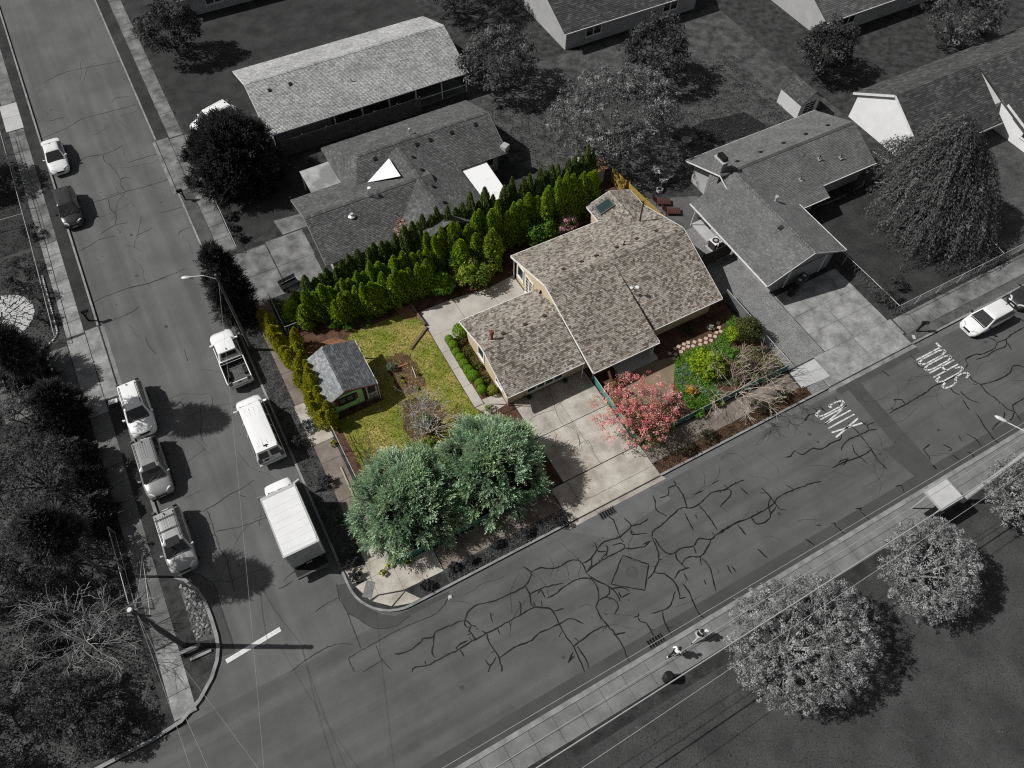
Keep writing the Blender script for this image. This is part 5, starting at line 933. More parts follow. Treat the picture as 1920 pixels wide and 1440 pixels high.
def ground_cover(name, pts, n, label, pal, seed, h=.28, size=.12, cat='flowers', z=GZ, patch=None):
    rg = np.random.default_rng(seed); pts = np.array(pts); mn, mx2 = pts.min(0), pts.max(0); P2 = rg.uniform(mn, mx2, (n*3, 2)); ins = np.zeros(len(P2), bool)
    j = len(pts)-1
    for i in range(len(pts)):
        c = ((pts[i, 1] > P2[:, 1]) != (pts[j, 1] > P2[:, 1])) & (P2[:, 0] < (pts[j, 0]-pts[i, 0])*(P2[:, 1]-pts[i, 1])/(pts[j, 1]-pts[i, 1]+1e-9)+pts[i, 0]); ins ^= c; j = i
    P2 = P2[ins][:n]; n = len(P2); p = np.concatenate([P2, z+h*rg.uniform(.1, 1, (n, 1))*(.5+.5*np.sin(P2[:, :1]*3+P2[:, 1:]*2.3)**2)], 1)
    nr = unit(np.array([0, 0, 1.])+rg.normal(size=(n, 3))*.6); ax = np.cross(nr, sph(rg, n)); s = size*rg.uniform(.6, 1.4, n)
    tc = tints(rg, n, pal, .3)
    if patch is not None:      # worn patches with a shape of their own
        X, Y = P2[:, 0], P2[:, 1]; f = np.sin(X*.9+1.3*np.sin(Y*.7))+np.sin(Y*1.1+1.7*np.sin(X*.55+1))+.8*np.sin(X*2.3+Y*1.9)+rg.normal(size=n)*.5; tc = np.where((f > .5)[:, None], tints(rg, n, patch, .3), tc)
    o = mobj(name, quads_mesh(name, leaf_quads(p, ax, nr, s, s*.55), tc), leafm); tag(o, label, cat, kind='stuff'); return o
FB = [(27.33,21.79),(27.93,22.22),(28.74,22.29),(29.88,22.2),(31.16,21.86),(33.09,22.76),(33.52,23.33),(34.29,23.28),(34.29,22.57),(33.07,21.71),(32.08,21.03),(30.08,19.91),(28.83,18.55),(28.82,17.76),(27.15,17.49),(25.84,17.87),(25.99,18.88),(26.18,19.96),(26.64,20.92)]
ground_cover('bluebell_patch', FB, 15000, 'green leaves with scattered bluebells covering the flower bed', [(.09, .23, .02), (.14, .32, .03), (.11, .26, .025), (.19, .36, .04), (.08, .2, .02), (.12, .26, .03), (.07, .16, .02), (.16, .27, .06)], 341, .42, .10)
ground_cover('bluebells', [(26.9,21.19),(28.21,21.57),(28.08,20.97),(27.87,20.27),(27,20.08),(27.98,18.61),(28.91,17.87),(27.96,17.6),(27.03,18.71),(26.29,19.5),(26.33,20.28)], 420, 'loose drift of pale blue bluebells at the bed edge', [(.22, .27, .52), (.30, .35, .60), (.18, .22, .45)], 342, .34, .13)
ground_cover('bed_undergrowth', [(30.08,19.91),(32.08,21.03),(33.73,20.16),(34.78,19.51),(34.77,17.59),(32.85,17.13),(30.4,17.87),(28.83,18.55)], 5200, 'mixed dull undergrowth below the bare beige tree', [(.17, .21, .05), (.22, .21, .09), (.11, .19, .03), (.22, .17, .17), (.26, .22, .18)], 343, .4)
ground_cover('grass', LAWN, 26000, 'rough yellow-green grass of the lawn round the shed', [(.19, .23, .025), (.26, .27, .035), (.14, .19, .02)], 344, .05, .11, 'grass', patch=[(.40, .33, .10), (.33, .25, .09), (.46, .38, .16)])
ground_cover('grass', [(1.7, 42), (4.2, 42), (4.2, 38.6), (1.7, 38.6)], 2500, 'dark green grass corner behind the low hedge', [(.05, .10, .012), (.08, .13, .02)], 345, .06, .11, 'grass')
ground_cover('leaf_litter', [(6.85,29),(8.74,28.93),(9.94,27.36),(9.75,25.63),(8.75,24.24),(6.76,24.65),(6.02,26.58)], 1500, 'dry brown litter round the silvery bare tree', [(.2, .13, .08), (.28, .2, .11), (.12, .08, .05), (.2, .2, .05)], 348, .04, .1, 'leaves')
ground_cover('leaf_litter', [(2.2, 34.3), (6, 34.3), (6.0, 35.3), (5.0, 36.5), (2.6, 36.7)], 1500, 'orange-brown fallen leaves on the soil behind the shed', [(.28, .13, .06), (.36, .21, .12), (.18, .08, .04)], 346, .03, .1, 'leaves')
ground_cover('bed_plants', [(12.6, 26.6), (14, 26.2), (14, 32), (13, 31.6)], 1500, 'low green and reddish plants in the bed beside the garage', [(.09, .16, .02), (.16, .22, .03), (.12, .05, .03)], 347, .2, .1, 'plants')
# the planted bed on the lawn
bush('grey_shrub', (7.73,31.63), (.55, .5, .45), 'silvery blue-green shrub at the edge of the oval bed', 'shrub', [(.14, .19, .15), (.20, .25, .2), (.09, .13, .09)], 351, .09, 26, 22)
for i, (c_, pl) in enumerate((((7.98,30.65), [(.2, .32, .12)]), ((8,30.09), [(.5, .45, .03), (.2, .26, .03)]), ((8.78,29.08), [(.2, .28, .05)]), ((9.24,30.25), [(.16, .18, .05)]))):
    bush('bedding_plant', c_, (.24, .22, .2), ['mint green bedding plant in the oval bed', 'yellow-flowered bedding plant in the oval bed', 'light green bedding plant at the lower end of the oval bed', 'olive bedding plant beside the pale edging stake'][i], 'plant', pl, 352+i, .08, 10, 14)
bush('shrub', (8.04,26.03), (.6, .6, .7), 'bright green shrub at the foot of the silvery bare tree', 'shrub', [(.07, .17, .015), (.11, .24, .02)], 357, .11, 30, 24)
bush('shrub', (7.4,24.22), (.7, .6, .5), 'green shrub between the silvery bare tree and the conifers', 'shrub', [(.08, .14, .02), (.16, .24, .03)], 358, .11, 30, 22)
bush('shrub', (12.66,24.96), (.45, .3, .3), 'yellow-green shrub by the path gate', 'shrub', YG, 359, .1, 16, 18)
for i, (c_, lab) in enumerate((((1.37,27.65), 'yellow-green clump at the end of the low hedge by the fence rail'), ((1.27,17.4), 'yellow daffodil clump inside the fence corner'), ((0.72,17.17), 'yellow daffodils outside the fence corner on the ramp'), ((2.46,17.05), 'yellow daffodils along the green fence below the conifer'), ((-0.42,21.99), 'pale daffodil clump in the kerb strip beside the box truck'))):
    bush('daffodils', c_, (.34, .28, .26), lab, 'flowers', [(.5, .45, .03), (.6, .55, .05), (.1, .15, .02), (.06, .1, .015)] if i != 4 else [(.3, .3, .12), (.06, .07, .04)], 361+i, .1, 16, 14)
# kerb-strip shrubs
GS = [gv(.03), gv(.05), gv(.075), gv(.04)]; GB_ = [(.055, .06, .03), (.08, .08, .04), (.04, .04, .025)]
KS = [((0.17,29.76), .75, 'dark bushy plant beside the van roof'), ((-0.8,28.79), .8, 'low dark shrub at the end of the pale pavement slab by the van'), ((-0.25,24.99), .75, 'dark shrub on the pavement edge by the box truck cab'), ((-0.94,18.84), .75, 'dark round shrub on the corner strip behind the box truck'), ((-0.88,17.8), .55, 'small dark shrub at the tip of the corner strip'),
      ((2.86,15.02), .55, 'low shrub in the strip just past the corner ramp'), ((4.93,15.31), .5, 'second low shrub in the strip below the conifers'), ((6.23,15.14), .45, 'grey tuft in the strip below the conifers'), ((8.18,15.43), .6, 'dark patchy shrub in the strip below the green fence'), ((10.28,15.15), .6, 'spreading dark shrub in the strip near the drain'), ((12.81,14.83), .8, 'large dark shrub at the driveway apron corner'),
      ((23.48,15.39), .95, 'olive shrub in the strip beside the driveway apron'), ((25.56,15.27), .8, 'olive shrub in the strip under the pink tree fence'), ((30.44,15.49), .95, 'dark olive shrub in the strip under the bare beige tree'), ((32.47,15.47), .9, 'dark shrub at the kerb under the bare tree tips')]
for i, (c_, r, lab) in enumerate(KS): bush('verge_shrub', c_, (r*1.15, r*.75, r*.7), lab, 'shrub', GS if i < 11 else GB_, 370+i, .1, 36, 22)
ground_cover('weeds', rect(-1.4, -.05, 18.5, 43), 3600, 'grey weeds and tufts along the side-street kerb strip', [gv(.05), gv(.09), gv(.13), gv(.035)], 391, .14, .1, 'weeds')
ground_cover('weeds', rect(4.4, 13.2, 14.55, 15.4), 3000, 'dry grey growth in the cross-street kerb strip', [gv(.05), gv(.10), gv(.15), gv(.035)], 392, .18, .09, 'weeds')
ground_cover('weeds', rect(21, 35, 14.55, 15.4), 2600, 'brown dry growth in the kerb strip past the driveway', [(.07, .05, .035), (.10, .08, .05), (.05, .055, .02)], 393, .12, .1, 'weeds')

# ----- grey trees and shrubs around
GD = [gv(.05), gv(.08), gv(.12), gv(.036)]; GM = [gv(.091), gv(.130), gv(.176), gv(.065)]; GL = [gv(.270), gv(.338), gv(.419), gv(.203)]
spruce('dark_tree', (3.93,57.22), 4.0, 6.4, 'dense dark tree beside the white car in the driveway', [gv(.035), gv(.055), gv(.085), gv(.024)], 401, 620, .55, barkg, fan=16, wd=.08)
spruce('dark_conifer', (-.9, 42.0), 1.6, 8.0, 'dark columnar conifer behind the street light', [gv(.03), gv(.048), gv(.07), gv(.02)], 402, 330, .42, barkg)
leafy_tree('broad_tree', (36.05,44.45), (6.4, 4.8, 3.8), 4.2, 'large grey leafy tree behind the end of the hedge', [gv(.13), gv(.22), gv(.33), gv(.10)], 403, 900, .42, 30, .17, barkg, low=-.4)
leafy_tree('park_tree', (30.93,0.37), (3.35, 3.1, 2.4), 3.1, 'round pale-leaved park tree below the bus shelter', GL, 404, 744, .25, 34, .10, barkpg, inner=.55, arms=9, lob=.16)
leafy_tree('park_tree', (20.54,0.82), (4.3, 3.8, 2.7), 3.3, 'wide pale-leaved park tree beside the two pedestrians', GL, 405, 1020, .25, 34, .10, barkpg, inner=.55, arms=11, lob=.16)
leafy_tree('park_tree', (40.24,1.01), (2.5, 2.7, 2.3), 3.0, 'pale-leaved park tree by the lamp pole at the frame edge', GL, 406, 504, .25, 34, .10, barkpg, inner=.55, arms=7)
def willow(loc, label, seed):
    rg = np.random.default_rng(seed); e = plant('weeping_birch', (loc[0], loc[1], GZ), label, 'tree'); n = 1900; d = sph(rg, n*2); d = d[d[:, 2] > -.15][:n]; n = len(d)
    top = d*np.array([5.9, 6.4, 6.2])*rg.uniform(.4, 1, (n, 1))**.7+np.array([0, 0, 4.2]); top[:, :2] *= np.clip(1.25-.09*top[:, 2:], .35, 1); top = lumpy(rg, top, .34); L = rg.uniform(1.2, 3.2, n); qs = []; cs = []; base = tints(rg, n, [gv(.085), gv(.12), gv(.17), gv(.055)], .3)
    out = unit(d*np.array([1, 1, .1])); K = 26
    for k in range(K):
        f = k/K; p = top+out*(f*.75*L[:, None])*.7+np.array([0, 0, -1.])*(L*f**1.3)[:, None]+rg.normal(size=(n, 3))*.09; p[:, 2] = np.maximum(p[:, 2], .25)
        a = unit(out*(.9-.5*f)+np.array([0, 0, -.9])+rg.normal(size=(n, 3))*.45); nr = unit(out*.4+np.array([0, 0, .8])+rg.normal(size=(n, 3))*.5); s = .17*rg.uniform(.7, 1.3, n); qs.append(leaf_quads(p, a, nr, s*1.4, s*.5)); cs.append(base*rg.uniform(.8, 1.25, (n, 1)))
    mobj('crown', quads_mesh('crown', np.concatenate(qs), np.concatenate(cs)), leafm, e); b = MB(); b.tube([(0, 0, 0), (.1, 0, 3), (0, .1, 6), (.1, 0, 9.6)], [.24, .19, .12, .03], 8)
    for k in range(16):
        a = k*2.4; z = 2.2+k*.38; r = (4.6-k*.2)*rg.uniform(.7, 1.1); b.tube([(0, 0, z), (r*.5*math.cos(a), r*.5*math.sin(a), z+.7), (r*math.cos(a), r*math.sin(a), z+.2)], [.07, .045, .02], 5, False)
    b.build('trunk', barkpg, e); return e
willow((55.6, 25.2), 'tall weeping tree on the right-hand lawn', 407)
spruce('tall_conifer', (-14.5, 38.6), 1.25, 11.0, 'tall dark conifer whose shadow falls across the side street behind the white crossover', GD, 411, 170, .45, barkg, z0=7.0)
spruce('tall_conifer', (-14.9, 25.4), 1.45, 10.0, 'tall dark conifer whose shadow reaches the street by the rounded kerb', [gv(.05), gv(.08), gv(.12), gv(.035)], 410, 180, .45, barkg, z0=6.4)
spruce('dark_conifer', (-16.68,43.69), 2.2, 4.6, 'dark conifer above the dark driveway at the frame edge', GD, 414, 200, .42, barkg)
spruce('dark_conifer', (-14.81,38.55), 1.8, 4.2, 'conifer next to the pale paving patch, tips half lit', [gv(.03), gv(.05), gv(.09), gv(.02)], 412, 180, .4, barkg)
leafy_tree('evergreen_shrub', (-16.76,38.53), (2.2, 2.0, 1.9), 2.0, 'light-tipped evergreen behind the dark driveway', [gv(.08), gv(.13), gv(.20), gv(.05)], 413, 200, .32, 30, .12, barkg)
for i, (c_, r, h) in enumerate((((-14.44,34.65), .95, 2.7), ((-14.23,32.23), .95, 2.7), ((-14.18,30), .95, 2.6), ((-14.67,37.18), .9, 2.7), ((-14.75,28.89), .85, 2.2))):
    e = plant('clipped_evergreen', (c_[0], c_[1], GZ), f'dark clipped evergreen, {ORD[i]} of the row by the shaded pavement', 'shrub', 'evergreen row by the shaded pavement', i, (r/.62, r/.62, h/4.6)); mobj('crown', arb_mesh('crown', 4.6, .62, 420+i, GD, 3000, .17), leafm, e); mobj('trunk', TRM, None, e)
leafy_tree('evergreen_tree', (-17.02,33.41), (3.0, 2.8, 2.4), 2.6, 'large dark evergreen in the lower yard by the frame edge', [gv(.055), gv(.085), gv(.13), gv(.04)], 431, 380, .3, 30, .13, barkg)
leafy_tree('evergreen_tree', (-17.46,27.83), (3.1, 2.6, 2.1), 2.3, 'broad dark evergreen left of the trellis', [gv(.055), gv(.085), gv(.13), gv(.04)], 432, 380, .3, 30, .13, barkg)
leafy_tree('evergreen_tree', (-20.22,26.29), (2.0, 2.2, 1.9), 2.1, 'dark evergreen at the lower left frame edge', [gv(.055), gv(.085), gv(.13), gv(.04)], 433, 247, .3, 30, .13, barkg)
bush('grass_clump', (-19.32,22.6), (1.0, .9, .7), 'spiky ornamental grass clump under the bare grey tree', 'plant', [gv(.04), gv(.07), gv(.11)], 434, .16, 40, 30)
bush('shrub', (-15.12,24.25), (1.1, 1.4, .8), 'dark loose shrub inside the fence by the utility pole', 'shrub', GD, 435, .12, 50, 26)
bush('shrub', (-20.81,22.36), (1.0, .8, .6), 'dark low shrub below the ornamental grass', 'shrub', GD, 436, .12, 36, 24)
for i, (c_, r, lab) in enumerate((((1.54,52.86), .55, 'round clipped shrub along the front rail, nearest the dark tree'), ((1.4,51.49), .55, 'middle round shrub along the front rail'), ((1.6,50.04), .6, 'larger dark shrub at the end of the front rail'), ((-13.95,58.69), .9, 'tufted shrub in the far yard beside the pavement'), ((-15.19,54.83), 1.3, 'dark spreading shrub above the stone patio'), ((-14.82,51.22), 1.2, 'dark shrub between stone patio and brick edging'), ((-14.66,48.69), .9, 'low dark shrub inside the curved brick edging'), ((-16.14,53.17), 1.0, 'dark shrub behind the flagstone circle'),
        ((46.19,18.83), 1.35, 'wide dark shrub inside the chain-link fence corner'), ((56.15,29.13), .55, 'small dark shrub under the eave, farthest in the edged bed'), ((54.31,29.29), .5, 'second dark shrub in the edged bed under the eave'), ((52.43,29.73), .5, 'third dark shrub in the edged bed under the eave'), ((48.42,19.46), .9, 'dark shrub on the lawn beside the chain-link corner'), ((51.29,37.44), .7, 'pale low shrub on the stony yard slope'))):
    bush('garden_shrub', c_, (r, r, r*.75), lab, 'shrub', GD if i not in (13,) else GM, 440+i, .12, 36, 24)
ground_cover('grass', [(4, 1.8), (60, 1.8), (60, -14), (10, -12)], 42000, 'short grey grass of the park lawn below the cross street', [gv(.045), gv(.065), gv(.09), gv(.035)], 463, .025, .09, 'grass', patch=[gv(.085), gv(.12)])
ground_cover('grass', [(46.2, 17.5), (59.5, 17.5), (59.8, 29.8), (46.2, 28.6)], 12000, 'short dark grass of the right-hand front lawn', [gv(.03), gv(.045), gv(.06), gv(.024)], 464, .025, .09, 'grass', patch=[gv(.06), gv(.09)])
ground_cover('grass', [(60.4, 17.5), (90, 17.5), (90, 28), (60.4, 30)], 12000, 'patchy grass of the lawn beyond the dividing wire fence', [gv(.045), gv(.07), gv(.11), gv(.03)], 465, .04, .1, 'grass', patch=[gv(.12), gv(.17)])
ground_cover('grass', [(-30, 57.5), (-14.2, 57.5), (-14.2, 76), (-26, 76)], 9000, 'dark grass of the far yard across the side street', [gv(.03), gv(.045), gv(.065)], 466, .06, .13, 'grass')
ground_cover('weeds', [(-30, 46.4), (-14.2, 46.4), (-14.2, 57), (-26, 57)], 8000, 'rough weeds of the yard round the flagstone circle', [gv(.04), gv(.07), gv(.11), gv(.03)], 467, .16, .13, 'weeds')
ground_cover('undergrowth', [(-26, 15), (-14.2, 15), (-14.2, 39.5), (-24, 39.5)], 16000, 'tangled grey undergrowth below the lower-left evergreens', [gv(.04), gv(.07), gv(.11), gv(.03)], 468, .35, .15, 'undergrowth')
for i, (c_, r, pl, lab) in enumerate((((29.7,19.12), .7, 0, 'dull green shrub right of the lime shrub'), ((31.74,20.3), .6, 1, 'leafy green shrub below the lime-tinted corner shrub'), ((33.88,19.45), .7, 2, 'brownish pink twiggy shrub beside the gravel fence'), ((28.05,17.29), .6, 0, 'dull green shrub at the foot of the bare beige tree'), ((33.47,17.96), .7, 2, 'pinkish grey shrub at the gravel-side fence'), ((26.25,17.2), .6, 1, 'deep green shrub along the teal fence'), ((30.95,18.07), .6, 2, 'mauve twiggy shrub in the middle of the bed'))):
    bush('bed_shrub', c_, (r, r*.9, r*.8), lab, 'shrub', ([(.13, .18, .04), (.2, .24, .07)], [(.09, .22, .025), (.15, .32, .04)], [(.2, .15, .13), (.28, .22, .2), (.12, .14, .05)])[pl], 540+i, .1, 34, 22)
# ivy along the wooden fence and far greenery
ground_cover('ivy', rect(8, 22, 58.5, 59.6), 3000, 'dark overgrown strip behind the long wooden fence', GD, 461, .8, .18, 'ivy')
ground_cover('undergrowth', [(26.5, 47), (34, 42.5), (40, 40), (55, 40), (56, 52), (28, 56)], 9000, 'rough grey undergrowth of the back yards behind the hedge', [gv(.03), gv(.05), gv(.09), gv(.14)], 462, .3, .16, 'undergrowth')
for i, (x, y, r, h, pal, lab) in enumerate(((31, 58, 4.0, 3.2, GM, 'bushy grey tree behind the broad leafy tree'), (45.5, 52, 3.6, 3.4, GD, 'dark yard tree beyond the stony slope'), (33, 72, 4.5, 3.6, GM, 'tall grey tree between the far houses'), (62, 45, 3.0, 3.0, GD, 'dark tree behind the white gable'), (-18, 68, 3.2, 3.0, GD, 'dark tree across the street beyond the parked sedan'), (-24, 62, 3.4, 3.0, GM, 'grey tree deep in the far yard'), (78, 42, 4.0, 3.4, GM, 'grey tree beyond the dark roof ridge'), (4, 78, 3.0, 3.0, GD, 'dark street-side tree beyond the pale-roofed house'))):
    leafy_tree('yard_tree', (x, y), (r, r*.9, h*.85), h, lab, pal, 470+i, 190, .6, 36, .24, barkg, low=-.5)
for i, (x, y, r) in enumerate(((-18.5, 18.6, 2.0), (-22.5, 20.5, 2.4), (-17.2, 16.2, 1.6), (-24, 16.5, 2.2))): leafy_tree('evergreen_shrub', (x, y), (r, r, r*.8), r*.9, ['grey evergreen below the bare grey tree', 'broad grey evergreen at the lower left frame corner', 'small grey evergreen by the corner pavement', 'grey evergreen by the cross-street kerb'][i], [gv(.055), gv(.085), gv(.13), gv(.04)], 490+i, 150, .3, 30, .13, barkg)
for i, (x, y) in enumerate(((48, -3), (10, -6), (-3, -10))): leafy_tree('park_tree', (x, y), (3.6, 3.4, 2.8), 3.4, ['pale-leaved park tree at the far right lawn edge', 'pale-leaved park tree south of the pedestrians', 'pale-leaved park tree near the crossing'][i], GL, 480+i, 240, .36, 40, .16, barkpg)

# ---------------------------------------------------------------- vehicles (local x forward, y left)
tyrem = mat('tyre', gv(.012), .8); rimm = mat('rim', gv(.35), .35, metal=.6); blackp = mat('black_plastic', gv(.012), .5); carglass = glassmat('car_glass', gv(.018), .05)
lampm = mat('headlight', gv(.6), .15, spec=.6); redm = mat('tail_light', gv(.10), .3); platem = mat('licence_plate', gv(.5), .5); seatm = mat('seat', gv(.05), .8); chromem = mat('chrome', gv(.55), .2, metal=.8)
def paintmat(name, v, metal=0.): return mat('paint_'+name, gv(v), .28, spec=.5, metal=metal, coat=.6)
def loft(rings, closed=True, caps=True):
    n = len(rings[0]); V = [p for r in rings for p in r]; F = []
    for i in range(len(rings)-1):
        for j in range(n if closed else n-1): a = i*n+j; b = i*n+(j+1) % n; F.append((a, b, b+n, a+n))
    if caps: F.append(tuple(range(n))[::-1]); F.append(tuple(range((len(rings)-1)*n, len(rings)*n)))
    return V, F
def rring(x0, x1, w0, w1, z, r=.12, k=3):
    """rounded rectangle in plan; front edge x1 half-width w1, rear edge x0 half-width w0"""
    pts = []
    for (cx, cy, a0) in ((x1, w1, 0), (x0, w0, 90), (x0, -w0, 180), (x1, -w1, 270)):
        sx = -1 if cx == x1 else 1; sy = -1 if cy > 0 else 1
        for i in range(k+1): a = R_(a0+90*i/k); pts.append((cx+sx*r+r*math.cos(a), cy+sy*r+r*math.sin(a), z))
    return pts
def wheels(root, xs, tw, r, w=.22):
    for x in xs:
        for s in (1, -1):
            b = MB(); n = 18
            for y0 in (tw*s-w/2, tw*s+w/2): b.V += [(x+r*math.cos(6.2832*i/n), y0, r+r*math.sin(6.2832*i/n)) for i in range(n)]
            b.F += [(i, (i+1) % n, (i+1) % n+n, i+n) for i in range(n)]+[tuple(range(n)), tuple(range(n, 2*n))]
            wl = b.build('wheel', tyrem, root); c = MB(); yo = (tw+w/2+.006)*s; m = 12; c.V = [(x+r*.62*math.cos(6.2832*i/m), yo, r+r*.62*math.sin(6.2832*i/m)) for i in range(m)]+[(x+r*.5*math.cos(6.2832*i/m), yo-.04*s, r+r*.5*math.sin(6.2832*i/m)) for i in range(m)]
            c.F = [(i, (i+1) % m, (i+1) % m+m, i+m) for i in range(m)]+[tuple(range(m, 2*m))]; c.build('rim', rimm, wl)
def body(root, st, m, zb, name='body'):
    """st: list of (x, half width, z of shoulder, z of deck centre)"""
    rings = []
    for x, w, zs, zc in st:
        h = []
        for (fy, z) in ((.0, zb), (.82, zb), (.97, zb+.14), (1.0, zb+(zs-zb)*.55), (.975, zs-.07), (.93, zs-.01), (.80, zs+(zc-zs)*.55), (.45, zs+(zc-zs)*.92), (0, zc)): h.append((x, w*fy, z))
        ring = h+[(x, -y, z) for x, y, z in h[-2:0:-1]]; rings.append(ring)
    V, F = loft(rings); o = mesh_obj(name, V, F, m, root, smooth=True)
    md = o.modifiers.new('edge', 'EDGE_SPLIT'); md.split_angle = R_(38); return o
def cabin(root, xa, xb, xc, xd, zb, zt, wb, wt, m, crown=.05, name='cabin', gl=carglass, split=(.5,), rear=True, wa=None, rails=False, sunroof=None):
    """xa windscreen foot, xb roof front, xc roof rear, xd rear glass foot"""
    wa = wa or wb
    rings = [rring(xd, xa, wb, wa, zb, .14), rring(xc-(xc-xd)*.06, xb+(xa-xb)*.06, wt+(wb-wt)*.08, wt+(wa-wt)*.08, zt-.05, .13), rring(xc, xb, wt-.02, wt-.02, zt, .12), rring(xc+.16*(xb-xc), xb-.16*(xb-xc), wt*.7, wt*.7, zt+crown*.75, min(.1, .2*(xb-xc))), rring(xc+.34*(xb-xc), xb-.34*(xb-xc), wt*.3, wt*.3, zt+crown, min(.08, .12*(xb-xc)))]
    V, F = loft(rings); o = mesh_obj(name, V, F, m, root, smooth=True); o.modifiers.new('edge', 'EDGE_SPLIT').split_angle = R_(40)
    def q(pts, nm, mm, off): 
        P3 = [Vector(p) for p in pts]; n = (P3[1]-P3[0]).cross(P3[2]-P3[0]).normalized(); n = n if n.dot(Vector(off)) > 0 else -n
        MB().add([p+n*.012 for p in P3]+[p-n*.02 for p in P3], [(0, 1, 2, 3), (0, 4, 5, 1), (1, 5, 6, 2), (2, 6, 7, 3), (3, 7, 4, 0)]).build(nm, mm, root)
    lr = lambda a, b, t: a+(b-a)*t
    L0, L1 = .06, .93
    X = lambda t: lr(xa, xb, t); Wf = lambda t: lr(wa, wt, t)
    q([(X(L0), Wf(L0)*.88, lr(zb, zt, L0)), (X(L0), -Wf(L0)*.88, lr(zb, zt, L0)), (X(L1), -Wf(L1)*.86, lr(zb, zt, L1)), (X(L1), Wf(L1)*.86, lr(zb, zt, L1))], 'windscreen', gl, (1, 0, .5))
    if rear:
        X2 = lambda t: lr(xd, xc, t); Wr = lambda t: lr(wb, wt, t); q([(X2(.15), Wr(.15)*.84, lr(zb, zt, .15)), (X2(.15), -Wr(.15)*.84, lr(zb, zt, .15)), (X2(.88), -Wr(.88)*.82, lr(zb, zt, .88)), (X2(.88), Wr(.88)*.82, lr(zb, zt, .88))], 'rear_window', gl, (-1, 0, .4))
    cuts = [0]+list(split)+[1]
    for s in (1, -1):
        for u0, u1 in zip(cuts, cuts[1:]):
            pts = []
            for (u, t) in ((u0, .1), (u1, .1), (u1, .86), (u0, .86)):
                xr = lr(xd, xc, t)+.10+(.04 if t < .5 else 0); xf = lr(xa, xb, t)-.16; w = lr(lr(wb, wa, u), wt, t)+.004; uu = u+(.012 if u == u0 and u0 > 0 else 0)-(.012 if u == u1 and u1 < 1 else 0); pts.append((lr(xr, xf, uu), s*w, lr(zb, zt, t)))
            q(pts, 'side_window', gl, (0, s, .2))
    if rails:
        for s in (1, -1): MB().tube([(xc+.15, s*(wt-.1), zt+.03), (xc+.3, s*(wt-.1), zt+.09), (xb-.4, s*(wt-.1), zt+.09), (xb-.25, s*(wt-.1), zt+.03)], .022, 6).build('roof_rail', blackp, root)
    if sunroof: MB().box(sunroof[0], sunroof[1], -wt*.62, wt*.62, zt+crown*.6, zt+crown+.012).build('sunroof', gl, root, bevel=.02)
    MB().bar((xa-.04, -wa*.5, zb+.05), (lr(xa, xb, .35)+.02, wa*.05, lr(zb, zt, .35)+.025), .018, .012).build('wiper', blackp, root); MB().bar((xa-.04, wa*.15, zb+.05), (lr(xa, xb, .35)+.02, wa*.6, lr(zb, zt, .35)+.025), .018, .012).build('wiper', blackp, root)
    MB().box(xa-.02, xa+.05, -wa*.8, wa*.8, zb-.02, zb+.035).build('cowl', blackp, root); MB().box(xc+.12, xc+.24, -.02, .02, zt+crown*.4, zt+crown*.4+.09).build('aerial', blackp, root)
    return o
def mirrors(root, x, w, z, m, big=0.):
    for s in (1, -1): MB().add([(x-.08, s*w, z), (x+.06, s*w, z), (x+.02, s*(w+.2+big), z-.02), (x-.12, s*(w+.2+big), z-.02), (x-.08, s*w, z+.1), (x+.06, s*w, z+.12), (x+.02, s*(w+.2+big), z+.13+big), (x-.12, s*(w+.2+big), z+.13+big)], [(0, 1, 2, 3), (4, 7, 6, 5), (0, 4, 5, 1), (1, 5, 6, 2), (2, 6, 7, 3), (3, 7, 4, 0)]).build('mirror', m, root, bevel=.02)
def lights(root, xf, xr, wf, wr, zf, zr, plate=True, tall=0.):
    for s in (1, -1):
        MB().add([(xf-.26, s*wf, zf), (xf+.015, s*(wf-.42), zf-.03), (xf-.03, s*(wf-.42), zf+.10), (xf-.28, s*(wf-.04), zf+.12), (xf-.38, s*(wf-.2), zf-.05), (xf-.36, s*(wf-.2), zf+.09)], [(0, 1, 2, 3), (2, 5, 3), (0, 4, 1), (1, 4, 5, 2), (0, 3, 5, 4)]).build('headlight', lampm, root)
        MB().box(xr-.015, xr+.1, s*(wr-.14)-.13, s*(wr-.14)+.13, zr-.08-tall, zr+.10+tall).build('tail_light', redm, root, bevel=.02)
    MB().box(xf-.07, xf+.025, -wf*.45, wf*.45, zf-.22, zf-.06).build('grille', blackp, root, bevel=.01); MB().box(xf-.02, xf+.035, -.2, .2, zf-.34, zf-.23).build('front_plate', platem, root); MB().box(xr-.03, xr+.02, -.2, .2, zr-.16, zr-.04).build('rear_plate', platem, root)
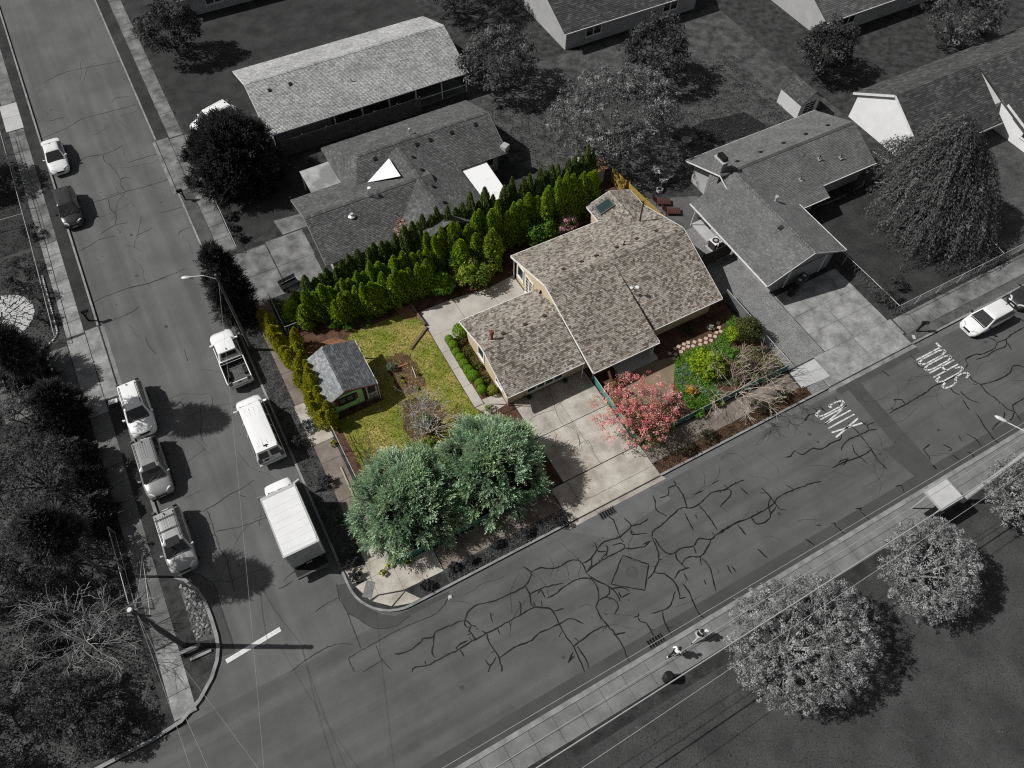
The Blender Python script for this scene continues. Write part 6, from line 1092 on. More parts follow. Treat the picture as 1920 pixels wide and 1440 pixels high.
def make_car(name, loc, rz, label, cat, col, kind, **kw):
    e = empty(name, (loc[0], loc[1], 0.002), rz, label, cat, 'vehicles parked at the kerbs'); m = col
    if kind == 'sedan':
        L, w = 4.5, .89; xf, xr = L/2, -L/2
        body(e, [(xf, .62, .52, .54), (xf-.12, .76, .62, .66), (xf-.45, .86, .70, .78), (xf-1.15, w, .84, .92), (xf-1.5, w, .90, .97), (0, w, .93, .96), (xr+1.0, w, .95, 1.0), (xr+.35, .86, .94, 1.0), (xr+.08, .80, .86, .92), (xr, .72, .6, .62)], m, .22)
        cabin(e, xf-1.2, xf-2.0, xr+1.35, xr+.6, .92, 1.44, .84, .62, m, split=(.48,)); wheels(e, (xf-.85, xr+.85), .77, .32); mirrors(e, xf-1.45, .84, .95, m); lights(e, xf-.02, xr, .74, .78, .62, .80)
    elif kind == 'hatch':
        L, w = 4.45, .90; xf, xr = L/2, -L/2
        body(e, [(xf, .62, .52, .55), (xf-.14, .78, .64, .70), (xf-.5, .87, .76, .86), (xf-1.0, w, .90, 1.0), (0, w, .98, 1.0), (xr+.6, w, 1.0, 1.02), (xr+.12, .86, .96, 1.0), (xr, .78, .6, .62)], m, .22)
        cabin(e, xf-.95, xf-1.75, xr+.55, xr+.1, .97, 1.56, .86, .66, m, split=(.45,)); wheels(e, (xf-.85, xr+.8), .78, .33); mirrors(e, xf-1.25, .86, 1.0, blackp); lights(e, xf-.02, xr, .76, .8, .66, .95, tall=.1)
    elif kind == 'suv':
        L, w = kw.get('L', 4.65), .93; xf, xr = L/2, -L/2
        body(e, [(xf, .68, .62, .66), (xf-.12, .82, .76, .84), (xf-.45, .90, .88, .98), (xf-1.1, w, 1.0, 1.09), (0, w, 1.05, 1.08), (xr+.6, w, 1.06, 1.1), (xr+.1, .88, 1.02, 1.06), (xr, .82, .66, .68)], m, .28)
        cabin(e, xf-1.08, xf-1.75, xr+.5, xr+.1, 1.05, 1.68, .88, .68, m, split=(.32, .66), rails=True, sunroof=kw.get('sun')); wheels(e, (xf-.88, xr+.85), .79, .36, .24); mirrors(e, xf-1.35, .88, 1.08, m); lights(e, xf-.02, xr, .8, .82, .80, 1.05, tall=.16)
        if kw.get('cladding'): 
            for s in (1, -1): MB().box(xr+.4, xf-.5, s*w-.02, s*w+.025, .3, .48).build('side_cladding', kw['cladding'], e)
            MB().box(xf-.06, xf+.05, -.74, .74, .34, .5).build('bumper', kw['cladding'], e, bevel=.04); MB().box(xr-.06, xr+.05, -.76, .76, .4, .56).build('bumper', kw['cladding'], e, bevel=.04)
        if kw.get('ribs'):
            for k in range(-3, 4): MB().box(xr+.75, xf-2.6, k*.15-.012, k*.15+.012, 1.70, 1.748-.004*k*k).build('roof_rib', m, e)
        if kw.get('bars'):
            for xx in (xr+1.0, xr+1.9): MB().bar((xx, -.66, 1.80), (xx, .66, 1.80), .05, .03).build('roof_bar', blackp, e)
    elif kind == 'pickup':
        L, w = 5.3, .94; xf, xr = L/2, -L/2
        body(e, [(xf, .68, .66, .70), (xf-.12, .82, .82, .92), (xf-.5, .92, .98, 1.10), (xf-1.15, w, 1.08, 1.18), (xf-1.4, w, 1.1, 1.16), (xf-2.6, w, 1.1, 1.12), (-.5, w, 1.1, 1.11)], m, .32)
        cabin(e, xf-1.15, xf-1.65, -.15, -.45, 1.1, 1.76, .86, .68, m, split=(.45,)); wheels(e, (xf-.9, xr+1.05), .80, .38, .26); mirrors(e, xf-1.35, .88, 1.12, m); lights(e, xf-.02, xr, .8, .84, .84, .95, tall=.12)
        for s in (1, -1): MB().box(xr+.04, -.503, s*w-.08 if s > 0 else -w, w if s > 0 else -w+.08, .42, 1.1).build('bed_side', m, e, bevel=.03)
        MB().box(xr, xr+.075, -w+.003, w-.003, .42, 1.08).build('tailgate', m, e, bevel=.03); MB().box(-.60, -.51, -w+.085, w-.085, .5, 1.09).build('bed_front', blackp, e); MB().box(xr+.08, -.61, -w+.085, w-.085, .48, .54).build('bed_floor', mat('bed_liner', gv(.06), .8, gv(.1), 3.), e)
        for k in range(9): MB().box(xr+.1, -.62, -.72+k*.18-.03, -.72+k*.18+.03, .541, .556).build('bed_rib', MATS['bed_liner'], e)
        for s in (1, -1): MB().box(xr+.75, xr+1.55, s*.66-.18, s*.66+.18, .54, .78).build('wheel_arch', blackp, e, bevel=.04)
        MB().box(xr-.1, xr-.003, -.8, .8, .42, .6).build('bumper', chromem, e, bevel=.03); MB().tube([(-.75, -w+.1, 1.1), (-.75, w-.1, 1.1)], .025, 6).build('bed_bar', galv, e); MB().box(xr-.02, xr-.002, -.12, .12, .88, .98).build('tailgate_handle', blackp, e)
    elif kind == 'van':
        L, w = 5.6, .99; xf, xr = L/2, -L/2
        body(e, [(xf, .74, .70, .74), (xf-.1, .88, .88, .98), (xf-.4, .95, 1.04, 1.16), (xf-.85, w, 1.14, 1.22), (0, w, 1.16, 1.18), (xr+.3, w, 1.16, 1.18), (xr+.05, .97, 1.14, 1.16), (xr, .95, .72, .74)], m, .32)
        cabin(e, xf-.8, xf-1.4, xr+.16, xr+.02, 1.15, 2.02, .95, .78, m, split=(.22, .46, .7), crown=.07, rear=False); wheels(e, (xf-.95, xr+1.15), .84, .37, .24); mirrors(e, xf-1.1, .96, 1.25, m, .06); lights(e, xf-.02, xr, .84, .92, .86, 1.0, tall=.2)
        for s in (1, -1): MB().add([(xr+.02, s*.08, 1.2), (xr+.02, s*.80, 1.2), (xr+.11, s*.70, 1.82), (xr+.11, s*.08, 1.82), (xr-.012, s*.08, 1.2), (xr-.012, s*.80, 1.2), (xr+.085, s*.70, 1.82), (xr+.085, s*.08, 1.82)], [(4, 5, 6, 7), (0, 1, 5, 4), (1, 2, 6, 5), (2, 3, 7, 6), (3, 0, 4, 7)]).build('rear_window', carglass, e)
        for k in (-.48, -.16, .16, .48): MB().box(xr+.6, xf-1.75, k-.012, k+.012, 2.04, 2.095-abs(k)*.045).build('roof_rib', m, e)
        MB().box(xr+.12, xr+.34, -.72, .72, 2.03, 2.075).build('roof_lip', m, e, bevel=.02); MB().box(xr+.42, xr+.5, -.14, .16, 2.06, 2.1).build('brake_light', blackp, e); MB().box(xr-.12, xr-.002, -.96, .96, .42, .60).build('bumper', mat('bumper_white', gv(.55), .5), e, bevel=.04)
        MB().box(xr-.02, xr-.001, .15, .55, .82, .98).build('rear_sign', blackp, e)
    elif kind == 'boxtruck':
        L, w = 6.4, .98; xf, xr = 3.2, -3.2
        body(e, [(xf, .76, .74, .78), (xf-.1, .9, .92, 1.04), (xf-.45, .96, 1.08, 1.2), (xf-.9, w, 1.18, 1.26), (xf-1.9, w, 1.2, 1.22)], m, .36); cabin(e, xf-.8, xf-1.3, xf-1.75, xf-1.85, 1.18, 2.0, .95, .78, m, split=(), crown=.05, rear=False)
        BW = 1.16; x0, x1 = xr, xf-1.93
        bx = MB().box(x0, x1, -BW, BW, .95, 3.05).build('cargo_box', mat('box_white', gv(.66), .45, gv(.60), .9), e, bevel=.03)
        MB().box(x0+.02, x1-.02, -BW+.05, BW-.05, 3.052, 3.085).build('roof_skin', mat('box_roof', gv(.68), .4, gv(.62), 1.2), bx, bevel=.02)
        for k in range(7): MB().box(x0+.35+k*.52, x0+.39+k*.52, -BW+.08, BW-.08, 3.084, 3.094).build('roof_bow', MATS['box_roof'], bx)
        for k in range(3): MB().box(x0+.9+k*1.05, x0+.93+k*1.05, -BW-.008, -BW+.002, 1.0, 2.95).build('side_seam', galv, bx); MB().box(x0+.9+k*1.05, x0+.93+k*1.05, BW-.002, BW+.008, 1.0, 2.95).build('side_seam', galv, bx)
        for s in (1, -1): MB().box(x0-.003, x1+.003, s*BW-.035, s*BW+.035, 2.98, 3.07).build('top_rail', galv, bx)
        MB().box(x1-.16, x1+.02, -BW-.02, BW+.02, 3.06, 3.1).build('front_rail', galv, bx); MB().box(x0-.02, x0+.1, -BW-.02, BW+.02, 3.06, 3.1).build('rear_rail', galv, bx)
        d_ = MB().box(x0-.025, x0-.002, -BW+.12, BW-.12, 1.05, 2.92).build('roll_door', mat('door_grey', gv(.34), .5, gv(.4), 2.), bx)
        for k in range(9): MB().box(x0-.036, x0-.026, -BW+.13, BW-.13, 1.06+k*.207, 1.06+k*.207+.195).build('door_slat', MATS['door_grey'], d_)
        MB().box(x0-.7, x0+.1, -BW+.1, BW-.1, .62, .70).build('tail_lift', blackp, e); MB().box(x0-.75, x0-.62, -BW+.1, BW-.1, .5, .74).build('lift_edge', mat('steel_dark', gv(.08), .4), e, bevel=.02)
        for s in (1, -1): MB().box(x0+.3, x1+.4, s*.45-.06, s*.45+.06, .6, .92).build('chassis_rail', blackp, e)
        wheels(e, (xf-1.0, xr+1.5), .86, .40, .28); mirrors(e, xf-1.0, .98, 1.4, mat('mirror_grey', gv(.3), .5), .28); lights(e, xf-.02, xr, .86, 1.0, .9, .8)
    return e
pw = paintmat('white', .74); pwg = paintmat('pearl', .66); pdk = paintmat('black', .022); psg = paintmat('silver', .26, .25); plg = paintmat('lightsilver', .34, .2)
KX = -10.1
make_car('parked_car', ((-10.32,67.5)[0]+.1, (-10.32,67.5)[1]), R_(-90), 'white sedan parked at the far kerb, first from the top', 'car', pwg, 'sedan')
make_car('parked_car', ((-10.54,60.1)[0]+.05, (-10.54,60.1)[1]), R_(-90), 'black car parked behind the white sedan at the far kerb', 'car', pdk, 'hatch')
make_car('parked_suv', ((-10.14,36.79)[0]-.05, (-10.14,36.79)[1]), R_(-90), 'white crossover parked nose to tail with the silver wagon', 'suv', pw, 'suv', L=4.6)
make_car('parked_suv', ((-10.39,31.51)[0], (-10.39,31.51)[1]), R_(-90), 'silver ribbed-roof wagon directly ahead of the white crossover', 'suv', psg, 'suv', L=4.7, sun=(.25, .75), ribs=True, cladding=blackp)
make_car('parked_suv', ((-10.41,25.51)[0]+.0, (-10.41,25.51)[1]), R_(-90), 'silver wagon with roof bars parked by the rounded kerb bed', 'suv', plg, 'suv', L=4.6, sun=(.2, .85), ribs=True, bars=True)
make_car('pickup_truck', ((-2.89,38.05)[0]+.05, (-2.89,38.05)[1]), R_(90), 'white pickup with open bed parked below the street light', 'pickup', pw, 'pickup')
make_car('cargo_van', ((-2.85,31.02)[0], (-2.85,31.02)[1]), R_(90), 'long white passenger van between the pickup and the box truck', 'van', pw, 'van')
make_car('box_truck', ((-3.24,23.15)[0]+.05, (-3.24,23.15)[1]), R_(90), 'white box truck with roll-up door near the corner', 'truck', pw, 'boxtruck')
make_car('parked_car', ((52.15,13.25)[0], (52.15,13.25)[1]), R_(180), 'light hatchback parked beside the mailbox on the cross street', 'car', pwg, 'hatch')
make_car('parked_car', ((52.15,13.25)[0]+5.6, (52.15,13.25)[1]+.1), R_(180), 'dark car behind the light hatchback at the frame edge', 'car', pdk, 'sedan')
make_car('parked_car', (4.12,65.79), R_(198), 'white car half hidden by the dark tree in the top driveway', 'car', pw, 'suv', L=4.6)

# ---------------------------------------------------------------- poles, wires, fences, furniture, people
woodg = mat('pole_wood', gv(.06), .9, gv(.11), 5., .4, 15); metalw = mat('lamp_metal', gv(.55), .4, metal=.2); wirem = mat('wire_light', gv(.36), .5, metal=.2); wired = mat('wire_dark', gv(.05), .6); railm = mat('rail_galv', gv(.42), .5, metal=.2)
def wire(name, p, q, r, sag, m, label, group='overhead wires', n=14):
    p, q = Vector(p), Vector(q); pts = [p.lerp(q, i/n)-Vector((0, 0, sag*4*(i/n)*(1-i/n))) for i in range(n+1)]
    o = MB().tube(pts, r, 5).build(name, m); return tag(o, label, 'wire', group)
def lamp(loc, h, head, label):
    e = empty('street_light', (loc[0], loc[1], GZ), 0, label, 'street light'); MB().tube([(0, 0, 0), (0, 0, h)], [.14, .09], 10).build('pole', woodg, e)
    hx, hy, hz = head; MB().tube([(0, 0, h-.5), (hx*.4, hy*.4, hz+.1-GZ), (hx*.9, hy*.9, hz+.05-GZ)], .035, 6).build('arm', metalw, e)
    d = Vector((hx, hy, 0)).normalized(); p0 = Vector((hx*.85, hy*.85, hz-GZ)); b = MB(); V = []
    rings = []
    for t, w, hh in ((0, .05, .05), (.12, .11, .09), (.4, .16, .1), (.6, .13, .08), (.68, .04, .03)):
        c = p0+d*t; s_ = Vector((-d.y, d.x, 0)); rings.append([tuple(c+s_*w*math.cos(6.283*k/8)+Vector((0, 0, hh*math.sin(6.283*k/8)))) for k in range(8)])
    V, F = loft(rings); mesh_obj('lamp_head', V, F, metalw, e, smooth=True); return e
lamp((-1.2, 38.45), 8.9, (-1.75, .75, 8.9), 'street light on a wooden pole behind the pickup')
up_ = empty('utility_pole', (-11.94, 18.85, GZ), 0, 'leaning-looking wooden utility pole with guy wires at the lower corner', 'utility pole'); MB().tube([(0, 0, 0), (0, 0, 8.0)], [.17, .13], 10).build('pole', woodg, up_); MB().lathe((0, 0, 7.9), [(.14, 0), (.15, .12), (.12, .16)], 10).build('cap', galv, up_)
for z in (7.4, 6.2, 4.9): MB().lathe((.16, .05, z), [(.03, 0), (.06, .04), (.06, .12), (.03, .16)], 8).build('insulator', galv, up_)
MB().bar((-.5, .3, 6.9), (.6, -.35, 6.9), .1, .1).build('cross_arm', woodg, up_); MB().tube([(.16, 0, 7.3), (.2, .03, 5.0)], .05, 6).build('conduit', galv, up_)
wire('guy_wire', (-11.9, 18.9, 7.6), (-11.3, 23.0, 5.6), .012, .2, wirem, 'guy wire with a pale guard running from the corner pole up the pavement')
wire('guy_wire', (-11.9, 18.9, 5.4), (-11.3, 23.0, 5.6), .012, .1, wirem, 'lower guy wire meeting the upper one over the shaded pavement')
for i, (z, ex, ey, r, lab) in enumerate(((7.5, -11.6, 6.5, .009, 'light wire dropping from the corner pole top, outer of the pair'), (7.4, -10.6, 6.5, .009, 'light wire dropping from the corner pole top, inner of the pair'), (6.1, -8.6, 7.5, .007, 'thin wire crossing the pale corner pavement'))): wire('power_line', (-11.85, 18.8, z), (ex, ey, z-1.2), r, .3, wirem, lab)
wire('power_line', (-1.2, 38.4, 8.3), (*(-9.24,5.96), 6.0), .007, .3, wirem, 'thin pale wire running along the side street above the parked vehicles', n=30)
rp = empty('utility_pole', (38.5, 2.7, GZ), 0, 'utility pole with street light beside the bus shelter', 'utility pole'); MB().tube([(0, 0, 0), (0, 0, 10.6)], [.17, .12], 10).build('pole', mat('pole_pale', gv(.3), .8, gv(.4), 5.), rp); MB().tube([(.2, -.1, 0), (.18, -.08, 7)], .05, 6).build('conduit', galv, rp)
MB().tube([(0, 0, 8.6), (-.35, 1.0, 9.0), (-.75, 1.9, 8.95)], .04, 6).build('arm', metalw, rp); MB().lathe((0, .25, 8.3), [(.05, 0), (.2, .05), (.22, .3), (.1, .42)], 12).build('transformer', metalw, rp)
rings = [[(-.75-.25*t+w*math.cos(6.283*k/8)*.9, 1.9+.6*t, 8.95+hh*math.sin(6.283*k/8)) for k in range(8)] for t, w, hh in ((0, .05, .05), (.3, .14, .09), (.8, .18, .1), (1.1, .1, .06), (1.2, .02, .02))]
V, F = loft(rings); mesh_obj('lamp_head', V, F, metalw, rp, smooth=True)
for i, (a, b_, z, r, lab) in enumerate(((((8.38,4.18)), (39.12,4.18), 8.6, .016, 'bright upper power line over the kerb of the cross street'), ((10.62,3.19), (38.06,3.53), 7.6, .02, 'power line over the park-side pavement'), ((12.68,2.29), (38.15,2.66), 6.6, .04, 'thick cable bundle over the park verge'), ((14.59,1.31), (38.46,1.94), 6.4, .016, 'lowest wire above the park trees'))):
    A, B = Vector((*a, z)), Vector((*b_, z)); d = (B-A); wire('power_line', A-d*.5, B+d*.5, r, .25, wirem, lab)

def chain_fence(pts, h, label, m=railm, posts=True, mesh=None, name='chain_link_fence', bottom=False, step=2.6, rail_r=.025, cat='fence'):
    e = empty(name, (pts[0][0], pts[0][1], GZ), 0, label, cat); o = Vector((pts[0][0], pts[0][1])); P2 = [Vector(p)-o for p in pts]
    for a, b in zip(P2, P2[1:]):
        MB().tube([(a.x, a.y, h), (b.x, b.y, h)], rail_r, 6).build('rail', m, e)
        if bottom: MB().tube([(a.x, a.y, .12), (b.x, b.y, .12)], .015, 5).build('rail', m, e)
        n = max(1, round((b-a).length/step))
        if posts:
            for i in range(n+1):
                p = a.lerp(b, i/n); MB().tube([(p.x, p.y, 0), (p.x, p.y, h+.04)], .03, 6).build('post', m, e)
        if mesh:
            d = (b-a).normalized(); nn = Vector((-d.y, d.x))*.008
            for i in range(n):
                p, q = a.lerp(b, i/n)+d*.04, a.lerp(b, (i+1)/n)-d*.04; MB().prism([tuple(p-nn), tuple(q-nn), tuple(q+nn), tuple(p+nn)], .08, h-.03).build('mesh_panel', mesh, e)
        else:
            b_ = MB(); L = (b-a).length; k = int(L/.35); d = (b-a)/max(1, k)
            for i in range(k): p = a+d*i; b_.bar((p.x, p.y, .08), (p.x+d.x, p.y+d.y, h-.03), .006, .006); b_.bar((p.x+d.x, p.y+d.y, .08), (p.x, p.y, h-.03), .006, .006)
            if k: w = b_.build('wire_mesh', m, e); w['kind'] = 'stuff'
    return e
teal = mat('teal_mesh', (.04, .20, .15), .6, (.06, .27, .21), 2.); greymesh = mat('grey_mesh', gv(.10), .7, gv(.14), 3.)
chain_fence([(1.78, 17.35), (13.25, 17.25)], .85, 'teal-screened fence below the blue-green conifers', mesh=teal, name='screened_fence')
chain_fence([(20.85, 23.6), (20.85, 17.25), (31.8, 17.25), (34.75, 17.2)], .75, 'teal-screened fence round the pink tree and flower bed', mesh=teal, name='screened_fence')
chain_fence([(34.78, 25.2), (34.78, 21.6)], 1.15, 'grey-screened fence beside the front corner of the house', mesh=greymesh, name='screened_fence')
chain_fence([(34.78, 21.5), (34.78, 17.3)], 1.0, 'plain wire fence between flower bed and gravel')
chain_fence([(1.78, 17.35), (1.72, 29.2)], 1.15, 'galvanised chain-link rail fence along the lawn and pavement')
chain_fence([(1.72, 38.9), (1.72, 42.4)], 1.15, 'short chain-link rail at the top of the low hedge')
chain_fence([(1.75, 38.4), (3.6, 38.4)], 1.15, 'short cross rail between the two hedges')
chain_fence([(12.6, 24.6), (14.05, 24.6)], 1.1, 'small wire gate at the garage corner', name='wire_gate', cat='gate')
chain_fence([(45.9, 29.0), (46.1, 20.6), (46.1, 17.3), (58.3, 17.3), (95, 17.25)], 1.2, 'chain-link fence round the right-hand front lawn')
chain_fence([(58.3, 17.3), (59.2, 22.5), (60, 30)], 1.1, 'chain-link fence dividing the two right-hand lawns')
chain_fence([(56.6, 37), (57.6, 31), (58.3, 28)], 1.1, 'chain-link fence beside the white gable')
chain_fence([(-14.0, 73), (-14.0, 57.2), (-14.1, 46)], 1.0, 'low wire fence along the far pavement')
chain_fence([(-14.0, 60.6), (-30, 61.5)], 1.0, 'low wire fence between the far yards')
chain_fence([(-13.95, 28.2), (-13.95, 22.5)], 1.2, 'white trellis rail by the shaded pavement', bottom=True, name='trellis_fence')
chain_fence([(1.05, 54.9), (1.0, 48.7)], .7, 'low front rail beside the round shrubs', step=2)
def board_fence(p, q, h, label, m, bw=.16):
    p, q = Vector(p), Vector(q); e = empty('board_fence', (p.x, p.y, GZ), 0, label, 'fence'); d = (q-p); L = d.length; d /= L; nn = Vector((-d.y, d.x)); k = int(L/bw)
    for i in range(k):
        a = d*(i*bw+.005); c = d*(i*bw+bw-.01); t = rng.uniform(-.008, .008); MB().prism([tuple(a+nn*(t-.01)), tuple(c+nn*(t-.01)), tuple(c+nn*(t+.01)), tuple(a+nn*(t+.01))], .03, h+rng.uniform(-.02, .02)).build('board', m, e)
    for z in (.35, h-.3): a, c = d*0+nn*.05, d*L+nn*.05; MB().bar((a.x, a.y, z), (c.x, c.y, z), .05, .08).build('rail', m, e)
    for i in range(int(L/2.4)+1): a = d*min(i*2.4, L-.05)+nn*.09; MB().box(a.x-.045, a.x+.045, a.y-.045, a.y+.045, 0, h+.05).build('post', m, e)
    return e
yel = mat('yellow_cedar', (.30, .20, .045), .8, (.42, .29, .07), 3.); greyw = mat('weathered_boards', gv(.055), .9, gv(.10), 3., .3, 20); darkw = mat('dark_boards', (.05, .045, .042), .9, (.085, .075, .07), 3.)
board_fence((33.9, 41.3), (34.6, 33.5), 1.7, 'yellowish cedar board fence at the rear right corner of the lot', yel)
board_fence((8.2, 58.3), (22.6, 58.2), 1.75, 'long weathered board fence between the two grey houses', greyw, .2)
board_fence((35.0, 28.8), (38.3, 28.9), 1.7, 'dark board gate fence beside the air conditioner', darkw)
# low garden edging
def plank(p, q, label, m, w=.14, h=.16): 
    o = MB().bar((*p, GZ+h/2), (*q, GZ+h/2), w, h).build('timber_edging', m, bevel=.015); tag(o, label, 'timber')
timber = mat('old_timber', (.10, .075, .05), .9, (.17, .13, .09), 4.)
plank((11.55,36.63), (11.75,34.2), 'dark timber edging at the end of the patio', timber, .16, .3); plank((9.74,32.66), (11.79,33.99), 'weathered timber lying on the lawn by the path', timber, .2, .15); plank((1.15,25.66), (1.1,23.04), 'pale timber strip along the lawn fence', mat('timber_pale', (.32, .29, .23), .9), .12, .1)
plank((7.97,31.56), (9.03,31.5), 'reddish branch edging in the oval bed', mat('red_branch', (.36, .15, .10), .8), .1, .12); plank((9.16,31.09), (9,29.96), 'pale stake in the oval bed', mat('stake', (.4, .36, .3), .8), .07, .1)
# stepping stones
stonem = mat('stepping_stone', (.42, .31, .25), .85, (.50, .38, .31), 3.)
for i, (x, y) in enumerate([(32.79,23.38),(32.59,23),(32.46,22.61),(32.08,22.69),(31.75,22.41),(31.44,22.67),(31.23,22.25),(30.98,22.6),(30.73,22.27),(30.45,22.66),(30.23,22.34),(29.97,22.75),(29.63,22.48),(29.49,22.94),(29.25,22.63),(29.1,22.97),(28.81,22.63),(28.59,22.98),(28.46,22.46),(28.22,22.95),(27.94,22.48),(27.57,22.78),(27.59,22.19)]):
    o = MB().box(-.14, .14, -.14, .14, 0, .04).build('stepping_stone', stonem, bevel=.012); o.location = (x, y, GZ+.006); o.rotation_euler = (rng.uniform(-.03, .03), rng.uniform(-.03, .03), R_(40)+rng.uniform(-.2, .2)); tag(o, f'square pinkish stepping stone, {NTH[i]} counted from the round olive shrub along the double row', 'paving stone', 'stepping stones by the flower bed')
# flagstone circle and brick edging on the far side
fs = empty('flagstone_patio', (0, 0, 0), 0, 'pale irregular flagstone circle in the far yard', 'patio'); cx, cy = (-17.72,50.57)
pts = []
for ring, (r0, n_) in enumerate(((.0, 1), (.5, 6), (.95, 11), (1.4, 16), (1.85, 21), (2.25, 25))):
    if ring == 0: continue
    for k in range(n_): 
        a0, a1 = 6.283*(k+ring*.37)/n_, 6.283*(k+1+ring*.37)/n_; ra, rb = r0-.22, r0+.19; q_ = [(ra, a0+.05/ra), (ra, a1-.05/ra), (rb, a1-.05/rb), (rb, (a0+a1)/2), (rb, a0+.05/rb)]; jit = lambda: rng.uniform(-.045, .045)
        MB().prism([(cx+r*math.cos(a)+jit(), cy+r*math.sin(a)+jit()) for r, a in q_], GZ, GZ+.05+rng.uniform(0, .015)).build('flagstone', concl, fs)
be = empty('brick_edging', (0, 0, 0), 0, 'curved row of pale edging bricks beside the far pavement', 'edging'); path = [(-14.07,53.65),(-14.07,52.2),(-14.07,50.47),(-14.07,49.09),(-14.09,47.9),(-14.08,47.15),(-14.39,46.58),(-14.97,46.17),(-15.73,45.78)]
L_ = 0
for a, b in zip(path, path[1:]):
    a, b = Vector(a), Vector(b); k = max(1, int((b-a).length/.24))
    for i in range(k): p = a.lerp(b, (i+.5)/k); MB().box(-.1, .1, -.055, .055, 0, .12, rz=math.atan2((b-a).y, (b-a).x)+rng.uniform(-.1, .1), c=(0, 0)).build('brick', concl, be).location = (p.x, p.y, GZ)
# edged bed by the right-hand house
eb = empty('brick_edging', (0, 0, 0), 0, 'pale brick edging of the shaded bed under the right-hand eave', 'edging'); path = [(49.15,29.8),(49.93,29.73),(51,29.67),(52.19,29.73),(53.44,29.85),(54.5,29.9),(55.03,30.32)]
for a, b in zip(path, path[1:]):
    a, b = Vector(a), Vector(b); k = max(1, int((b-a).length/.3))
    for i in range(k): p = a.lerp(b, (i+.5)/k); MB().box(-.13, .13, -.07, .07, 0, .13, rz=math.atan2((b-a).y, (b-a).x), c=(0, 0)).build('brick', concg, eb).location = (p.x, p.y, GZ)
# river stones in the kerb bed
rg = np.random.default_rng(5); cobble = empty('cobbles', (0, 0, 0), 0, 'loose rounded cobbles filling the curved kerb bed', 'stones'); k = 0
COB = [mat('cobble_a', gv(.09), .8, gv(.16), 6.), mat('cobble_b', gv(.2), .8, gv(.3), 6.), mat('cobble_c', gv(.05), .8, gv(.09), 6.)]
cm = bpy.data.meshes.new('cobble'); bmx = bmesh.new(); bmesh.ops.create_icosphere(bmx, subdivisions=1, radius=1)
for v in bmx.verts: v.co *= rg.uniform(.85, 1.15)
bmx.to_mesh(cm); bmx.free(); cms = []
for m_ in COB: c2 = cm.copy(); c2.materials.append(m_); cms.append(c2)
while k < 240:
    x, y = rg.uniform(-11.15, -10.15), rg.uniform(18.75, 22.7)
    if y > 22 and x > -10.6-(y-22)*.6: continue
    s = rg.uniform(.045, .13); o = mobj('cobble', cms[rg.integers(3)], None, cobble); o.location = (x, y, GZ+.02); o.scale = (s, s*rg.uniform(.7, 1), s*.7); o.rotation_euler = (0, 0, rg.uniform(0, 3)); k += 1
bench = empty('kerb_bench', (*(-11.68,18.31), GZ), R_(-2), 'small pale plank bench on the curved kerb bed', 'bench')
MB().box(-.75, .75, -.1, .1, .40, .46).build('seat', concdrive, bench); 
for x in (-.5, .5): MB().box(x-.05, x+.05, -.08, .08, 0, .4).build('leg', concdrive, bench)
MB().box(-.1, 1.2, -.62, -.46, 0, .14).build('edging', concdrive, bench)
# sign boards at the far pavement
for loc, s, lab in (((-11.68,38.49), 1.0, 'white lettered yard sign beside the white crossover'), ((-14.24,39.7), .45, 'small white card sign by the conifers')):
    e = empty('yard_sign', (loc[0], loc[1], GZ), R_(-8), lab, 'sign'); MB().box(-.32*s, .32*s, -.2*s, .2*s, .28, .3).build('board', whiteg, e)
    for x in (-.2*s, .2*s): MB().tube([(x, 0, 0), (x, 0, .28)], .012, 5).build('stake', galv, e)
    if s == 1.0:
        for i, (w_, y) in enumerate(((.22, .1), (.25, .03), (.18, -.04), (.24, -.11))): MB().box(-w_, w_, y-.012, y+.012, .301, .304).build('text_line', blackp, e)
# mailboxes
def mailbox(loc, rz, label, h=1.05):
    e = empty('mailbox', (loc[0], loc[1], GZ), rz, label, 'mailbox'); MB().box(-.06, .06, -.06, .06, 0, h).build('post', blackp, e); b = MB(); n = 8
    prof = [(-.12, h), (.12, h), (.12, h+.14)]+[(.12*math.cos(R_(180*i/n)), h+.14+.12*math.sin(R_(180*i/n))) for i in range(1, n)]+[(-.12, h+.14)]
    b.add([(x, -.1, z) for x, z in prof]+[(x, .42, z) for x, z in prof], [tuple(range(len(prof))), tuple(range(len(prof), 2*len(prof)))[::-1]]+[(i, (i+1) % len(prof), (i+1) % len(prof)+len(prof), i+len(prof)) for i in range(len(prof))]); b.build('box', blackp, e)
    MB().bar((0, 0, h*.5), (0, .32, h-.03), .05, .05).build('brace', blackp, e); MB().box(.125, .14, .2, .24, h+.05, h+.3).build('flag', redm, e); return e
mailbox((46.6, 15.15), R_(-115), 'black post mailbox with brace beside the light hatchback'); mailbox((-1.25, 57.0), R_(90), 'black mailbox at the kerb by the dark tree'); mailbox((-11.7, 47.2), R_(-90), 'dark mailbox on the far kerb strip')
o = MB().box(-.2, .2, -.12, .12, 0, .03).build('meter_frame', concl, bevel=.01); o.location = (*(45.95,14.82), GZ+.012); o.rotation_euler = (0, 0, 1.1); tag(o, 'small pale meter frame set in the gravel by the mailbox', 'utility lid')
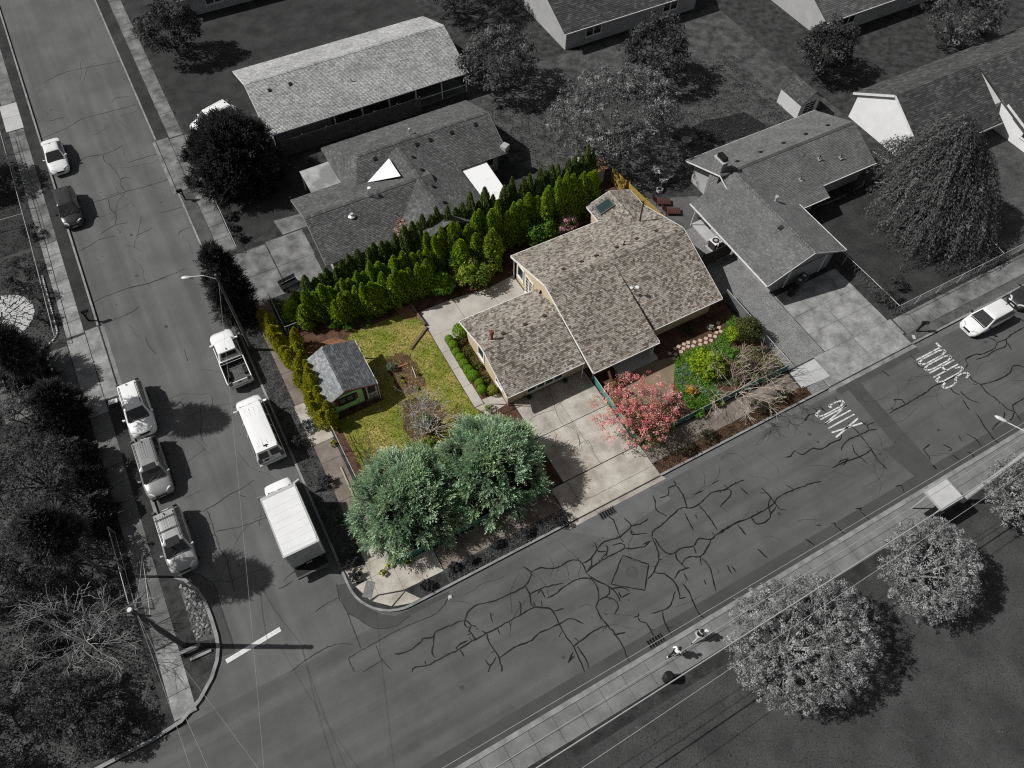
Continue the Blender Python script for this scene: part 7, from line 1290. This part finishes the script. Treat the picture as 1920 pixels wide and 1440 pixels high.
# AC unit, bins, chairs, tables, loungers
ac = empty('air_conditioner', (37.45, 30.2, GZ), .1, 'square air conditioner with round fan grille beside the right-hand house', 'air conditioner'); MB().box(-.52, .52, -.52, .52, 0, .08).build('pad', concl, ac); MB().box(-.4, .4, -.4, .4, .08, .82).build('casing', mat('ac_dark', gv(.03), .5), ac, bevel=.05); MB().box(-.42, .42, -.42, .42, .82, .90).build('top', whiteg, ac, bevel=.06); MB().lathe((0, 0, .9), [(.32, 0), (.32, .015), (.3, .02)], 20).build('fan_grille', mat('fan_black', gv(.03), .5), ac); MB().lathe((0, 0, .92), [(.15, 0), (.16, .02), (.12, .04)], 14).build('fan_cap', galv, ac)
for i, (x, y, s, lab, c) in enumerate(((39.9, 22.9, 1.0, 'dark wheeled bin at the garage corner', .015), (40.75, 23.2, 1.1, 'grey wheeled bin in the middle by the garage door', .05), (41.5, 23.45, 1.0, 'grey wheeled bin with pale lid label by the garage door', .08))):
    e = empty('wheeled_bin', (x, y, GZ), R_(200+i*6), lab, 'bin', 'bins at the garage'); m_ = mat(f'bin_{i}', gv(c), .5); V, F = loft([rring(-.22*s, .24*s, .2*s, .2*s, .08, .05), rring(-.3*s, .32*s, .28*s, .28*s, 1.0*s, .06)]); mesh_obj('body', V, F, m_, e); V, F = loft([rring(-.34*s, .36*s, .31*s, .31*s, 1.0*s, .06), rring(-.3*s, .32*s, .27*s, .27*s, 1.08*s, .06)]); mesh_obj('lid', V, F, m_, e)
    if i: MB().box(-.1, .12, -.14, .1, 1.08*s+.002, 1.08*s+.012).build('sticker', whiteg, e)
    for s_ in (1, -1): MB().box(-.34, -.18, s_*.22-.03, s_*.22+.03, 0, .2).build('wheel', tyrem, e, bevel=.03)
def lounger(x, y, rz, label, m):
    e = empty('sun_lounger', (x, y, GZ), rz, label, 'lounger', 'brown loungers'); 
    for k in range(7): MB().box(-.75+k*.18, -.6+k*.18, -.34, .34, .30, .34).build('slat', m, e)
    for k in range(4): MB().bar((.52+k*.13, -.34, .37+k*.11), (.52+k*.13, .34, .37+k*.11), .12, .04, (-.6, 0, .8)).build('slat', m, e)
    for s in (1, -1):
        MB().box(-.8, .55, s*.36-.03, s*.36+.03, .24, .31).build('side_rail', m, e)
        for xx in (-.7, .5): MB().box(xx-.03, xx+.03, s*.36-.03, s*.36+.03, 0, .24).build('leg', m, e)
brown = mat('brown_slats', (.07, .03, .025), .6)
lounger(36.5, 36.75, R_(150), 'brown slatted lounger nearer the cedar fence top', brown); lounger(36.6, 35.35, R_(150), 'brown slatted lounger nearer the house ridge', brown)
def patio_table(x, y, r, label, m, h=.72):
    e = empty('patio_table', (x, y, GZ), 0, label, 'table'); MB().lathe((0, 0, h-.04), [(r*.96, 0), (r, .02), (r*.97, .04)], 24).build('table_top', m, e); MB().lathe((0, 0, 0), [(.22, 0), (.22, .04), (.04, .06), (.04, h-.04)], 10).build('pedestal', m, e)
def chair(x, y, rz, label, m):
    e = empty('garden_chair', (x, y, GZ), rz, label, 'chair'); MB().box(-.25, .25, -.25, .25, .40, .45).build('seat', m, e, bevel=.02); MB().bar((-.24, 0, .45), (-.38, 0, .95), .5, .05, (1, 0, 0)).build('backrest', m, e)
    for s in (1, -1):
        MB().box(-.28, .24, s*.28-.03, s*.28+.03, .60, .64).build('armrest', m, e)
        for xx in (-.22, .22): MB().box(xx-.02, xx+.02, s*.24-.02, s*.24+.02, 0, .4).build('leg', m, e)
tabm = mat('table_grey', gv(.10), .6, gv(.14), 4.)
patio_table(*(38.7,39.08), .6, 'round grey patio table between the white garden chairs', tabm); patio_table(*(43.16,42.28), .5, 'round pale table at the edge of the dark lawn', mat('table_pale', gv(.2), .7), .6)
chair(*(38.19,39.97), R_(-20), 'white garden chair left of the patio table', whiteg); chair(*(37.98,38.72), R_(80), 'white garden chair in front of the patio table', whiteg)
fp = empty('planter_ring', (*(37.26,38.16), GZ), 0, 'small white ring-shaped planter on the dark patio', 'planter'); MB().lathe((0, 0, 0), [(.28, 0), (.3, .3), (.22, .32), (.2, .18)], 16).build('bowl', whiteg, fp); MB().lathe((0, 0, .18), [(.19, 0), (.1, .03)], 12).build('soil', soilg, fp)
for i, (c_, lab) in enumerate((((40.74,37.53), 'dark bicycle leaning by the chimney wall'),)):
    e = empty('bicycle', (c_[0], c_[1], GZ), R_(70), lab, 'bicycle')
    for x in (-.5, .5):
        b = MB(); n = 16; b.tube([(x+.33*math.cos(6.283*k/n), 0, .33+.33*math.sin(6.283*k/n)) for k in range(n+1)], .02, 5); b.build('wheel', tyrem, e)
    MB().tube([(-.5, 0, .33), (-.15, 0, .8), (.35, 0, .8), (.5, 0, .33)], .02, 5).build('frame', blackp, e); MB().box(-.3, -.05, -.07, .07, .84, .9).build('saddle', blackp, e); MB().tube([(.32, -.28, .98), (.36, 0, 1.0), (.32, .28, .98)], .015, 5).build('handlebar', galv, e)
for i, (c_, lab) in enumerate((((38.31,33.65), 'dark potted plants at the porch post'), ((37.35,30.54), 'small dark pot beside the air conditioner'))):
    bush('potted_plant', c_, (.3, .3, .4), lab, 'plant', [gv(.02), gv(.035)], 520+i, .08, 12, 14)
MB_ = MB().box(37.35, 38.4, 31.0, 33.4, GZ+.012, GZ+.06); o = MB_.build('porch_pad', mat('pad_pale', gv(.36), .8, gv(.42), 1.)); tag(o, 'pale concrete pad under the right-hand house eave', 'slab')
bn = empty('dark_bench', (*(3.59,43.05), GZ), R_(8), 'black slatted bench on the neighbour driveway edge', 'bench')
for k in range(5): MB().box(-.75, .75, -.28+k*.13, -.18+k*.13, .42, .46).build('slat', blackp, bn)
for k in range(3): MB().box(-.75, .75, .36, .39, .5+k*.14, .6+k*.14).build('slat', blackp, bn)
for x in (-.65, .65): MB().box(x-.04, x+.04, -.25, .38, 0, .42).build('leg', blackp, bn)
for loc, lab in (((15.75, 24.35), 'small green pot under the garage window at the corner'), ((18.9, 24.35), 'small dark pot under the garage window by the porch')): 
    e = empty('flower_pot', (*loc, GZ), 0, lab, 'pot'); MB().lathe((0, 0, 0), [(.12, 0), (.19, .3), (.2, .32), (.16, .32), (.14, .2)], 14).build('pot', mat('pot_green', (.02, .09, .05), .5), e); MB().lathe((0, 0, .22), [(.14, 0), (.08, .03)], 10).build('soil', soilb, e)
tp_ = MB().slabpoly([(31.4, 38.5, 1.0), (32.6, 38.3, 1.05), (32.8, 39.3, .95), (31.6, 39.4, .9)], .02).build('blue_tarp', mat('tarp_blue', (.02, .06, .5), .6)); tag(tp_, 'small blue tarp corner behind the rear wing', 'tarp')
ts = empty('hedge_shed', (0, 0, 0), 0, 'small pale shed with leaf-strewn roof at the end of the hedge', 'shed'); wallbox(ts, 31.2, 33.3, 41.6, 43.6, 1.9, walll); roof_plane(ts, [(31.0, 41.4, 1.85), (33.5, 41.4, 1.85), (33.5, 42.6, 2.4), (31.0, 42.6, 2.4)], [(.25, .12, .06), (.3, .2, .12), (.18, .12, .08)], seed=95, th=.05); roof_plane(ts, [(33.5, 43.8, 1.85), (31.0, 43.8, 1.85), (31.0, 42.6, 2.4), (33.5, 42.6, 2.4)], PAL_LIGHT, seed=96, th=.05)
# bus shelter
bs = empty('bus_shelter', (0, 0, 0), 0, 'bus shelter with square pale translucent roof on the park-side pavement', 'shelter')
MB().box(34.85, 36.85, 2.75, 4.3, 2.45, 2.52).build('roof', mat('shelter_roof', gv(.40), .4, gv(.46), 2.), bs, bevel=.02)
for p, q in (((34.85, 2.75), (36.85, 2.75)), ((36.85, 2.75), (36.85, 4.3)), ((36.85, 4.3), (34.85, 4.3)), ((34.85, 4.3), (34.85, 2.75))): MB().bar((*p, 2.5), (*q, 2.5), .07, .12).build('roof_frame', galv, bs)
for x in (34.95, 36.75):
    for y in (2.85, 4.0): MB().box(x-.04, x+.04, y-.04, y+.04, GZ, 2.44).build('post', galv, bs)
MB().box(35, 36.7, 2.84, 2.86, .5, 2.2).build('back_panel', glassg, bs); MB().box(35.1, 36.6, 2.95, 3.3, .55, .6).build('bench', blackp, bs)
tb = empty('litter_bin', (13.35, 2.9, GZ), 0, 'black round litter bin on the park-side pavement', 'bin'); MB().lathe((0, 0, 0), [(.27, 0), (.3, .85), (.31, .9), (.2, 1.0), (.12, 1.0)], 16).build('body', blackp, tb)
for k in range(12): a = k*.5236; MB().bar((.31*math.cos(a), .31*math.sin(a), .06), (.325*math.cos(a), .325*math.sin(a), .86), .04, .012, (math.cos(a), math.sin(a), 0)).build('slat', mat('bin_slat', gv(.03), .5), tb)

# people: skin-grown bodies, clothing as children
def person(loc, rz, label, top, legs, skin, hair, pose, bag=None):
    e = empty('person', (loc[0], loc[1], GZ+.012), rz, label, 'person')
    J = {'pel': (0, 0, .93), 'spine': (.02, 0, 1.15), 'chest': (.04, 0, 1.33), 'neck': (.05, 0, 1.47), 'head': (.09, 0, 1.60), 'top': (.07, 0, 1.72)}
    J.update(pose); E_ = [('pel', 'spine'), ('spine', 'chest'), ('chest', 'neck'), ('neck', 'head'), ('head', 'top')]
    for s in 'lr': E_ += [('chest', 'sh'+s), ('sh'+s, 'el'+s), ('el'+s, 'wr'+s), ('wr'+s, 'ha'+s), ('pel', 'hip'+s), ('hip'+s, 'kn'+s), ('kn'+s, 'an'+s), ('an'+s, 'to'+s)]
    rad = dict(pel=.135, spine=.125, chest=.15, neck=.055, head=.095, top=.08)
    for s in 'lr': rad.update({'sh'+s: .065, 'el'+s: .045, 'wr'+s: .032, 'ha'+s: .036, 'hip'+s: .095, 'kn'+s: .06, 'an'+s: .042, 'to'+s: .035})
    def grow(name, keys, edges, m, k=1.0, sub=2):
        idx = {n: i for i, n in enumerate(keys)}; me = bpy.data.meshes.new(name); me.from_pydata([J[n] for n in keys], [(idx[a], idx[b]) for a, b in edges if a in idx and b in idx], []); o = mobj(name, me, m, e)
        o.modifiers.new('skin', 'SKIN'); o.modifiers.new('sub', 'SUBSURF').levels = sub; o.modifiers['sub'].render_levels = sub
        for i, n in enumerate(keys): me.skin_vertices[0].data[i].radius = (rad[n]*k, rad[n]*k)
        me.skin_vertices[0].data[0].use_root = True; o.modifiers['skin'].use_smooth_shade = True; return o
    keys = list(J); o = grow('body', keys, E_, skin)
    grow('shirt', ['chest', 'spine', 'pel', 'shl', 'ell', 'shr', 'elr'], E_, top, 1.16); grow('trousers', ['pel', 'hipl', 'knl', 'anl', 'hipr', 'knr', 'anr'], E_, legs, 1.18)
    for s in 'lr': a, b = Vector(J['an'+s]), Vector(J['to'+s]); MB().tube([a+Vector((-.06, 0, -.03)), a.lerp(b, .5), b+Vector((.03, 0, 0))], [.05, .05, .035], 8).build('shoe', hair if bag else whiteg, e)
    h = Vector(J['head']); rg = np.random.default_rng(1); d = sph(rg, 500); d = d[(d[:, 2] > -.1) | (d[:, 0] < -.1)]; d = d[~((d[:, 0] > .45) & (d[:, 2] < .5))]; p = np.array(h)+np.array([-.01, 0, .03])+d*np.array([.115, .1, .125]); nr = unit(d+rg.normal(size=d.shape)*.2)
    mobj('hair', quads_mesh('hair', leaf_quads(p, np.cross(nr, sph(rg, len(d))), nr, np.full(len(d), .07), np.full(len(d), .04))), hair, e)
    nb = MB(); nb.add([h+Vector((.09, -.015, .0)), h+Vector((.09, .015, 0)), h+Vector((.125, 0, -.02)), h+Vector((.095, 0, .04))], [(0, 1, 2), (1, 3, 2), (3, 0, 2)]); nb.build('nose', skin, e)
    for s in (1, -1): MB().lathe(tuple(h+Vector((.085, s*.035, .015))), [(.012, -.012), (.015, 0), (.012, .012)], 6).build('eye', blackp, e); MB().lathe(tuple(h+Vector((0, s*.098, -.02))), [(.012, -.03), (.02, 0), (.012, .03)], 6).build('ear', skin, e)
    for s in 'lr':
        w, hnd = Vector(J['wr'+s]), Vector(J['ha'+s]); d = (hnd-w).normalized(); sd = d.cross(Vector((0, 1, 0))).normalized()
        for k in range(4): p = hnd+sd*(k-1.5)*.02; MB().tube([p, p+d*.045, p+d*.075+Vector((.015, 0, -.01))], [.01, .009, .007], 5).build('finger', skin, e)
        p = hnd+sd*.035; MB().tube([p-d*.02, p+sd*.02+d*.015, p+sd*.02+d*.045], [.011, .01, .008], 5).build('thumb', skin, e)
    return e
skinm = mat('skin', gv(.32), .6); hairm = mat('hair_black', gv(.01), .6)
poseA = dict(shl=(.03, .19, 1.40), ell=(.10, .25, 1.14), wrl=(.30, .20, 1.06), hal=(.38, .17, 1.06), shr=(.03, -.19, 1.40), elr=(.02, -.26, 1.13), wrr=(.22, -.24, .98), har=(.30, -.23, .96), hipl=(.03, .1, .88), knl=(.25, .11, .50), anl=(.24, .11, .09), tol=(.40, .11, .05), hipr=(-.03, -.1, .88), knr=(-.08, -.11, .50), anr=(-.42, -.11, .16), tor=(-.32, -.11, .05))
poseB = dict(shl=(.03, .19, 1.40), ell=(-.10, .30, 1.16), wrl=(.05, .33, .95), hal=(.12, .32, .90), shr=(.03, -.19, 1.40), elr=(.12, -.30, 1.15), wrr=(.32, -.24, 1.05), har=(.39, -.21, 1.05), hipl=(-.03, .1, .88), knl=(-.05, .11, .50), anl=(-.40, .11, .15), tol=(-.30, .11, .05), hipr=(.03, -.1, .88), knr=(.27, -.11, .50), anr=(.30, -.11, .09), tor=(.46, -.11, .05))
person((16.35, 4.05), R_(10), 'pedestrian in a black jacket carrying a white bag, walking by the kerb', mat('jacket_black', gv(.012), .8), mat('trousers_grey', gv(.35), .8), skinm, hairm, poseA, True)
bg_ = empty('shopping_bag', (16.35+.42, 4.05-.12, GZ+.62), R_(20), 'white bag held by the pedestrian in the black jacket', 'bag'); V, F = loft([rring(-.2, .2, .09, .09, 0, .03), rring(-.22, .22, .11, .11, .4, .03)]); mesh_obj('bag_body', V, F, mat('bag_white', gv(.75), .6), bg_); MB().tube([(-.1, 0, .4), (-.05, 0, .5), (.05, 0, .5), (.1, 0, .4)], .012, 5).build('handle', whiteg, bg_)
person((14.55, 3.85), R_(5), 'pedestrian in a white top and dark trousers following behind', mat('top_white', gv(.75), .8), mat('trousers_black', gv(.012), .8), skinm, hairm, poseB)
person((20.6, 4.0), R_(15), 'dark-clothed pedestrian ahead under the park tree', mat('coat_dark', gv(.014), .8), mat('trousers_black', gv(.012), .8), skinm, hairm, poseA, True)
print('objects', len(bpy.data.objects))
